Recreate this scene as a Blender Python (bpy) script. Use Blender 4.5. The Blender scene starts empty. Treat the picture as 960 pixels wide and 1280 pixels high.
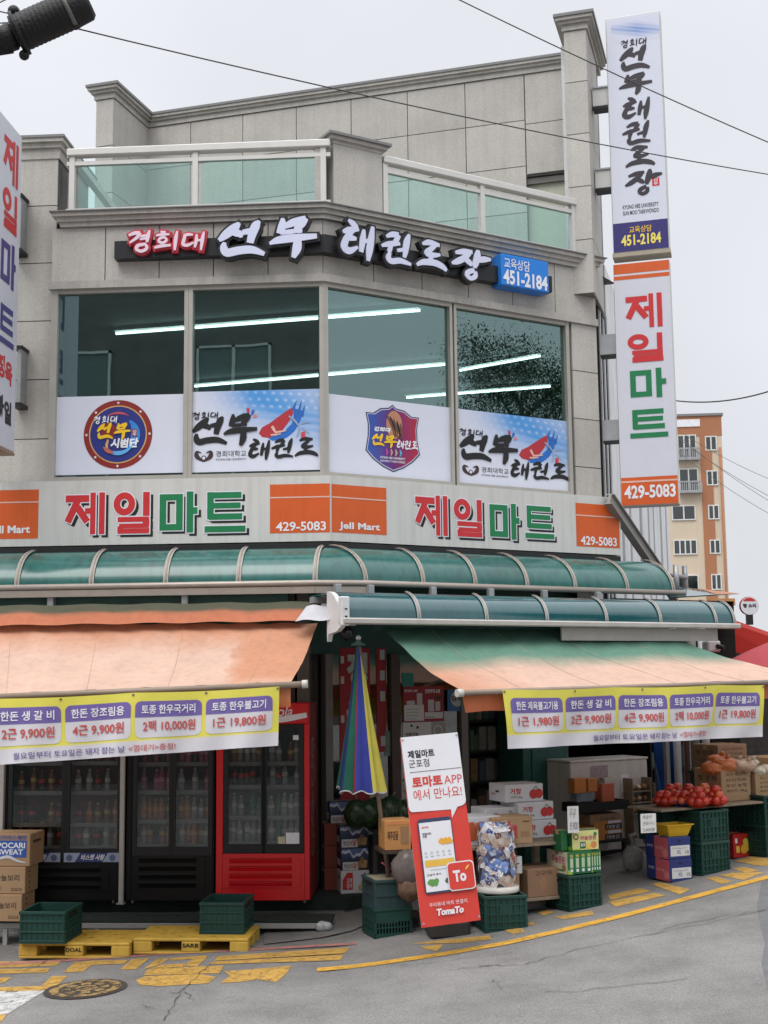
import bpy, bmesh, math, random
from mathutils import Vector, Matrix
random.seed(7)
R = math.radians
SC = bpy.context.scene
COL = SC.collection
# ------------------------------------------------------------------ camera
EYE = 2.5
FPX = 1609.0                       # focal length in pixels of the 960x1280 photograph
PITCH, ROLL = 0.1271, -0.0114
_fw = Vector((0, math.cos(PITCH), math.sin(PITCH)))
_up = Vector((0, -math.sin(PITCH), math.cos(PITCH)))
_rt = Vector((1, 0, 0))
RT = _rt*math.cos(ROLL) + _up*math.sin(ROLL)
UP = _up*math.cos(ROLL) - _rt*math.sin(ROLL)
cam = bpy.data.cameras.new('camera')
cam.sensor_width = 36; cam.sensor_fit = 'AUTO'; cam.lens = 36*FPX/1280
cam.clip_start = .1; cam.clip_end = 2000
co = bpy.data.objects.new('camera', cam); COL.objects.link(co)
mw = Matrix((RT, UP, -_fw)).transposed().to_4x4(); mw.translation = (0, 0, EYE)
co.matrix_world = mw; SC.camera = co
# ------------------------------------------------------------------ sky, sun, exposure
SUN_EL, SUN_AZ = R(58), R(205)
w = bpy.data.worlds.new('World'); SC.world = w; w.use_nodes = True
nt = w.node_tree; nd = nt.nodes; lk = nt.links; nd.clear()
out = nd.new('ShaderNodeOutputWorld'); bg = nd.new('ShaderNodeBackground')
sky = nd.new('ShaderNodeTexSky'); sky.sky_type = 'NISHITA'; sky.sun_disc = False
sky.sun_elevation = SUN_EL; sky.sun_rotation = SUN_AZ; sky.dust_density = 6; sky.ozone_density = 1
tc = nd.new('ShaderNodeTexCoord'); sep = nd.new('ShaderNodeSeparateXYZ'); lk.new(tc.outputs['Generated'], sep.inputs[0])
rmp = nd.new('ShaderNodeValToRGB'); lk.new(sep.outputs['Z'], rmp.inputs[0])
el = rmp.color_ramp.elements
el[0].position = 0.0; el[0].color = (.76, .78, .82, 1)
el[1].position = 1.0; el[1].color = (2.5, 2.55, 2.65, 1)
e = rmp.color_ramp.elements.new(.20); e.color = (.79, .812, .86, 1)
e = rmp.color_ramp.elements.new(.50); e.color = (.83, .85, .90, 1)
e = rmp.color_ramp.elements.new(.62); e.color = (1.5, 1.53, 1.6, 1)
nz = nd.new('ShaderNodeTexNoise'); nz.inputs['Scale'].default_value = 2.2; nz.inputs['Detail'].default_value = 4
lk.new(tc.outputs['Generated'], nz.inputs['Vector'])
mr = nd.new('ShaderNodeMapRange'); mr.inputs['From Min'].default_value = .3; mr.inputs['From Max'].default_value = .7; mr.inputs['To Min'].default_value = .94; mr.inputs['To Max'].default_value = 1.12
lk.new(nz.outputs['Fac'], mr.inputs['Value'])
vm = nd.new('ShaderNodeVectorMath'); vm.operation = 'SCALE'
lk.new(rmp.outputs[0], vm.inputs[0]); lk.new(mr.outputs[0], vm.inputs['Scale'])
sc10 = nd.new('ShaderNodeVectorMath'); sc10.operation = 'SCALE'; sc10.inputs['Scale'].default_value = 10.0
lk.new(vm.outputs[0], sc10.inputs[0])
mx = nd.new('ShaderNodeMixRGB'); mx.inputs[0].default_value = .93
lk.new(sky.outputs[0], mx.inputs[1]); lk.new(sc10.outputs[0], mx.inputs[2])
lk.new(mx.outputs[0], bg.inputs[0]); bg.inputs[1].default_value = .1
lk.new(bg.outputs[0], out.inputs[0])
sl = bpy.data.lights.new('sun', 'SUN'); sl.energy = 1.6; sl.angle = R(35); sl.color = (1, .97, .93)
so = bpy.data.objects.new('sun', sl); COL.objects.link(so)
sd = Vector((math.sin(SUN_AZ)*math.cos(SUN_EL), math.cos(SUN_AZ)*math.cos(SUN_EL), math.sin(SUN_EL)))
so.rotation_euler = sd.to_track_quat('Z', 'Y').to_euler(); so.location = (0, 0, 30)
SC.view_settings.view_transform = 'Standard'; SC.view_settings.look = 'None'
SC.view_settings.exposure = 0.0; SC.view_settings.gamma = 1; SC.view_settings.use_curve_mapping = False
SC.cycles.max_bounces = 7; SC.cycles.transparent_max_bounces = 12
SC.cycles.caustics_reflective = False; SC.cycles.caustics_refractive = False

# ------------------------------------------------------------------ measuring helpers (photo pixel -> ray -> real plane)
CAM = Vector((0, 0, EYE))
def ray(px, py): return _fw + RT*((px-480)/FPX) - UP*((py-640)/FPX)
def at(px, py, Y):
    d = ray(px, py); return CAM + d*(Y/d.y)
def pz(px, py, z):
    d = ray(px, py); return CAM + d*((z-EYE)/d.z)
SLOPE, SLOPE2, X0, XK = 0.04, 0.105, -2.4, -.5      # the street climbs gently, then steeper to the right
def gz(x):
    x = max(-16, min(14, x)); return SLOPE*(min(x, XK)-X0) + SLOPE2*max(0, x-XK)
def gnd(px, py, dz=0):
    d = ray(px, py); t = (SLOPE*(-X0) + dz - EYE)/(d.z - SLOPE*d.x); p = CAM + d*t
    if p.x > XK: t = (SLOPE*(XK-X0) - SLOPE2*XK + dz - EYE)/(d.z - SLOPE2*d.x); p = CAM + d*t
    return p

class Frame:
    def __init__(s, O, ang=0, U=None, V=None, N=None):
        s.O = Vector(O); s.U = U or Vector((math.cos(ang), math.sin(ang), 0)); s.V = V or Vector((0, 0, 1))
        s.N = N or s.U.cross(s.V)
    def P(s, u, v, n=0): return s.O + s.U*u + s.V*v + s.N*n
    def px(s, px, py, n=0):
        d = ray(px, py); o = s.O + s.N*n
        t = (o-CAM).dot(s.N)/d.dot(s.N); p = CAM + d*t - s.O
        return p.dot(s.U), p.dot(s.V)
    def rect(s, x0, y0, x1, y1, n=0):
        u0 = s.px(x0, (y0+y1)/2, n)[0]; u1 = s.px(x1, (y0+y1)/2, n)[0]
        v1 = s.px((x0+x1)/2, y0, n)[1]; v0 = s.px((x0+x1)/2, y1, n)[1]
        return u0, v0, u1, v1
LOC = Frame((0, 0, 0))
class Map:
    def __init__(s, fn): s.P = fn
def sub(F, u, v, n=0): return Frame(F.P(u, v, n), U=F.U, V=F.V, N=F.N)

# ------------------------------------------------------------------ materials
MATS = {}
def M(name, col, rough=.6, metal=0, var=.12, scale=6, bump=0, bscale=60, island=0, spec=.4, trans=0, coat=0, dirt=0):
    if name in MATS: return MATS[name]
    m = bpy.data.materials.new(name); m.use_nodes = True; MATS[name] = m
    t = m.node_tree; b = t.nodes['Principled BSDF']; L = t.links.new
    b.inputs['Roughness'].default_value = rough; b.inputs['Metallic'].default_value = metal
    b.inputs['Specular IOR Level'].default_value = spec; b.inputs['Coat Weight'].default_value = coat
    tc = t.nodes.new('ShaderNodeTexCoord')
    n = t.nodes.new('ShaderNodeTexNoise'); n.inputs['Scale'].default_value = scale; n.inputs['Detail'].default_value = 6
    n.inputs['Roughness'].default_value = .65
    L(tc.outputs['Object'], n.inputs['Vector'])
    mr = t.nodes.new('ShaderNodeMapRange'); mr.inputs['From Min'].default_value = .25; mr.inputs['From Max'].default_value = .75
    mr.inputs['To Min'].default_value = 1-var; mr.inputs['To Max'].default_value = 1+var
    L(n.outputs['Fac'], mr.inputs['Value'])
    fac = mr.outputs[0]
    if island:
        g = t.nodes.new('ShaderNodeNewGeometry'); m2 = t.nodes.new('ShaderNodeMapRange')
        m2.inputs['To Min'].default_value = 1-island; m2.inputs['To Max'].default_value = 1+island
        L(g.outputs['Random Per Island'], m2.inputs['Value'])
        mm = t.nodes.new('ShaderNodeMath'); mm.operation = 'MULTIPLY'; L(fac, mm.inputs[0]); L(m2.outputs[0], mm.inputs[1]); fac = mm.outputs[0]
    if dirt:   # long vertical rain streaks
        mp = t.nodes.new('ShaderNodeMapping'); mp.inputs['Scale'].default_value = (9, 9, .5); L(tc.outputs['Object'], mp.inputs[0])
        n3 = t.nodes.new('ShaderNodeTexNoise'); n3.inputs['Scale'].default_value = 1.6; n3.inputs['Detail'].default_value = 5; L(mp.outputs[0], n3.inputs['Vector'])
        m3 = t.nodes.new('ShaderNodeMapRange'); m3.inputs['From Min'].default_value = .45; m3.inputs['From Max'].default_value = .8
        m3.inputs['To Min'].default_value = 1; m3.inputs['To Max'].default_value = 1-dirt; L(n3.outputs['Fac'], m3.inputs['Value'])
        mm = t.nodes.new('ShaderNodeMath'); mm.operation = 'MULTIPLY'; L(fac, mm.inputs[0]); L(m3.outputs[0], mm.inputs[1]); fac = mm.outputs[0]
    vs = t.nodes.new('ShaderNodeVectorMath'); vs.operation = 'SCALE'
    if col == 'attr':
        a = t.nodes.new('ShaderNodeVertexColor'); a.layer_name = 'Col'; L(a.outputs[0], vs.inputs[0])
    else: vs.inputs[0].default_value = col[:3]
    L(fac, vs.inputs['Scale']); L(vs.outputs[0], b.inputs['Base Color'])
    if bump:
        nb = t.nodes.new('ShaderNodeTexNoise'); nb.inputs['Scale'].default_value = bscale; nb.inputs['Detail'].default_value = 4
        L(tc.outputs['Object'], nb.inputs['Vector'])
        bp = t.nodes.new('ShaderNodeBump'); bp.inputs['Strength'].default_value = bump; bp.inputs['Distance'].default_value = .02
        L(nb.outputs['Fac'], bp.inputs['Height']); L(bp.outputs[0], b.inputs['Normal'])
    if trans:
        tr = t.nodes.new('ShaderNodeBsdfTranslucent'); L(vs.outputs[0], tr.inputs[0])
        mx = t.nodes.new('ShaderNodeMixShader'); mx.inputs[0].default_value = trans
        o = t.nodes['Material Output']; L(b.outputs[0], mx.inputs[1]); L(tr.outputs[0], mx.inputs[2]); L(mx.outputs[0], o.inputs[0])
    return m
def speckle(m, scale, lo, hi):
    t = m.node_tree; b = t.nodes['Principled BSDF']; src = b.inputs['Base Color'].links[0].from_socket
    tc = t.nodes.new('ShaderNodeTexCoord'); n = t.nodes.new('ShaderNodeTexNoise'); n.inputs['Scale'].default_value = scale; n.inputs['Detail'].default_value = 2; n.inputs['Roughness'].default_value = .9
    t.links.new(tc.outputs['Object'], n.inputs['Vector']); mr = t.nodes.new('ShaderNodeMapRange'); mr.inputs['From Min'].default_value = .32; mr.inputs['From Max'].default_value = .68; mr.inputs['To Min'].default_value = lo; mr.inputs['To Max'].default_value = hi
    t.links.new(n.outputs['Fac'], mr.inputs['Value']); v = t.nodes.new('ShaderNodeVectorMath'); v.operation = 'SCALE'; t.links.new(src, v.inputs[0]); t.links.new(mr.outputs[0], v.inputs['Scale']); t.links.new(v.outputs[0], b.inputs['Base Color']); return m
def glass(name, tint, refl=.25, rough=0.0, rcol=(1, 1, 1), wav=0):
    if name in MATS: return MATS[name]
    m = bpy.data.materials.new(name); m.use_nodes = True; MATS[name] = m
    t = m.node_tree; t.nodes.clear(); L = t.links.new
    o = t.nodes.new('ShaderNodeOutputMaterial'); mx = t.nodes.new('ShaderNodeMixShader')
    tr = t.nodes.new('ShaderNodeBsdfTransparent'); tr.inputs[0].default_value = (*tint, 1)
    g = t.nodes.new('ShaderNodeBsdfGlossy'); g.inputs[0].default_value = (*rcol, 1); g.inputs['Roughness'].default_value = rough
    f = t.nodes.new('ShaderNodeFresnel'); f.inputs[0].default_value = 1.5
    ge = t.nodes.new('ShaderNodeNewGeometry'); io = t.nodes.new('ShaderNodeMath'); io.operation = 'MULTIPLY_ADD'; io.inputs[1].default_value = -.8333; io.inputs[2].default_value = 1.5   # same reflection from both sides of a sheet
    L(ge.outputs['Backfacing'], io.inputs[0]); L(io.outputs[0], f.inputs[0])
    a = t.nodes.new('ShaderNodeMath'); a.operation = 'ADD'; a.inputs[1].default_value = refl; a.use_clamp = True
    L(f.outputs[0], a.inputs[0]); L(a.outputs[0], mx.inputs[0]); L(tr.outputs[0], mx.inputs[1]); L(g.outputs[0], mx.inputs[2]); L(mx.outputs[0], o.inputs[0])
    if wav:
        tc = t.nodes.new('ShaderNodeTexCoord'); nb = t.nodes.new('ShaderNodeTexNoise'); nb.inputs['Scale'].default_value = 1.2
        L(tc.outputs['Object'], nb.inputs['Vector'])
        bp = t.nodes.new('ShaderNodeBump'); bp.inputs['Strength'].default_value = wav; bp.inputs['Distance'].default_value = .05
        L(nb.outputs['Fac'], bp.inputs['Height']); L(bp.outputs[0], g.inputs['Normal'])
    return m
def emit(name, col, s):
    if name in MATS: return MATS[name]
    m = bpy.data.materials.new(name); m.use_nodes = True; MATS[name] = m
    b = m.node_tree.nodes['Principled BSDF']; b.inputs['Base Color'].default_value = (*col, 1)
    b.inputs['Emission Color'].default_value = (*col, 1); b.inputs['Emission Strength'].default_value = s
    return m

# ------------------------------------------------------------------ mesh builder
_TX = {}
def text_geo(body, bold):
    k = (body, bold)
    if k in _TX: return _TX[k]
    c = bpy.data.curves.new('t', 'FONT'); c.body = body; c.size = 1; c.offset = bold; c.resolution_u = 3
    o = bpy.data.objects.new('t', c); COL.objects.link(o)
    me = bpy.data.meshes.new_from_object(o)
    V = [(v.co.x, v.co.y) for v in me.vertices]; Fs = [tuple(p.vertices) for p in me.polygons]
    bpy.data.objects.remove(o); bpy.data.curves.remove(c); bpy.data.meshes.remove(me)
    xs = [v[0] for v in V]; ys = [v[1] for v in V]
    _TX[k] = (V, Fs, (min(xs), min(ys), max(xs), max(ys))); return _TX[k]
def cr(pts, sub=5):
    """smooth path through (x, y, w)"""
    if len(pts) < 3: 
        a, b = pts
        return [tuple(a[i]+(b[i]-a[i])*k/4 for i in range(3)) for k in range(5)]
    P = [pts[0]] + list(pts) + [pts[-1]]; o = []
    for i in range(1, len(P)-2):
        for k in range(sub):
            t = k/sub
            o.append(tuple(.5*(2*P[i][j] + (P[i+1][j]-P[i-1][j])*t + (2*P[i-1][j]-5*P[i][j]+4*P[i+1][j]-P[i+2][j])*t*t + (3*P[i][j]-P[i-1][j]-3*P[i+1][j]+P[i+2][j])*t**3) for j in range(3)))
    o.append(tuple(pts[-1])); return o
BR = {   # brush strokes of each syllable: (x, y, width) in a unit box
 '선': [[(.44,.97,.06),(.34,.84,.17),(.16,.66,.17),(.01,.50,.08)],[(.28,.72,.12),(.44,.66,.14),(.47,.56,.06)],[(.50,.70,.10),(.72,.74,.13)],[(.86,1,.05),(.78,.88,.17),(.70,.62,.16),(.66,.40,.13)],[(.13,.44,.06),(.11,.30,.14),(.18,.15,.16),(.42,.20,.16),(.70,.21,.15),(.96,.08,.08)]],
 '무': [[(.27,1,.06),(.26,.82,.15),(.20,.62,.13)],[(.30,.78,.08),(.50,.88,.15),(.78,.98,.10)],[(.78,.98,.10),(.70,.86,.15),(.58,.70,.12),(.70,.66,.06)],[(.22,.64,.08),(.46,.66,.09),(.60,.68,.07)],[(-.02,.38,.05),(.18,.46,.14),(.52,.50,.15),(1.02,.53,.09)],[(.60,.50,.13),(.58,.24,.17),(.50,.02,.08)]],
 '태': [[(.20,1,.06),(.34,.92,.14),(.48,.84,.07)],[(.02,.66,.07),(.22,.74,.14),(.52,.80,.07)],[(.32,.76,.13),(.14,.52,.14),(.06,.28,.16),(.22,.20,.15),(.48,.34,.06)],[(.16,.50,.08),(.30,.54,.12),(.44,.54,.07)],[(.68,.82,.06),(.64,.56,.14),(.58,.22,.10)],[(.64,.50,.08),(.86,.56,.10)],[(.96,.94,.07),(.90,.60,.15),(.84,.30,.16),(.80,.02,.07)]],
 '권': [[(.14,.80,.07),(.34,.90,.14),(.56,.92,.13)],[(.56,.92,.12),(.48,.76,.13),(.36,.62,.07)],[(-.02,.50,.07),(.26,.60,.14),(.60,.66,.08)],[(.30,.58,.11),(.24,.40,.12),(.22,.32,.05)],[(.50,.44,.08),(.72,.50,.10)],[(.92,1,.06),(.84,.78,.16),(.78,.48,.15),(.74,.26,.08)],[(.26,.34,.07),(.20,.18,.14),(.30,.08,.14),(.60,.14,.14),(.96,.08,.07)]],
 '도': [[(.20,.86,.07),(.42,.96,.15),(.78,.92,.09)],[(.66,.92,.10),(.48,.74,.14),(.34,.58,.15),(.54,.54,.14),(.80,.60,.07)],[(.50,.54,.12),(.46,.36,.13),(.44,.26,.08)],[(.0,.10,.07),(.22,.24,.15),(.60,.28,.17),(.86,.20,.15),(1.0,.08,.08)]],
 '장': [[(.08,.78,.07),(.30,.86,.13),(.54,.90,.08)],[(.46,.86,.12),(.32,.66,.14),(.14,.50,.14),(-.02,.40,.06)],[(.30,.64,.09),(.44,.54,.13),(.52,.44,.07)],[(.70,1,.07),(.68,.82,.16),(.62,.54,.15),(.58,.38,.08)],[(.66,.64,.10),(.84,.72,.14),(1.04,.76,.06)],[(.58,.30,.10),(.42,.20,.12),(.38,.08,.10),(.48,.0,.10),(.60,.10,.11),(.60,.26,.09)]],
 '경': [[(.02,.78,.08),(.24,.88,.13),(.46,.90,.11)],[(.46,.90,.11),(.36,.68,.12),(.06,.42,.06)],[(.48,.72,.08),(.72,.76,.09)],[(.46,.58,.08),(.70,.62,.09)],[(.84,1,.06),(.78,.74,.14),(.74,.42,.09)],[(.70,.34,.09),(.40,.28,.12),(.34,.10,.11),(.54,.0,.11),(.74,.14,.11),(.68,.34,.09)]],
 '희': [[(.24,1,.07),(.44,.94,.11)],[(.06,.80,.07),(.30,.84,.11),(.60,.84,.07)],[(.44,.70,.09),(.24,.66,.10),(.18,.50,.10),(.34,.42,.10),(.48,.54,.10),(.44,.70,.08)],[(.0,.18,.08),(.30,.26,.12),(.66,.28,.08)],[(.92,1,.06),(.86,.6,.14),(.82,.02,.08)]],
 '대': [[(.10,.84,.07),(.30,.88,.12),(.50,.86,.07)],[(.18,.84,.11),(.12,.56,.13),(.10,.34,.12),(.30,.30,.12),(.54,.44,.06)],[(.66,.88,.07),(.64,.5,.13),(.58,.16,.08)],[(.64,.52,.08),(.86,.56,.09)],[(.96,1,.06),(.90,.6,.14),(.84,.0,.07)]],
}
BLK = {  # gothic block letters: bars (x0, y0, x1, y1, thickness) and rings in a unit box
 '제': [(0,.86,.60,.86,.17),(.32,.84,.06,.30,.17),(.30,.66,.56,.30,.17),(.50,.56,.68,.56,.14),(.70,.0,.70,1,.13),(.93,.0,.93,1,.14)],
 '일': [('o',.30,.72,.30,.28,.17),(.91,.42,.91,1,.17),(.12,.34,.99,.34,.13),(.91,.34,.91,.18,.17),(.16,.185,.99,.185,.12),(.20,.18,.20,.06,.16),(.12,.06,1.0,.06,.13)],
 '마': [(.08,.06,.08,.94,.17),(.52,.06,.52,.94,.17),(.0,.865,.60,.865,.16),(.0,.135,.60,.135,.16),(.80,.0,.80,1,.17),(.80,.53,1.0,.53,.17)],
 '트': [(.14,.32,.14,.98,.16),(.10,.90,.90,.90,.15),(.10,.645,.88,.645,.14),(.10,.375,.92,.375,.15),(.0,.07,1.0,.07,.15)],
}
class MB:
    def __init__(s): s.v = []; s.f = []; s.m = []; s.c = {}; s.mats = []; s.sm = set()
    def mi(s, mat):
        if mat not in s.mats: s.mats.append(mat)
        return s.mats.index(mat)
    def face(s, pts, mat, cols=None, smooth=False):
        b = len(s.v); s.v += [Vector(p) for p in pts]; s.f.append(tuple(range(b, b+len(pts)))); s.m.append(s.mi(mat))
        if smooth: s.sm.add(len(s.f)-1)
        if cols is not None:
            for i, c in enumerate(cols if isinstance(cols, list) else [cols]*len(pts)): s.c[b+i] = c
    def poly(s, vs, fs, mat, cols=None, smooth=False):
        b = len(s.v); s.v += [Vector(p) for p in vs]; k = s.mi(mat)
        for f in fs:
            s.f.append(tuple(b+i for i in f)); s.m.append(k)
            if smooth: s.sm.add(len(s.f)-1)
        if cols:
            for i, c in enumerate(cols): s.c[b+i] = c
        return s
    def box(s, F, u0, u1, v0, v1, n0, n1, mat, ch=0):
        if u0 > u1: u0, u1 = u1, u0
        if v0 > v1: v0, v1 = v1, v0
        if n0 > n1: n0, n1 = n1, n0
        if not ch:
            vs = [F.P(u, v, n) for n in (n0, n1) for v in (v0, v1) for u in (u0, u1)]
            return s.poly(vs, [(0,2,3,1),(4,5,7,6),(0,1,5,4),(2,6,7,3),(0,4,6,2),(1,3,7,5)], mat)
        c = min(ch, (u1-u0)*.45, (v1-v0)*.45, (n1-n0)*.45)
        bm = bmesh.new()
        for u, du in ((u0, c), (u1, -c)):
            for v, dv in ((v0, c), (v1, -c)):
                for n, dn in ((n0, c), (n1, -c)):
                    bm.verts.new(F.P(u, v+dv, n+dn)); bm.verts.new(F.P(u+du, v, n+dn)); bm.verts.new(F.P(u+du, v+dv, n))
        bmesh.ops.convex_hull(bm, input=bm.verts[:]); bmesh.ops.dissolve_limit(bm, angle_limit=.01, verts=bm.verts[:], edges=bm.edges[:])
        bm.verts.index_update()
        s.poly([v.co.copy() for v in bm.verts], [tuple(v.index for v in f.verts) for f in bm.faces], mat); bm.free(); return s
    def quad(s, F, u0, v0, u1, v1, n, mat, col=None):
        s.face([F.P(u0, v0, n), F.P(u1, v0, n), F.P(u1, v1, n), F.P(u0, v1, n)], mat, col); return s
    def prism(s, F, poly, n0, n1, mat):
        k = len(poly); vs = [F.P(u, v, n0) for u, v in poly] + [F.P(u, v, n1) for u, v in poly]
        fs = [tuple(range(k, 2*k)), tuple(range(k-1, -1, -1))] + [(i, (i+1) % k, k+(i+1) % k, k+i) for i in range(k)]
        return s.poly(vs, fs, mat)
    def tube(s, pts, r, mat, seg=8, r1=None, cap=True):
        pts = [Vector(p) for p in pts]; vs = []; fs = []; k = len(pts); ref = None
        for i, p in enumerate(pts):
            d = (pts[min(i+1, k-1)]-pts[max(i-1, 0)]).normalized()
            if ref is None: ref = d.orthogonal().normalized()
            ref = (ref - d*ref.dot(d)).normalized(); b = d.cross(ref)
            rr = r if r1 is None else r + (r1-r)*i/(k-1)
            for j in range(seg): 
                a = 2*math.pi*j/seg; vs.append(p + ref*math.cos(a)*rr + b*math.sin(a)*rr)
        for i in range(k-1):
            for j in range(seg): fs.append((i*seg+j, i*seg+(j+1) % seg, (i+1)*seg+(j+1) % seg, (i+1)*seg+j))
        s.poly(vs, fs, mat, smooth=True)
        if cap:
            s.face(vs[:seg][::-1], mat); s.face(vs[-seg:], mat)
        return s
    def lathe(s, c, prof, mat, seg=20, T=None):
        T = T or Matrix.Identity(3); c = Vector(c); vs = []; fs = []
        for r, z in prof:
            for j in range(seg):
                a = 2*math.pi*j/seg; vs.append(c + T @ Vector((r*math.cos(a), r*math.sin(a), z)))
        for i in range(len(prof)-1):
            for j in range(seg): fs.append((i*seg+j, i*seg+(j+1) % seg, (i+1)*seg+(j+1) % seg, (i+1)*seg+j))
        return s.poly(vs, fs, mat, smooth=True)
    def sheet(s, fn, nu, nv, mat, col=None, smooth=True):
        vs = []; fs = []; cs = []
        for j in range(nv+1):
            for i in range(nu+1):
                vs.append(fn(i/nu, j/nv))
                if col: cs.append(col(i/nu, j/nv))
        for j in range(nv):
            for i in range(nu): a = j*(nu+1)+i; fs.append((a, a+1, a+nu+2, a+nu+1))
        return s.poly(vs, fs, mat, cs or None, smooth)
    def art(s, F, u0, v0, u1, v1, n, nu, nv, mat, col):
        return s.sheet(lambda a, b: F.P(u0+(u1-u0)*a, v0+(v1-v0)*b, n), nu, nv, mat, col, False)
    def text(s, F, body, u0, v0, u1, v1, n, mat, bold=.02, shear=0, keep=False, dep=0, col=None):
        V, Fs, (a0, b0, a1, b1) = text_geo(body, bold)
        sx = (u1-u0)/(a1-a0); sy = (v1-v0)/(b1-b0)
        if keep:
            k = min(abs(sx), abs(sy)); u0 += ((u1-u0) - k*(a1-a0))/2; v0 += ((v1-v0)-k*(b1-b0))/2; sx = sy = k
        vs = [F.P(u0 + (x-a0)*sx + shear*(y-b0)*sy, v0 + (y-b0)*sy, n) for x, y in V]
        s.poly(vs, Fs, mat, [col]*len(vs) if col else None)
        return s
    def stroke(s, F, pts, n0, n1, mat, eps=.00025, col=None):
        """ribbon of varying width, raised from n0 to n1"""
        L = []; k = len(pts)
        for i, (x, y, wd) in enumerate(pts):
            a = pts[max(i-1, 0)]; b = pts[min(i+1, k-1)]; dx, dy = b[0]-a[0], b[1]-a[1]; q = math.hypot(dx, dy) or 1
            px, py = -dy/q*wd/2, dx/q*wd/2; L.append(((x+px, y+py), (x-px, y-py)))
        A = [F.P(*a, n1+i*eps) for i, (a, b) in enumerate(L)]; B = [F.P(*b, n1+i*eps) for i, (a, b) in enumerate(L)]
        vs = A + B; fs = [(i, k+i, k+i+1, i+1) for i in range(k-1)]
        if n0 is not None:
            vs += [F.P(*a, n0) for a, b in L] + [F.P(*b, n0) for a, b in L]
            for i in range(k-1): fs += [(i, i+1, 2*k+i+1, 2*k+i), (k+i+1, k+i, 3*k+i, 3*k+i+1)]
            fs += [(0, 2*k, 3*k, k), (k-1, 2*k-1, 4*k-1, 3*k-1)]
        s.poly(vs, fs, mat, [col]*len(vs) if col else None)
    def brush(s, F, ch, u0, v0, u1, v1, n0, n1, mat, fat=0, col=None):
        W, H = u1-u0, v1-v0; S = (abs(W)+abs(H))/2
        for q, st in enumerate(BR[ch]):
            p = [(u0+x*W, v0+y*H, wd*S*1.22) for x, y, wd in cr(st)]
            if fat:
                (x0, y0, w0), (x1, y1, w1) = p[0], p[1]; d = math.hypot(x1-x0, y1-y0) or 1; a = (x0-(x1-x0)/d*fat, y0-(y1-y0)/d*fat, w0)
                (x0, y0, w0), (x1, y1, w1) = p[-1], p[-2]; d = math.hypot(x1-x0, y1-y0) or 1; b = (x0-(x1-x0)/d*fat, y0-(y1-y0)/d*fat, w0)
                p = [a]+p+[b]; p = [(x, y, wd+2*fat) for x, y, wd in p]
            s.stroke(F, p, n0, n1+q*.0006, mat, .00002, col)
        return s
    def block(s, F, ch, u0, v0, u1, v1, n, mat, fat=0):
        W, H = u1-u0, v1-v0; S = (W+H)/2
        for q, b in enumerate(BLK[ch]):
            e = n + q*.0003
            if b[0] == 'o':
                _, x, y, rx, ry, t = b; k = 28; P = []; X, Y, rx, ry, t = u0+x*W, v0+y*H, rx*W, ry*H, t*S
                for i in range(k+1):
                    a = 2*math.pi*i/k; c, d = math.cos(a), math.sin(a); P.append((F.P(X+(rx+fat)*c, Y+(ry+fat)*d, e), F.P(X+(rx-t-fat)*c, Y+(ry-t-fat)*d, e)))
                for i in range(k): s.face([P[i][0], P[i+1][0], P[i+1][1], P[i][1]], mat)
                continue
            x0, y0, x1, y1, t = u0+b[0]*W, v0+b[1]*H, u0+b[2]*W, v0+b[3]*H, b[4]*S/2+fat
            d = math.hypot(x1-x0, y1-y0); dx, dy = (x1-x0)/d, (y1-y0)/d; x0 -= dx*fat; y0 -= dy*fat; x1 += dx*fat; y1 += dy*fat
            s.face([F.P(x0-dy*-t*1, y0-dx*t, e), F.P(x1+dy*t, y1-dx*t, e), F.P(x1-dy*t, y1+dx*t, e), F.P(x0-dy*t, y0+dx*t, e)], mat)
        return s
    def disc(s, F, u, v, r, n, mat, seg=28, r0=0, ry=None, col=None):
        ry = ry or r; q = ry/r
        for i in range(seg):
            a, b = 2*math.pi*i/seg, 2*math.pi*(i+1)/seg
            P = [F.P(u+r*math.cos(a), v+ry*math.sin(a), n), F.P(u+r*math.cos(b), v+ry*math.sin(b), n)]
            P += [F.P(u+r0*math.cos(b), v+r0*q*math.sin(b), n), F.P(u+r0*math.cos(a), v+r0*q*math.sin(a), n)] if r0 else [F.P(u, v, n)]
            s.face(P, mat, col)
        return s
    def ball(s, c, rx, ry, rz, mat, nu=12, nv=8, lump=0, seed=0):
        rnd = random.Random(seed); c = Vector(c); vs = []; fs = []
        for j in range(nv+1):
            th = math.pi*j/nv
            for i in range(nu):
                a = 2*math.pi*i/nu; k = 1 + (rnd.uniform(-lump, lump) if 0 < j < nv else 0)
                vs.append(c + Vector((rx*math.sin(th)*math.cos(a)*k, ry*math.sin(th)*math.sin(a)*k, rz*math.cos(th)*k)))
        for j in range(nv):
            for i in range(nu): fs.append((j*nu+i, (j+1)*nu+i, (j+1)*nu+(i+1) % nu, j*nu+(i+1) % nu))
        return s.poly(vs, fs, mat, smooth=True)
    def build(s, name, parent=None, world=True):
        me = bpy.data.meshes.new(name); vs = s.v
        if parent is not None and world:
            W_ = Matrix.Identity(4); q = parent
            while q is not None: W_ = Matrix.LocRotScale(q.location, q.rotation_euler, None) @ W_; q = q.parent
            iv = W_.inverted(); vs = [iv @ v for v in vs]
        me.from_pydata([tuple(v) for v in vs], [], s.f)
        for m in s.mats: me.materials.append(m)
        me.polygons.foreach_set('material_index', s.m)
        me.polygons.foreach_set('use_smooth', [i in s.sm for i in range(len(s.f))])
        if s.c:
            at_ = me.color_attributes.new('Col', 'FLOAT_COLOR', 'POINT'); buf = []
            for i in range(len(vs)): c = s.c.get(i, (1, 1, 1)); buf += [c[0], c[1], c[2], 1]
            at_.data.foreach_set('color', buf)
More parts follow.
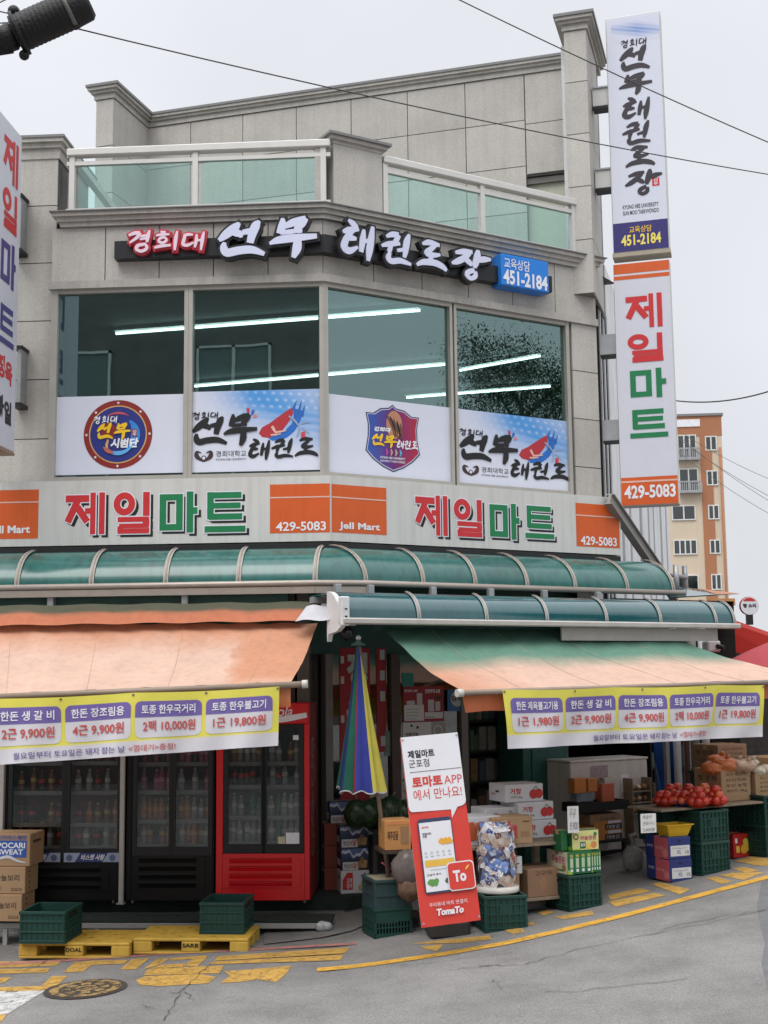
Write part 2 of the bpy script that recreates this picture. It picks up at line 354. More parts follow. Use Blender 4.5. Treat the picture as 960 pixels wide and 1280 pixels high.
        if s.sm:
            bm = bmesh.new(); bm.from_mesh(me); bmesh.ops.remove_doubles(bm, verts=bm.verts[:], dist=1e-6) if not s.c else None
            bm.to_mesh(me); bm.free()
        me.update()
        o = bpy.data.objects.new(name, me); COL.objects.link(o)
        if parent is not None: o.parent = parent
        return o
def tag(o, label, cat, group=None):
    o['label'] = label; o['category'] = cat
    if group: o['group'] = group
    return o
def thing(name, label, cat, loc=(0, 0, 0), rz=0, group=None):
    o = bpy.data.objects.new(name, None); COL.objects.link(o); o.empty_display_size = .1
    o.location = loc; o.rotation_euler = (0, 0, rz); return tag(o, label, cat, group)
def struct(o, kind='structure'): o['kind'] = kind; return o
def dup(root, loc, rz=None, label=None, group=None):
    r = root.copy(); COL.objects.link(r); r.location = loc
    if rz is not None: r.rotation_euler = (0, 0, rz)
    if label: r['label'] = label
    if group: r['group'] = group
    for ch in list(root.children):
        c = ch.copy(); COL.objects.link(c); c.parent = r
        for g in list(ch.children):
            d = g.copy(); COL.objects.link(d); d.parent = c
    return r
def lerp(a, b, t): return a + (b-a)*t
def mixc(a, b, t): t = max(0, min(1, t)); return tuple(x+(y-x)*t for x, y in zip(a, b))

# ------------------------------------------------------------------ common materials
granite = speckle(M('granite', (.455, .435, .40), .55, var=.14, scale=1.3, island=.06, dirt=.10), 55, .87, 1.13)
granite_joint = M('granite_joint', (.17, .165, .155), .8)
granite_trim = speckle(M('granite_trim', (.435, .415, .38), .5, var=.14, scale=2, island=.04, dirt=.2), 55, .88, 1.12)
granite_cap = M('granite_cap', (.20, .20, .20), .5, var=.14, scale=50)
alu = M('aluminium_frame', (.42, .40, .36), .45, .35, var=.08)
rail_metal = M('rail_metal', (.62, .61, .58), .4, .3, var=.06)
sign_white = M('sign_white', (.58, .58, .555), .5, var=.05, scale=3, dirt=.16)
vin_white = M('vinyl_white', (.70, .71, .76), .45, var=.03)
vin_red = M('vinyl_red', (.55, .03, .035), .45, var=.06)
vin_green = M('vinyl_green', (.012, .19, .07), .45, var=.06)
vin_black = M('vinyl_black', (.012, .012, .013), .5, var=.1)
vin_orange = M('vinyl_orange', (.62, .105, .02), .45, var=.06, dirt=.08)
vin_navy = M('vinyl_navy', (.035, .03, .16), .45, var=.06)
paint = M('printed', 'attr', .5, var=.03)
black_metal = M('black_metal', (.015, .015, .016), .5, var=.2)
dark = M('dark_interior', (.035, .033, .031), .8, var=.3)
steel = M('galvanised_steel', (.36, .37, .38), .45, .5, var=.15)
white_metal = M('white_metal', (.62, .62, .6), .45, var=.06)
# ================================================================== GROUND
asphalt = M('asphalt', (.225, .218, .21), .85, var=.30, scale=1.3, bump=.7, bscale=140)
_t = asphalt.node_tree; _b = _t.nodes['Principled BSDF']
_src = _b.inputs['Base Color'].links[0].from_socket
_tc = _t.nodes.new('ShaderNodeTexCoord'); _vo = _t.nodes.new('ShaderNodeTexNoise'); _vo.inputs['Scale'].default_value = 75; _vo.inputs['Detail'].default_value = 3; _vo.inputs['Roughness'].default_value = .8
_t.links.new(_tc.outputs['Object'], _vo.inputs['Vector'])
_mr = _t.nodes.new('ShaderNodeMapRange'); _mr.inputs['From Min'].default_value = .3; _mr.inputs['From Max'].default_value = .7; _mr.inputs['To Min'].default_value = .60; _mr.inputs['To Max'].default_value = 1.42
_t.links.new(_vo.outputs['Fac'], _mr.inputs['Value'])
_vs = _t.nodes.new('ShaderNodeVectorMath'); _vs.operation = 'SCALE'; _t.links.new(_src, _vs.inputs[0]); _t.links.new(_mr.outputs[0], _vs.inputs['Scale']); _t.links.new(_vs.outputs[0], _b.inputs['Base Color'])
xs = [-300, -100, -40, -16] + [x*.5 for x in range(-31, 28)] + [14, 40, 100, 300]
ys = [-300, -100, -30, -10, 0, 4] + [5+.5*i for i in range(30)] + [22, 30, 60, 150, 400]
mb = MB(); nx = len(xs)
mb.poly([(x, y, gz(x)) for y in ys for x in xs], [(j*nx+i, j*nx+i+1, (j+1)*nx+i+1, (j+1)*nx+i) for j in range(len(ys)-1) for i in range(nx-1)], asphalt)
struct(mb.build('road'))

def worn(name, col, amount, sc=14):
    m = M(name, col, .75, var=.16, scale=5, bump=.3, bscale=120)
    t = m.node_tree; b = t.nodes['Principled BSDF']; o = t.nodes['Material Output']
    tc = t.nodes.new('ShaderNodeTexCoord'); n = t.nodes.new('ShaderNodeTexNoise'); n.inputs['Scale'].default_value = sc; n.inputs['Detail'].default_value = 8; n.inputs['Roughness'].default_value = .75
    t.links.new(tc.outputs['Object'], n.inputs['Vector'])
    vo = t.nodes.new('ShaderNodeTexVoronoi'); vo.feature = 'DISTANCE_TO_EDGE'; vo.inputs['Scale'].default_value = 5.5
    wr = t.nodes.new('ShaderNodeMixRGB'); wr.blend_type = 'ADD'; wr.inputs[0].default_value = .25; t.links.new(tc.outputs['Object'], wr.inputs[1]); t.links.new(n.outputs['Color'], wr.inputs[2]); t.links.new(wr.outputs[0], vo.inputs['Vector'])
    c1 = t.nodes.new('ShaderNodeMath'); c1.operation = 'LESS_THAN'; c1.inputs[1].default_value = .018; t.links.new(vo.outputs['Distance'], c1.inputs[0])
    c2 = t.nodes.new('ShaderNodeMath'); c2.operation = 'LESS_THAN'; c2.inputs[1].default_value = amount; t.links.new(n.outputs['Fac'], c2.inputs[0])
    mx_ = t.nodes.new('ShaderNodeMath'); mx_.operation = 'MAXIMUM'; t.links.new(c1.outputs[0], mx_.inputs[0]); t.links.new(c2.outputs[0], mx_.inputs[1])
    tr = t.nodes.new('ShaderNodeBsdfTransparent'); ms = t.nodes.new('ShaderNodeMixShader')
    t.links.new(mx_.outputs[0], ms.inputs[0]); t.links.new(b.outputs[0], ms.inputs[1]); t.links.new(tr.outputs[0], ms.inputs[2]); t.links.new(ms.outputs[0], o.inputs[0]); return m
line_y = worn('yellow_line_paint', (.62, .34, .045), .36)
mark_y = worn('yellow_mark_paint', (.54, .32, .075), .415, 22)
mark_w = worn('white_mark_paint', (.55, .55, .53), .42)
mark_p = worn('pink_paint', (.46, .20, .18), .42)
def gpoly(mb, pts, mat, dz): mb.face([gnd(x, y, dz) for x, y in pts], mat)
def strip(mb, pts, wd, mat, dz):
    P = [gnd(x, y, dz) for x, y in pts]; A = []; B = []
    for i, p in enumerate(P):
        d = (P[min(i+1, len(P)-1)]-P[max(i-1, 0)]).normalized(); q = Vector((-d.y, d.x, 0)); ww = wd[i] if isinstance(wd, list) else wd
        a, b = p+q*ww/2, p-q*ww/2; a.z = gz(a.x)+dz; b.z = gz(b.x)+dz; A.append(a); B.append(b)
    for i in range(len(P)-1): mb.face([B[i], B[i+1], A[i+1], A[i]], mat)
mb = MB(); strip(mb, [(396,1212),(440,1208),(480,1203),(555,1192),(630,1179),(705,1162),(780,1144),(870,1120),(960,1096),(1080,1062)], .135, line_y, .006)
struct(mb.build('yellow_road_line'))
mb = MB()
for p in ([(-30,484),(155,482),(140,494),(-30,500)], [(-30,503),(125,500),(118,511),(-30,515)], [(185,486),(235,481),(318,480),(312,489),(230,492),(205,510),(158,511)],
          [(330,478),(375,474),(340,503),(300,504)], [(395,476),(425,475),(398,492),(358,503)], [(425,475),(520,468),(514,475),(430,481)], [(483,478),(518,475),(490,497),(455,494)], [(402,492),(462,488),(455,498),(370,503)],
          [(365,507),(380,500),(560,494),(548,513),(360,518)], [(340,530),(365,520),(500,515),(540,522),(520,538),(400,545),(350,543)],
          [(545,470),(875,448),(864,463),(535,482)], [(532,484),(860,466),(850,480),(520,491)], [(560,508),(640,502),(690,497),(728,494),(716,514),(690,535),(640,528),(600,535),(548,537),(575,520)],
          [(130,520),(170,519),(140,546),(105,543)], [(-30,525),(30,523),(10,536),(-30,540)], [(-30,549),(135,543),(108,556),(-30,559)], [(-30,622),(18,613),(5,632),(-30,640)]):
    gpoly(mb, [(x/2, 960+y/2) for x, y in p], mark_y, .004)
for p in ([(65,440),(120,432),(264,418),(270,428),(190,437)], [(92,446),(150,440),(133,458),(104,453)], [(560,318),(640,300),(668,308),(566,330)], [(560,334),(676,312),(705,318),(580,347)], [(425,372),(520,356),(525,366),(450,378)], [(383,360),(415,354),(425,362),(398,368)], [(300,404),(345,400),(352,410),(320,415)], [(352,388),(372,384),(378,391),(360,394)],
          [(665,290),(690,286),(765,303),(740,316)], [(805,275),(830,270),(872,283),(845,290)], [(836,268),(868,262),(952,260),(900,280)], [(878,233),(918,221),(960,226),(1010,232),(1000,247),(930,243)], [(872,252),(900,247),(940,256),(905,262)]):
    gpoly(mb, [(480+x/2, 960+y/2) for x, y in p], mark_y, .004)
struct(mb.build('yellow_road_lettering'))
mb = MB(); gpoly(mb, [(-40,1239.5),(57,1238),(8,1268),(-40,1275)], mark_w, .004); struct(mb.build('white_crossing_paint'))
mb = MB(); strip(mb, [(-30,1207),(100,1199),(220,1191),(330,1186),(446,1179)], .10, mark_p, .0045); struct(mb.build('pink_road_line'))
crackm = M('crack', (.05, .05, .05), .95, var=.4, scale=30)
mb = MB(); rnd = random.Random(3)
for pts in ([(600,1207),(650,1206),(680,1198),(780,1172),(880,1155),(965,1134)], [(680,1240),(760,1235),(860,1222)], [(262,1205),(245,1222),(225,1240),(218,1255),(205,1275)], [(215,1241),(232,1240),(243,1250)], [(180,1255),(193,1260)], [(556,1213),(616,1206)], [(616,1223),(628,1237)], [(830,1160),(900,1146),(958,1137)], [(500,1207),(560,1200),(640,1190)], [(60,1193),(52,1205),(30,1214)]):
    q = []
    for i in range(len(pts)-1):
        for k in range(5): q.append((lerp(pts[i][0], pts[i+1][0], k/5)+rnd.uniform(-3, 3), lerp(pts[i][1], pts[i+1][1], k/5)+rnd.uniform(-1.5, 1.5)))
    q.append(pts[-1]); strip(mb, q, [rnd.uniform(.002, .011) for _ in q], crackm, .008)
struct(mb.build('road_cracks'))
patchm = M('asphalt_patch', (.145, .145, .15), .85, var=.2, scale=6, bump=.4, bscale=120)
mb = MB(); gpoly(mb, [(946,1133),(952,1102),(1060,1075),(1080,1200),(960,1238),(952,1205),(956,1180)], patchm, .003); struct(mb.build('asphalt_patch'))

# manhole
p = gnd(107, 1237); mh = thing('manhole_cover', 'round rusty manhole cover with traces of yellow paint in the road', 'manhole cover', p)
mh.rotation_euler = (0, -math.atan(SLOPE), 0)
iron = M('cast_iron', (.06, .05, .042), .7, var=.3, scale=40, bump=.6, bscale=60)
rust = worn('worn_cover_paint', (.33, .22, .09), .47, 9)
mb = MB(); FG = Frame((0, 0, 0), U=Vector((1, 0, 0)), V=Vector((0, 1, 0)), N=Vector((0, 0, 1)))
mb.disc(FG, 0, 0, .335, .008, iron, 40, r0=.30); mb.build('ring', mh, False)
mb = MB(); mb.disc(FG, 0, 0, .298, .009, iron, 40)
mb.disc(FG, 0, 0, .29, .0125, rust, 40, r0=.215); mb.disc(FG, 0, 0, .10, .0125, rust, 24, r0=.06)
for k in range(16):
    a = k*math.pi/8; mb.stroke(FG, [(math.cos(a+.1*(-1)**k)*r_, math.sin(a+.1*(-1)**k)*r_, .05) for r_ in (.12, .19)], None, .013, rust)
mb.box(FG, -.045, .045, -.018, .018, .009, .016, rust); mb.build('cover', mh, False)

# ================================================================== CORNER BUILDING
C = at(405, 560, 13.6); C.z = 0
A_L, A_R, A_S = -.0643, .537, -.2845
FL, FR = Frame(C, A_L), Frame(C, A_R)
KC = math.tan((A_R-A_L)/2)                        # mitre at the corner
def vprism(mb, F, plan, z0, z1, mat):
    k = len(plan); vs = [F.P(u, z0, n) for u, n in plan]+[F.P(u, z1, n) for u, n in plan]
    mb.poly(vs, [tuple(range(k))[::-1], tuple(range(k, 2*k))]+[(i, (i+1) % k, k+(i+1) % k, k+i) for i in range(k)], mat)
def bandL(mb, n0, n1, z0, z1, uL, mat): vprism(mb, FL, [(uL, n0), (KC*n0, n0), (KC*n1, n1), (uL, n1)][::-1], z0, z1, mat)
def bandR(mb, n0, n1, z0, z1, uR, mat): vprism(mb, FR, [(-KC*n0, n0), (uR, n0), (uR, n1), (-KC*n1, n1)][::-1], z0, z1, mat)
def tiles(mb, F, u0, u1, v0, v1, n, tw, th, mat, gap=.011, th_=.025, off=0):
    nu = max(1, round((u1-u0)/tw)); nv = max(1, round((v1-v0)/th)); a = (u1-u0)/nu; b = (v1-v0)/nv
    for j in range(nv):
        for i in range(nu): mb.box(F, u0+i*a+gap/2, u0+(i+1)*a-gap/2, v0+j*b+gap/2, v0+(j+1)*b-gap/2, n-th_, n, mat)
uW = FL.px(61, 480)[0]; uRE = FR.px(752, 319, .14)[0]; uRW = FR.px(716, 500)[0]
zSill = FL.px(405, 595)[1]; zWT = FL.px(405, 352)[1]; zC0 = FL.px(407, 272, .05)[1]; zC1 = FL.px(407, 251, .14)[1]
zS0 = FL.px(414, 676, .3)[1]; zS1 = FL.px(414, 594, .3)[1]
bd = thing('corner_building', 'grey granite corner building with teal windows and a roof terrace above the shop', 'building', C)
UL = -5.6
mb = MB()   # upper facade
bandL(mb, -.35, -.03, zWT, zC0, uW, granite_joint); bandR(mb, -.35, -.03, zWT, zC0, uRE, granite_joint)
tiles(mb, FL, uW, 0, zWT+.09, zC0, 0, .62, .9, granite); tiles(mb, FR, 0, uRE, zWT+.09, zC0, 0, .62, .9, granite)
bandL(mb, -.2, .035, zWT, zWT+.085, uW-.02, granite_trim); bandR(mb, -.2, .035, zWT, zWT+.085, uRE, granite_trim)
# right column and lower apron
mb.box(FR, uRW, uRE-.005, zS0-.4, zWT, -.4, -.03, granite_joint); tiles(mb, FR, uRW+.01, uRE, zS0-.1, zWT, 0, .5, .66, granite)
bandL(mb, -.35, -.02, zS0-.35, zSill, -5.6, granite_joint); bandR(mb, -.35, -.02, zS0-.35, zSill, uRE-.02, granite_joint)
mb.build('facade', bd)
mb = MB()   # left setback pier wall
zP = FL.px(72, 186, -.15)[1]; uP1 = FL.px(71, 300, -.15)[0]
mb.box(FL, UL, uP1+.0, zS0-.3, zP, -.5, -.18, granite_joint); tiles(mb, FL, UL+.3, uP1, zS0-.1, zP, -.15, .72, .66, granite)
mb.box(FL, UL, uP1+.015, zP-.12, zP, -.6, -.135, granite_trim); mb.box(FL, UL, uP1+.04, zP, zP+.055, -1.3, -.10, granite_trim); mb.box(FL, UL, uP1+.075, zP+.055, zP+.10, -1.35, -.06, granite_trim); mb.box(FL, UL, uP1+.09, zP+.10, zP+.13, -1.36, -.045, granite_cap)
mb.box(FL, uP1-.3, uP1, zC1, zP, -1.3, -.18, granite_trim)
mb.build('pier_wall', bd)
mb = MB()   # cornice
uCL = FL.px(61, 262, .14)[0]
for n0, n1, a, b, mt in ((-.3, .045, zC0, zC0+.05, granite_trim), (-.3, .075, zC0+.05, zC0+.10, granite_trim), (-.3, .115, zC0+.10, zC0+.145, granite_trim), (-.3, .14, zC0+.145, zC1, granite_cap)):
    bandL(mb, n0, n1, a, b, uCL-(n1-.14), mt); bandR(mb, n0, n1, a, b, uRE+(n1-.045), mt)
mb.build('cornice', bd)
# terrace floor and back tower
FB = Frame(at(708, 300, 16.4), A_S); FB.O.z = 0
zT = FB.px(705, 72)[1]; ulT = FB.px(175, 150)[0]; uD0, zD = FB.px(658, 220)
mb = MB(); mb.face([FL.P(UL, zC1-.02, -.2), FL.P(0, zC1-.02, -.2), FR.P(uRE, zC1-.02, -.2), FB.P(.6, zC1-.02, -.3), FB.P(ulT-.8, zC1-.02, -.3), FL.P(UL, zC1-.02, -5)], granite_joint); mb.build('terrace_floor', bd)
mb = MB()
mb.box(FB, ulT-.4, uD0, zC1-.4, zT-.1, -.3, -.03, granite_joint); mb.box(FB, uD0, .25, zD, zT-.1, -.3, -.03, granite_joint); mb.box(FB, uD0, .25, zC1-.4, zD, -.3, -.21, granite_joint)
tiles(mb, FB, ulT, uD0, zC1-.3, zT-.16, 0, .82, .66, granite); tiles(mb, FB, uD0+.004, .2, zD+.02, zT-.16, 0, .6, .66, granite)
for n1, a, b, mt in ((.02, zT-.155, zT-.08, granite_trim), (.05, zT-.08, zT-.04, granite_trim), (.08, zT-.04, zT, granite_trim), (.095, zT, zT+.035, granite_cap)): mb.box(FB, ulT, .1, a, b, -.35, n1, mt)
mb.build('tower_wall', bd)
f0 = FB.px(117, 300, 1.05)[0]; f1 = FB.px(139.5, 300, 1.05)[0]; g0 = FB.px(709, 200, 1.0)[0]; g1 = FB.px(738, 200, 1.0)[0]
for (a, b, nf, zt) in ((f0, f1, 1.05, zT), (g0, g1, 1.0, zT)):
    mb = MB(); mb.box(FB, a+.02, b-.02, zC1-.5, zt-.16, -.3, nf-.02, granite_joint)
    tiles(mb, FB, a, b, zC1-.5, zt-.16, nf, b-a, .66, granite)
    FS_ = Frame(FB.P(b, 0, nf), A_S+math.pi/2); tiles(mb, FS_, .02, nf, zC1-.5, zt-.16, 0, .75, .66, granite)
    FS2 = Frame(FB.P(a, 0, 0), A_S-math.pi/2); tiles(mb, FS2, .02, nf-.02, zC1-.5, zt-.16, 0, .75, .66, granite)
    for e, z0, z1, mt in ((.02, zt-.158, zt-.08, granite_trim), (.055, zt-.08, zt-.04, granite_trim), (.09, zt-.04, zt+.002, granite_trim), (.11, zt+.002, zt+.04, granite_cap)): mb.box(FB, a-e, b+e, z0, z1, -.36, nf+e, mt)
    mb.build('tower_fin', bd)
mb = MB(); door_panel = M('door_panel', (.48, .49, .40), .5, var=.1)
mb.box(FB, uD0, .2, zC1-.3, zD, -.2, -.10, door_panel); mb.box(FB, uD0, .2, zD-.10, zD-.02, -.10, -.05, granite_joint); mb.build('terrace_door', bd)
# windows
wglass = glass('window_glass', (.24, .40, .385), .27, 0.0, (.56, .81, .78), .012)
zF0 = zSill; zF1 = zWT
def window(F, u0, u1, fl, fr):
    wf = MB()
    wf.box(F, u0-fl, u0, zF0, zF1, -.12, -.005, alu); wf.box(F, u1, u1+fr, zF0, zF1, -.12, -.005, alu)
    wf.box(F, u0, u1, zF0, zF0+.05, -.12, -.008, alu); wf.box(F, u0, u1, zF1-.045, zF1, -.12, -.008, alu)
    o = wf.build('window', bd)
    g = MB(); g.quad(F, u0, zF0+.05, u1, zF1-.045, -.06, wglass); g.build('pane', o); return o
wins = []
for F, x0, x1, fl, fr in ((FL, 70, 229.5, .075, .045), (FL, 240, 399.5, .045, .045), (FR, 411, 564, .045, .035), (FR, 572.5, 709.5, .035, .05)):
    u0 = F.px(x0, 480)[0]; u1 = F.px(x1, 480)[0]; wins.append((F, u0, u1)); window(F, u0, u1, fl, fr)
mb = MB(); vprism(mb, FL, [(wins[1][2]+.045, -.12), (0, -.12), (0, .0), (wins[1][2]+.045, 0)][::-1], zF0, zF1, alu); vprism(mb, FR, [(0, -.12), (wins[2][1]-.045, -.12), (wins[2][1]-.045, 0), (0, 0)][::-1], zF0, zF1, alu); mb.build('corner_post', bd)
# upper room
room = M('room_wall', (.22, .25, .25), .8); ceilm = M('room_ceiling', (.30, .33, .33), .8)
zR0, zR1 = zSill-.35, zWT+.30
mb = MB()
PL = [FL.P(UL, 0, -.36), FL.P(-.1, 0, -.36), FR.P(.0, 0, -.36), FR.P(uRE-.1, 0, -.36), FB.P(.25, 0, -5.0), FL.P(UL, 0, -7.5)]
def zs(L, z): return [Vector((p.x, p.y, z)) for p in L]
mb.face(zs(PL, zR0), dark); mb.face(zs(PL, zR1)[::-1], ceilm)
for i in (3, 4, 5): mb.face([*zs([PL[i], PL[(i+1) % 6]], zR0), *zs([PL[(i+1) % 6], PL[i]], zR1)], room)
mb.build('room_interior', bd)
# side wall of the building (going back to the right)
SO = FR.P(uRE-.01, 0, -.05); FD = Frame(SO, A_S+math.pi/2)
cladw = M('white_cladding', (.72, .73, .74), .5, var=.12, scale=3, dirt=.35); cladg = M('grey_and_shade_cladding', (.26, .27, .28), .5, var=.15, dirt=.2)
mb = MB()
mb.box(FD, 0, 1.5, 2.6, zT-.2, -.3, -.02, cladw); mb.box(FD, 1.5, 12, 2.6, 8.1, -.3, -.06, cladg)
k = 1.5; q = 0
while k < 12:
    wd = (1.1, .35, .8, .3, 1.4, .5)[q % 6]; mb.box(FD, k, k+wd-.02, 2.7, 8.05, -.06, .0 if q % 2 else .004, cladg if q % 2 else cladw); k += wd; q += 1  # flat grey strips paint the shaded folds of the white corrugated sheet
for i in range(6): mb.box(FD, .3+i*.2, .38+i*.2, 2.9, zC0-.2, -.02, .03, cladw if i % 2 else black_metal)
mb.box(FD, .42, .5, zC0-.3, zT-.6, -.02, .06, cladg)
mb.build('side_wall', bd)
# steel raking beam on the side
b0 = at(774, 642, 15.3); b1 = at(846, 748, 16.6); dv = (b1-b0).normalized(); FBm = Frame(b0, U=dv, V=Vector((0, 0, 1)).cross(dv).cross(dv).normalized()*-1)
mb = MB(); L_ = (b1-b0).length; mb.box(FBm, -.3, L_, -.06, .06, -.02, .02, M('beam_paint', (.26, .25, .235), .5)); mb.box(FBm, -.3, L_, .06, .075, -.05, .05, MATS['beam_paint']); mb.box(FBm, -.3, L_, -.075, -.06, -.05, .05, MATS['beam_paint']); mb.build('raking_beam', bd)
# terrace parapet pier and railings
zRail = FL.px(250, 181, .02)[1]
mb = MB()
uQ0 = FR.px(417, 230, .03)[0]; uQ1 = FR.px(478, 230, .03)[0]; zQ = FR.px(421, 180, .03)[1]
mb.box(FR, uQ0, uQ1, zC1, zQ, -.28, .03, granite)
vprism(mb, FL, [(-.09, -.25), (.0, -.25), (.012, .028), (-.085, .028)][::-1], zC1, zQ-.02, granite_trim)
for e, z0, z1, mt in ((.01, zQ, zQ+.04, granite_trim), (.05, zQ+.04, zQ+.08, granite_trim), (.085, zQ+.08, zQ+.11, granite_cap)): mb.box(FR, uQ0-e, uQ1+e, z0, z1, -.3-e, .03+e, mt)
mb.build('parapet_pier', bd)
rglass = glass('railing_glass', (.80, .94, .91), .06, .02, (.8, .95, .95))
def railing(F, u0, u1, posts, zt, label_z):
    r = MB()
    r.box(F, u0, u1, zt-.085, zt, -.05, .06, rail_metal, .01); r.box(F, u0, u1, zt-.19, zt-.145, -.02, .03, rail_metal); r.box(F, u0, u1, zC1-.01, zC1+.05, -.03, .04, rail_metal)
    for p_ in posts: r.box(F, p_-.03, p_+.03, zC1, zt-.08, -.03, .035, rail_metal)
    o = r.build('terrace_railing', bd)
    g = MB()
    for i in range(len(posts)-1): g.box(F, posts[i]+.06, posts[i+1]-.06, zC1+.055, zt-.19, -.004, .004, rglass)
    g.build('glass_panel', o)
railing(FL, FL.px(84, 185, .03)[0], FL.px(415, 185, .03)[0]-.02, [FL.px(x, 215, .03)[0] for x in (90, 244, 404)], zRail, 0)
zRail2 = FR.px(600, 222, .03)[1]
railing(FR, FR.px(479, 200, .03)[0], FR.px(722, 250, .03)[0], [FR.px(x, 240, .03)[0] for x in (482, 603, 716)], zRail2, 0)
# rail that runs back from the left end of the terrace
mb = MB(); e0 = FL.P(FL.px(87, 200, .03)[0], 0, 0)
mb.box(Frame(e0, A_L+math.pi/2), 0, 2, zRail-.085, zRail, -.04, .04, rail_metal); mb.build('side_rail', bd)

# ground floor: columns, wall, interior
brown = M('brown_cladding', (.075, .05, .042), .5, var=.25, scale=5); gshop = M('shop_floor', (.20, .195, .185), .8, var=.2)
mb = MB()
mb.face([FL.P(UL, 0.3, -.62), FL.P(-.15, .3, -.62), FL.P(-.15, zS0-.3, -.62), FL.P(UL, zS0-.3, -.62)], brown)
mb.box(FL, -.62, -.36, .2, zS0-.35, -.62, -.3, brown); mb.box(FL, -.33, -.2, .2, zS0-.35, -.6, -.25, M('post_metal', (.16, .145, .135), .5, .2))
mb.build('shopfront_wall', bd)
mb = MB()
SF = -.45
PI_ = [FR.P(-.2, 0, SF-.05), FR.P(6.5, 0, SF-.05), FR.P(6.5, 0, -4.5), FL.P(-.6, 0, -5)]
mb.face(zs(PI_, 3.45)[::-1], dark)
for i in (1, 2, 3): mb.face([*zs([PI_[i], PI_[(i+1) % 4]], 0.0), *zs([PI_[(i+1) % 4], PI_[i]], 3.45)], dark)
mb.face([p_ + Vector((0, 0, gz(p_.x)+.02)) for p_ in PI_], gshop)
mb.build('shop_interior', bd)
mb = MB()   # fascia beam above the shop opening, soffit
mb.box(FR, -.1, uRE, 2.75, zS0-.1, SF-.2, SF, M('green_panel', (.02, .07, .06), .5, var=.2)); mb.box(FR, uRE, 5.6, 2.6, 2.95, SF-.2, SF, MATS['green_panel']); mb.box(FL, UL, -.1, 2.9, zS0-.1, SF-.15, SF, MATS['green_panel'])
bandL(mb, -.5, .3, zS0-.14, zS0-.012, UL, black_metal); bandR(mb, -.5, .3, zS0-.14, zS0-.012, uRE, black_metal)
mb.build('shop_soffit', bd)
doorglass = glass('door_glass', (.42, .5, .49), .12)
def fr(px0, px1, n=SF): return FR.px(px0, 900, n)[0], FR.px(px1, 900, n)[0]
zbase = .24
mb = MB(); a, b = fr(404, 413); mb.box(FR, a, b, .2, 2.75, SF-.05, SF+.06, MATS['post_metal']); mb.build('shopfront_post', bd)
for x0, x1 in ((487, 498), (574, 582), (699, 706)):
    mb = MB(); a, b = fr(x0, x1); mb.box(FR, a, b, .2, 2.75, SF-.05, SF+.05, brown if x0 < 500 else MATS['post_metal']); mb.build('shopfront_post', bd)
mb = MB(); a, b = fr(413, 487); mb.quad(FR, a, .95, b, 2.75, SF, doorglass); o = mb.build('shop_window', bd)
mb = MB(); mb.box(FR, a, b, .2, .95, SF-.03, SF+.01, M('kick_panel', (.34, .40, .43), .5)); mb.build('sill', o)
mb = MB(); a, b = fr(498, 574); mb.quad(FR, a, .4, b, 2.75, SF, doorglass); o = mb.build('shop_door', bd)
mb = MB(); a, b = fr(498, 556); mb.box(FR, a, b, .3, .95, SF-.03, SF+.01, M('door_kick', (.10, .10, .10), .5)); mb.build('sill', o)
# platform
conc = M('concrete', (.20, .195, .185), .85, var=.25, scale=5, bump=.4, bscale=50); carpet = M('green_carpet', (.022, .034, .028), .95, var=.3, scale=12, bump=.6, bscale=300)
ZP = .27
pp = [pz(-90, 1124, ZP), pz(200, 1123, ZP), pz(430, 1121, ZP), pz(455, 1117, ZP), pz(520, 1100, ZP), FR.P(1.0, 0, SF), FR.P(0, 0, SF), FL.P(UL, 0, -.62), FL.P(UL, 0, .8)]
pp = [Vector((p_.x, p_.y, 0)) for p_ in pp]
def slab(mb, P, z0, z1, mat):
    k = len(P); mb.poly(zs(P, z0)+zs(P, z1), [tuple(range(k))[::-1], tuple(range(k, 2*k))]+[(i, (i+1) % k, k+(i+1) % k, k+i) for i in range(k)], mat)
mb = MB(); slab(mb, pp, -.4, ZP-.13, conc); struct(mb.build('platform_base'))
cc = sum(pp, Vector())/len(pp)
mb = MB(); slab(mb, [p_+(p_-cc).normalized()*.03 for p_ in pp], ZP-.13, ZP, carpet); struct(mb.build('carpeted_platform'))
mb = MB(); mb.face([gnd(x, y, .012) for x, y in [(330,1180),(400,1172),(440,1163),(462,1153),(500,1158),(540,1120),(470,1100),(330,1150)]], conc); struct(mb.build('concrete_apron'))
# ------------------------------------------------------------------ window posters (pasted on the panes) and emblems
pw = M('poster_white', (.64, .66, .76), .4, var=.02)
def poster_quad(mb, F, x0, x1, yt, yb, n):
    u0 = F.px(x0, 540, n)[0]; u1 = F.px(x1, 540, n)[0]; v0 = F.px((x0+x1)/2, yb, n)[1]; v1 = F.px((x0+x1)/2, yt, n)[1]
    mb.quad(F, u0, v0, u1, v1, n, pw); return u0, v0, u1, v1
def poster(label, F, x0, x1, yt, yb):
    t = tag(bpy.data.objects.new('window_poster', None), label, 'poster'); COL.objects.link(t); t.location = F.P(F.px((x0+x1)/2, 540)[0], zSill, 0); return t
def blueart(a, b):
    d = max(0, min(1, (b-.30-.35*(.5-a))*2.0)) * max(0, min(1, a*2.2)); s_ = math.sin((b*1.0+a*.22)*70)*.5+.5
    c = mixc((.64, .66, .76), (.05, .28, .66), d*(.72+.25*math.sin(a*6+b*5)))
    if b > .72: c = mixc(c, (.75, .8, .9), .55*max(0, math.sin(a*95+b*30))*max(0, math.sin((b+a*.1)*75))*min(1, a*1.5))
    return mixc(c, (.72, .76, .86), .25*s_*d*max(0, 1-abs(b-.45)*2.5)*1.6)
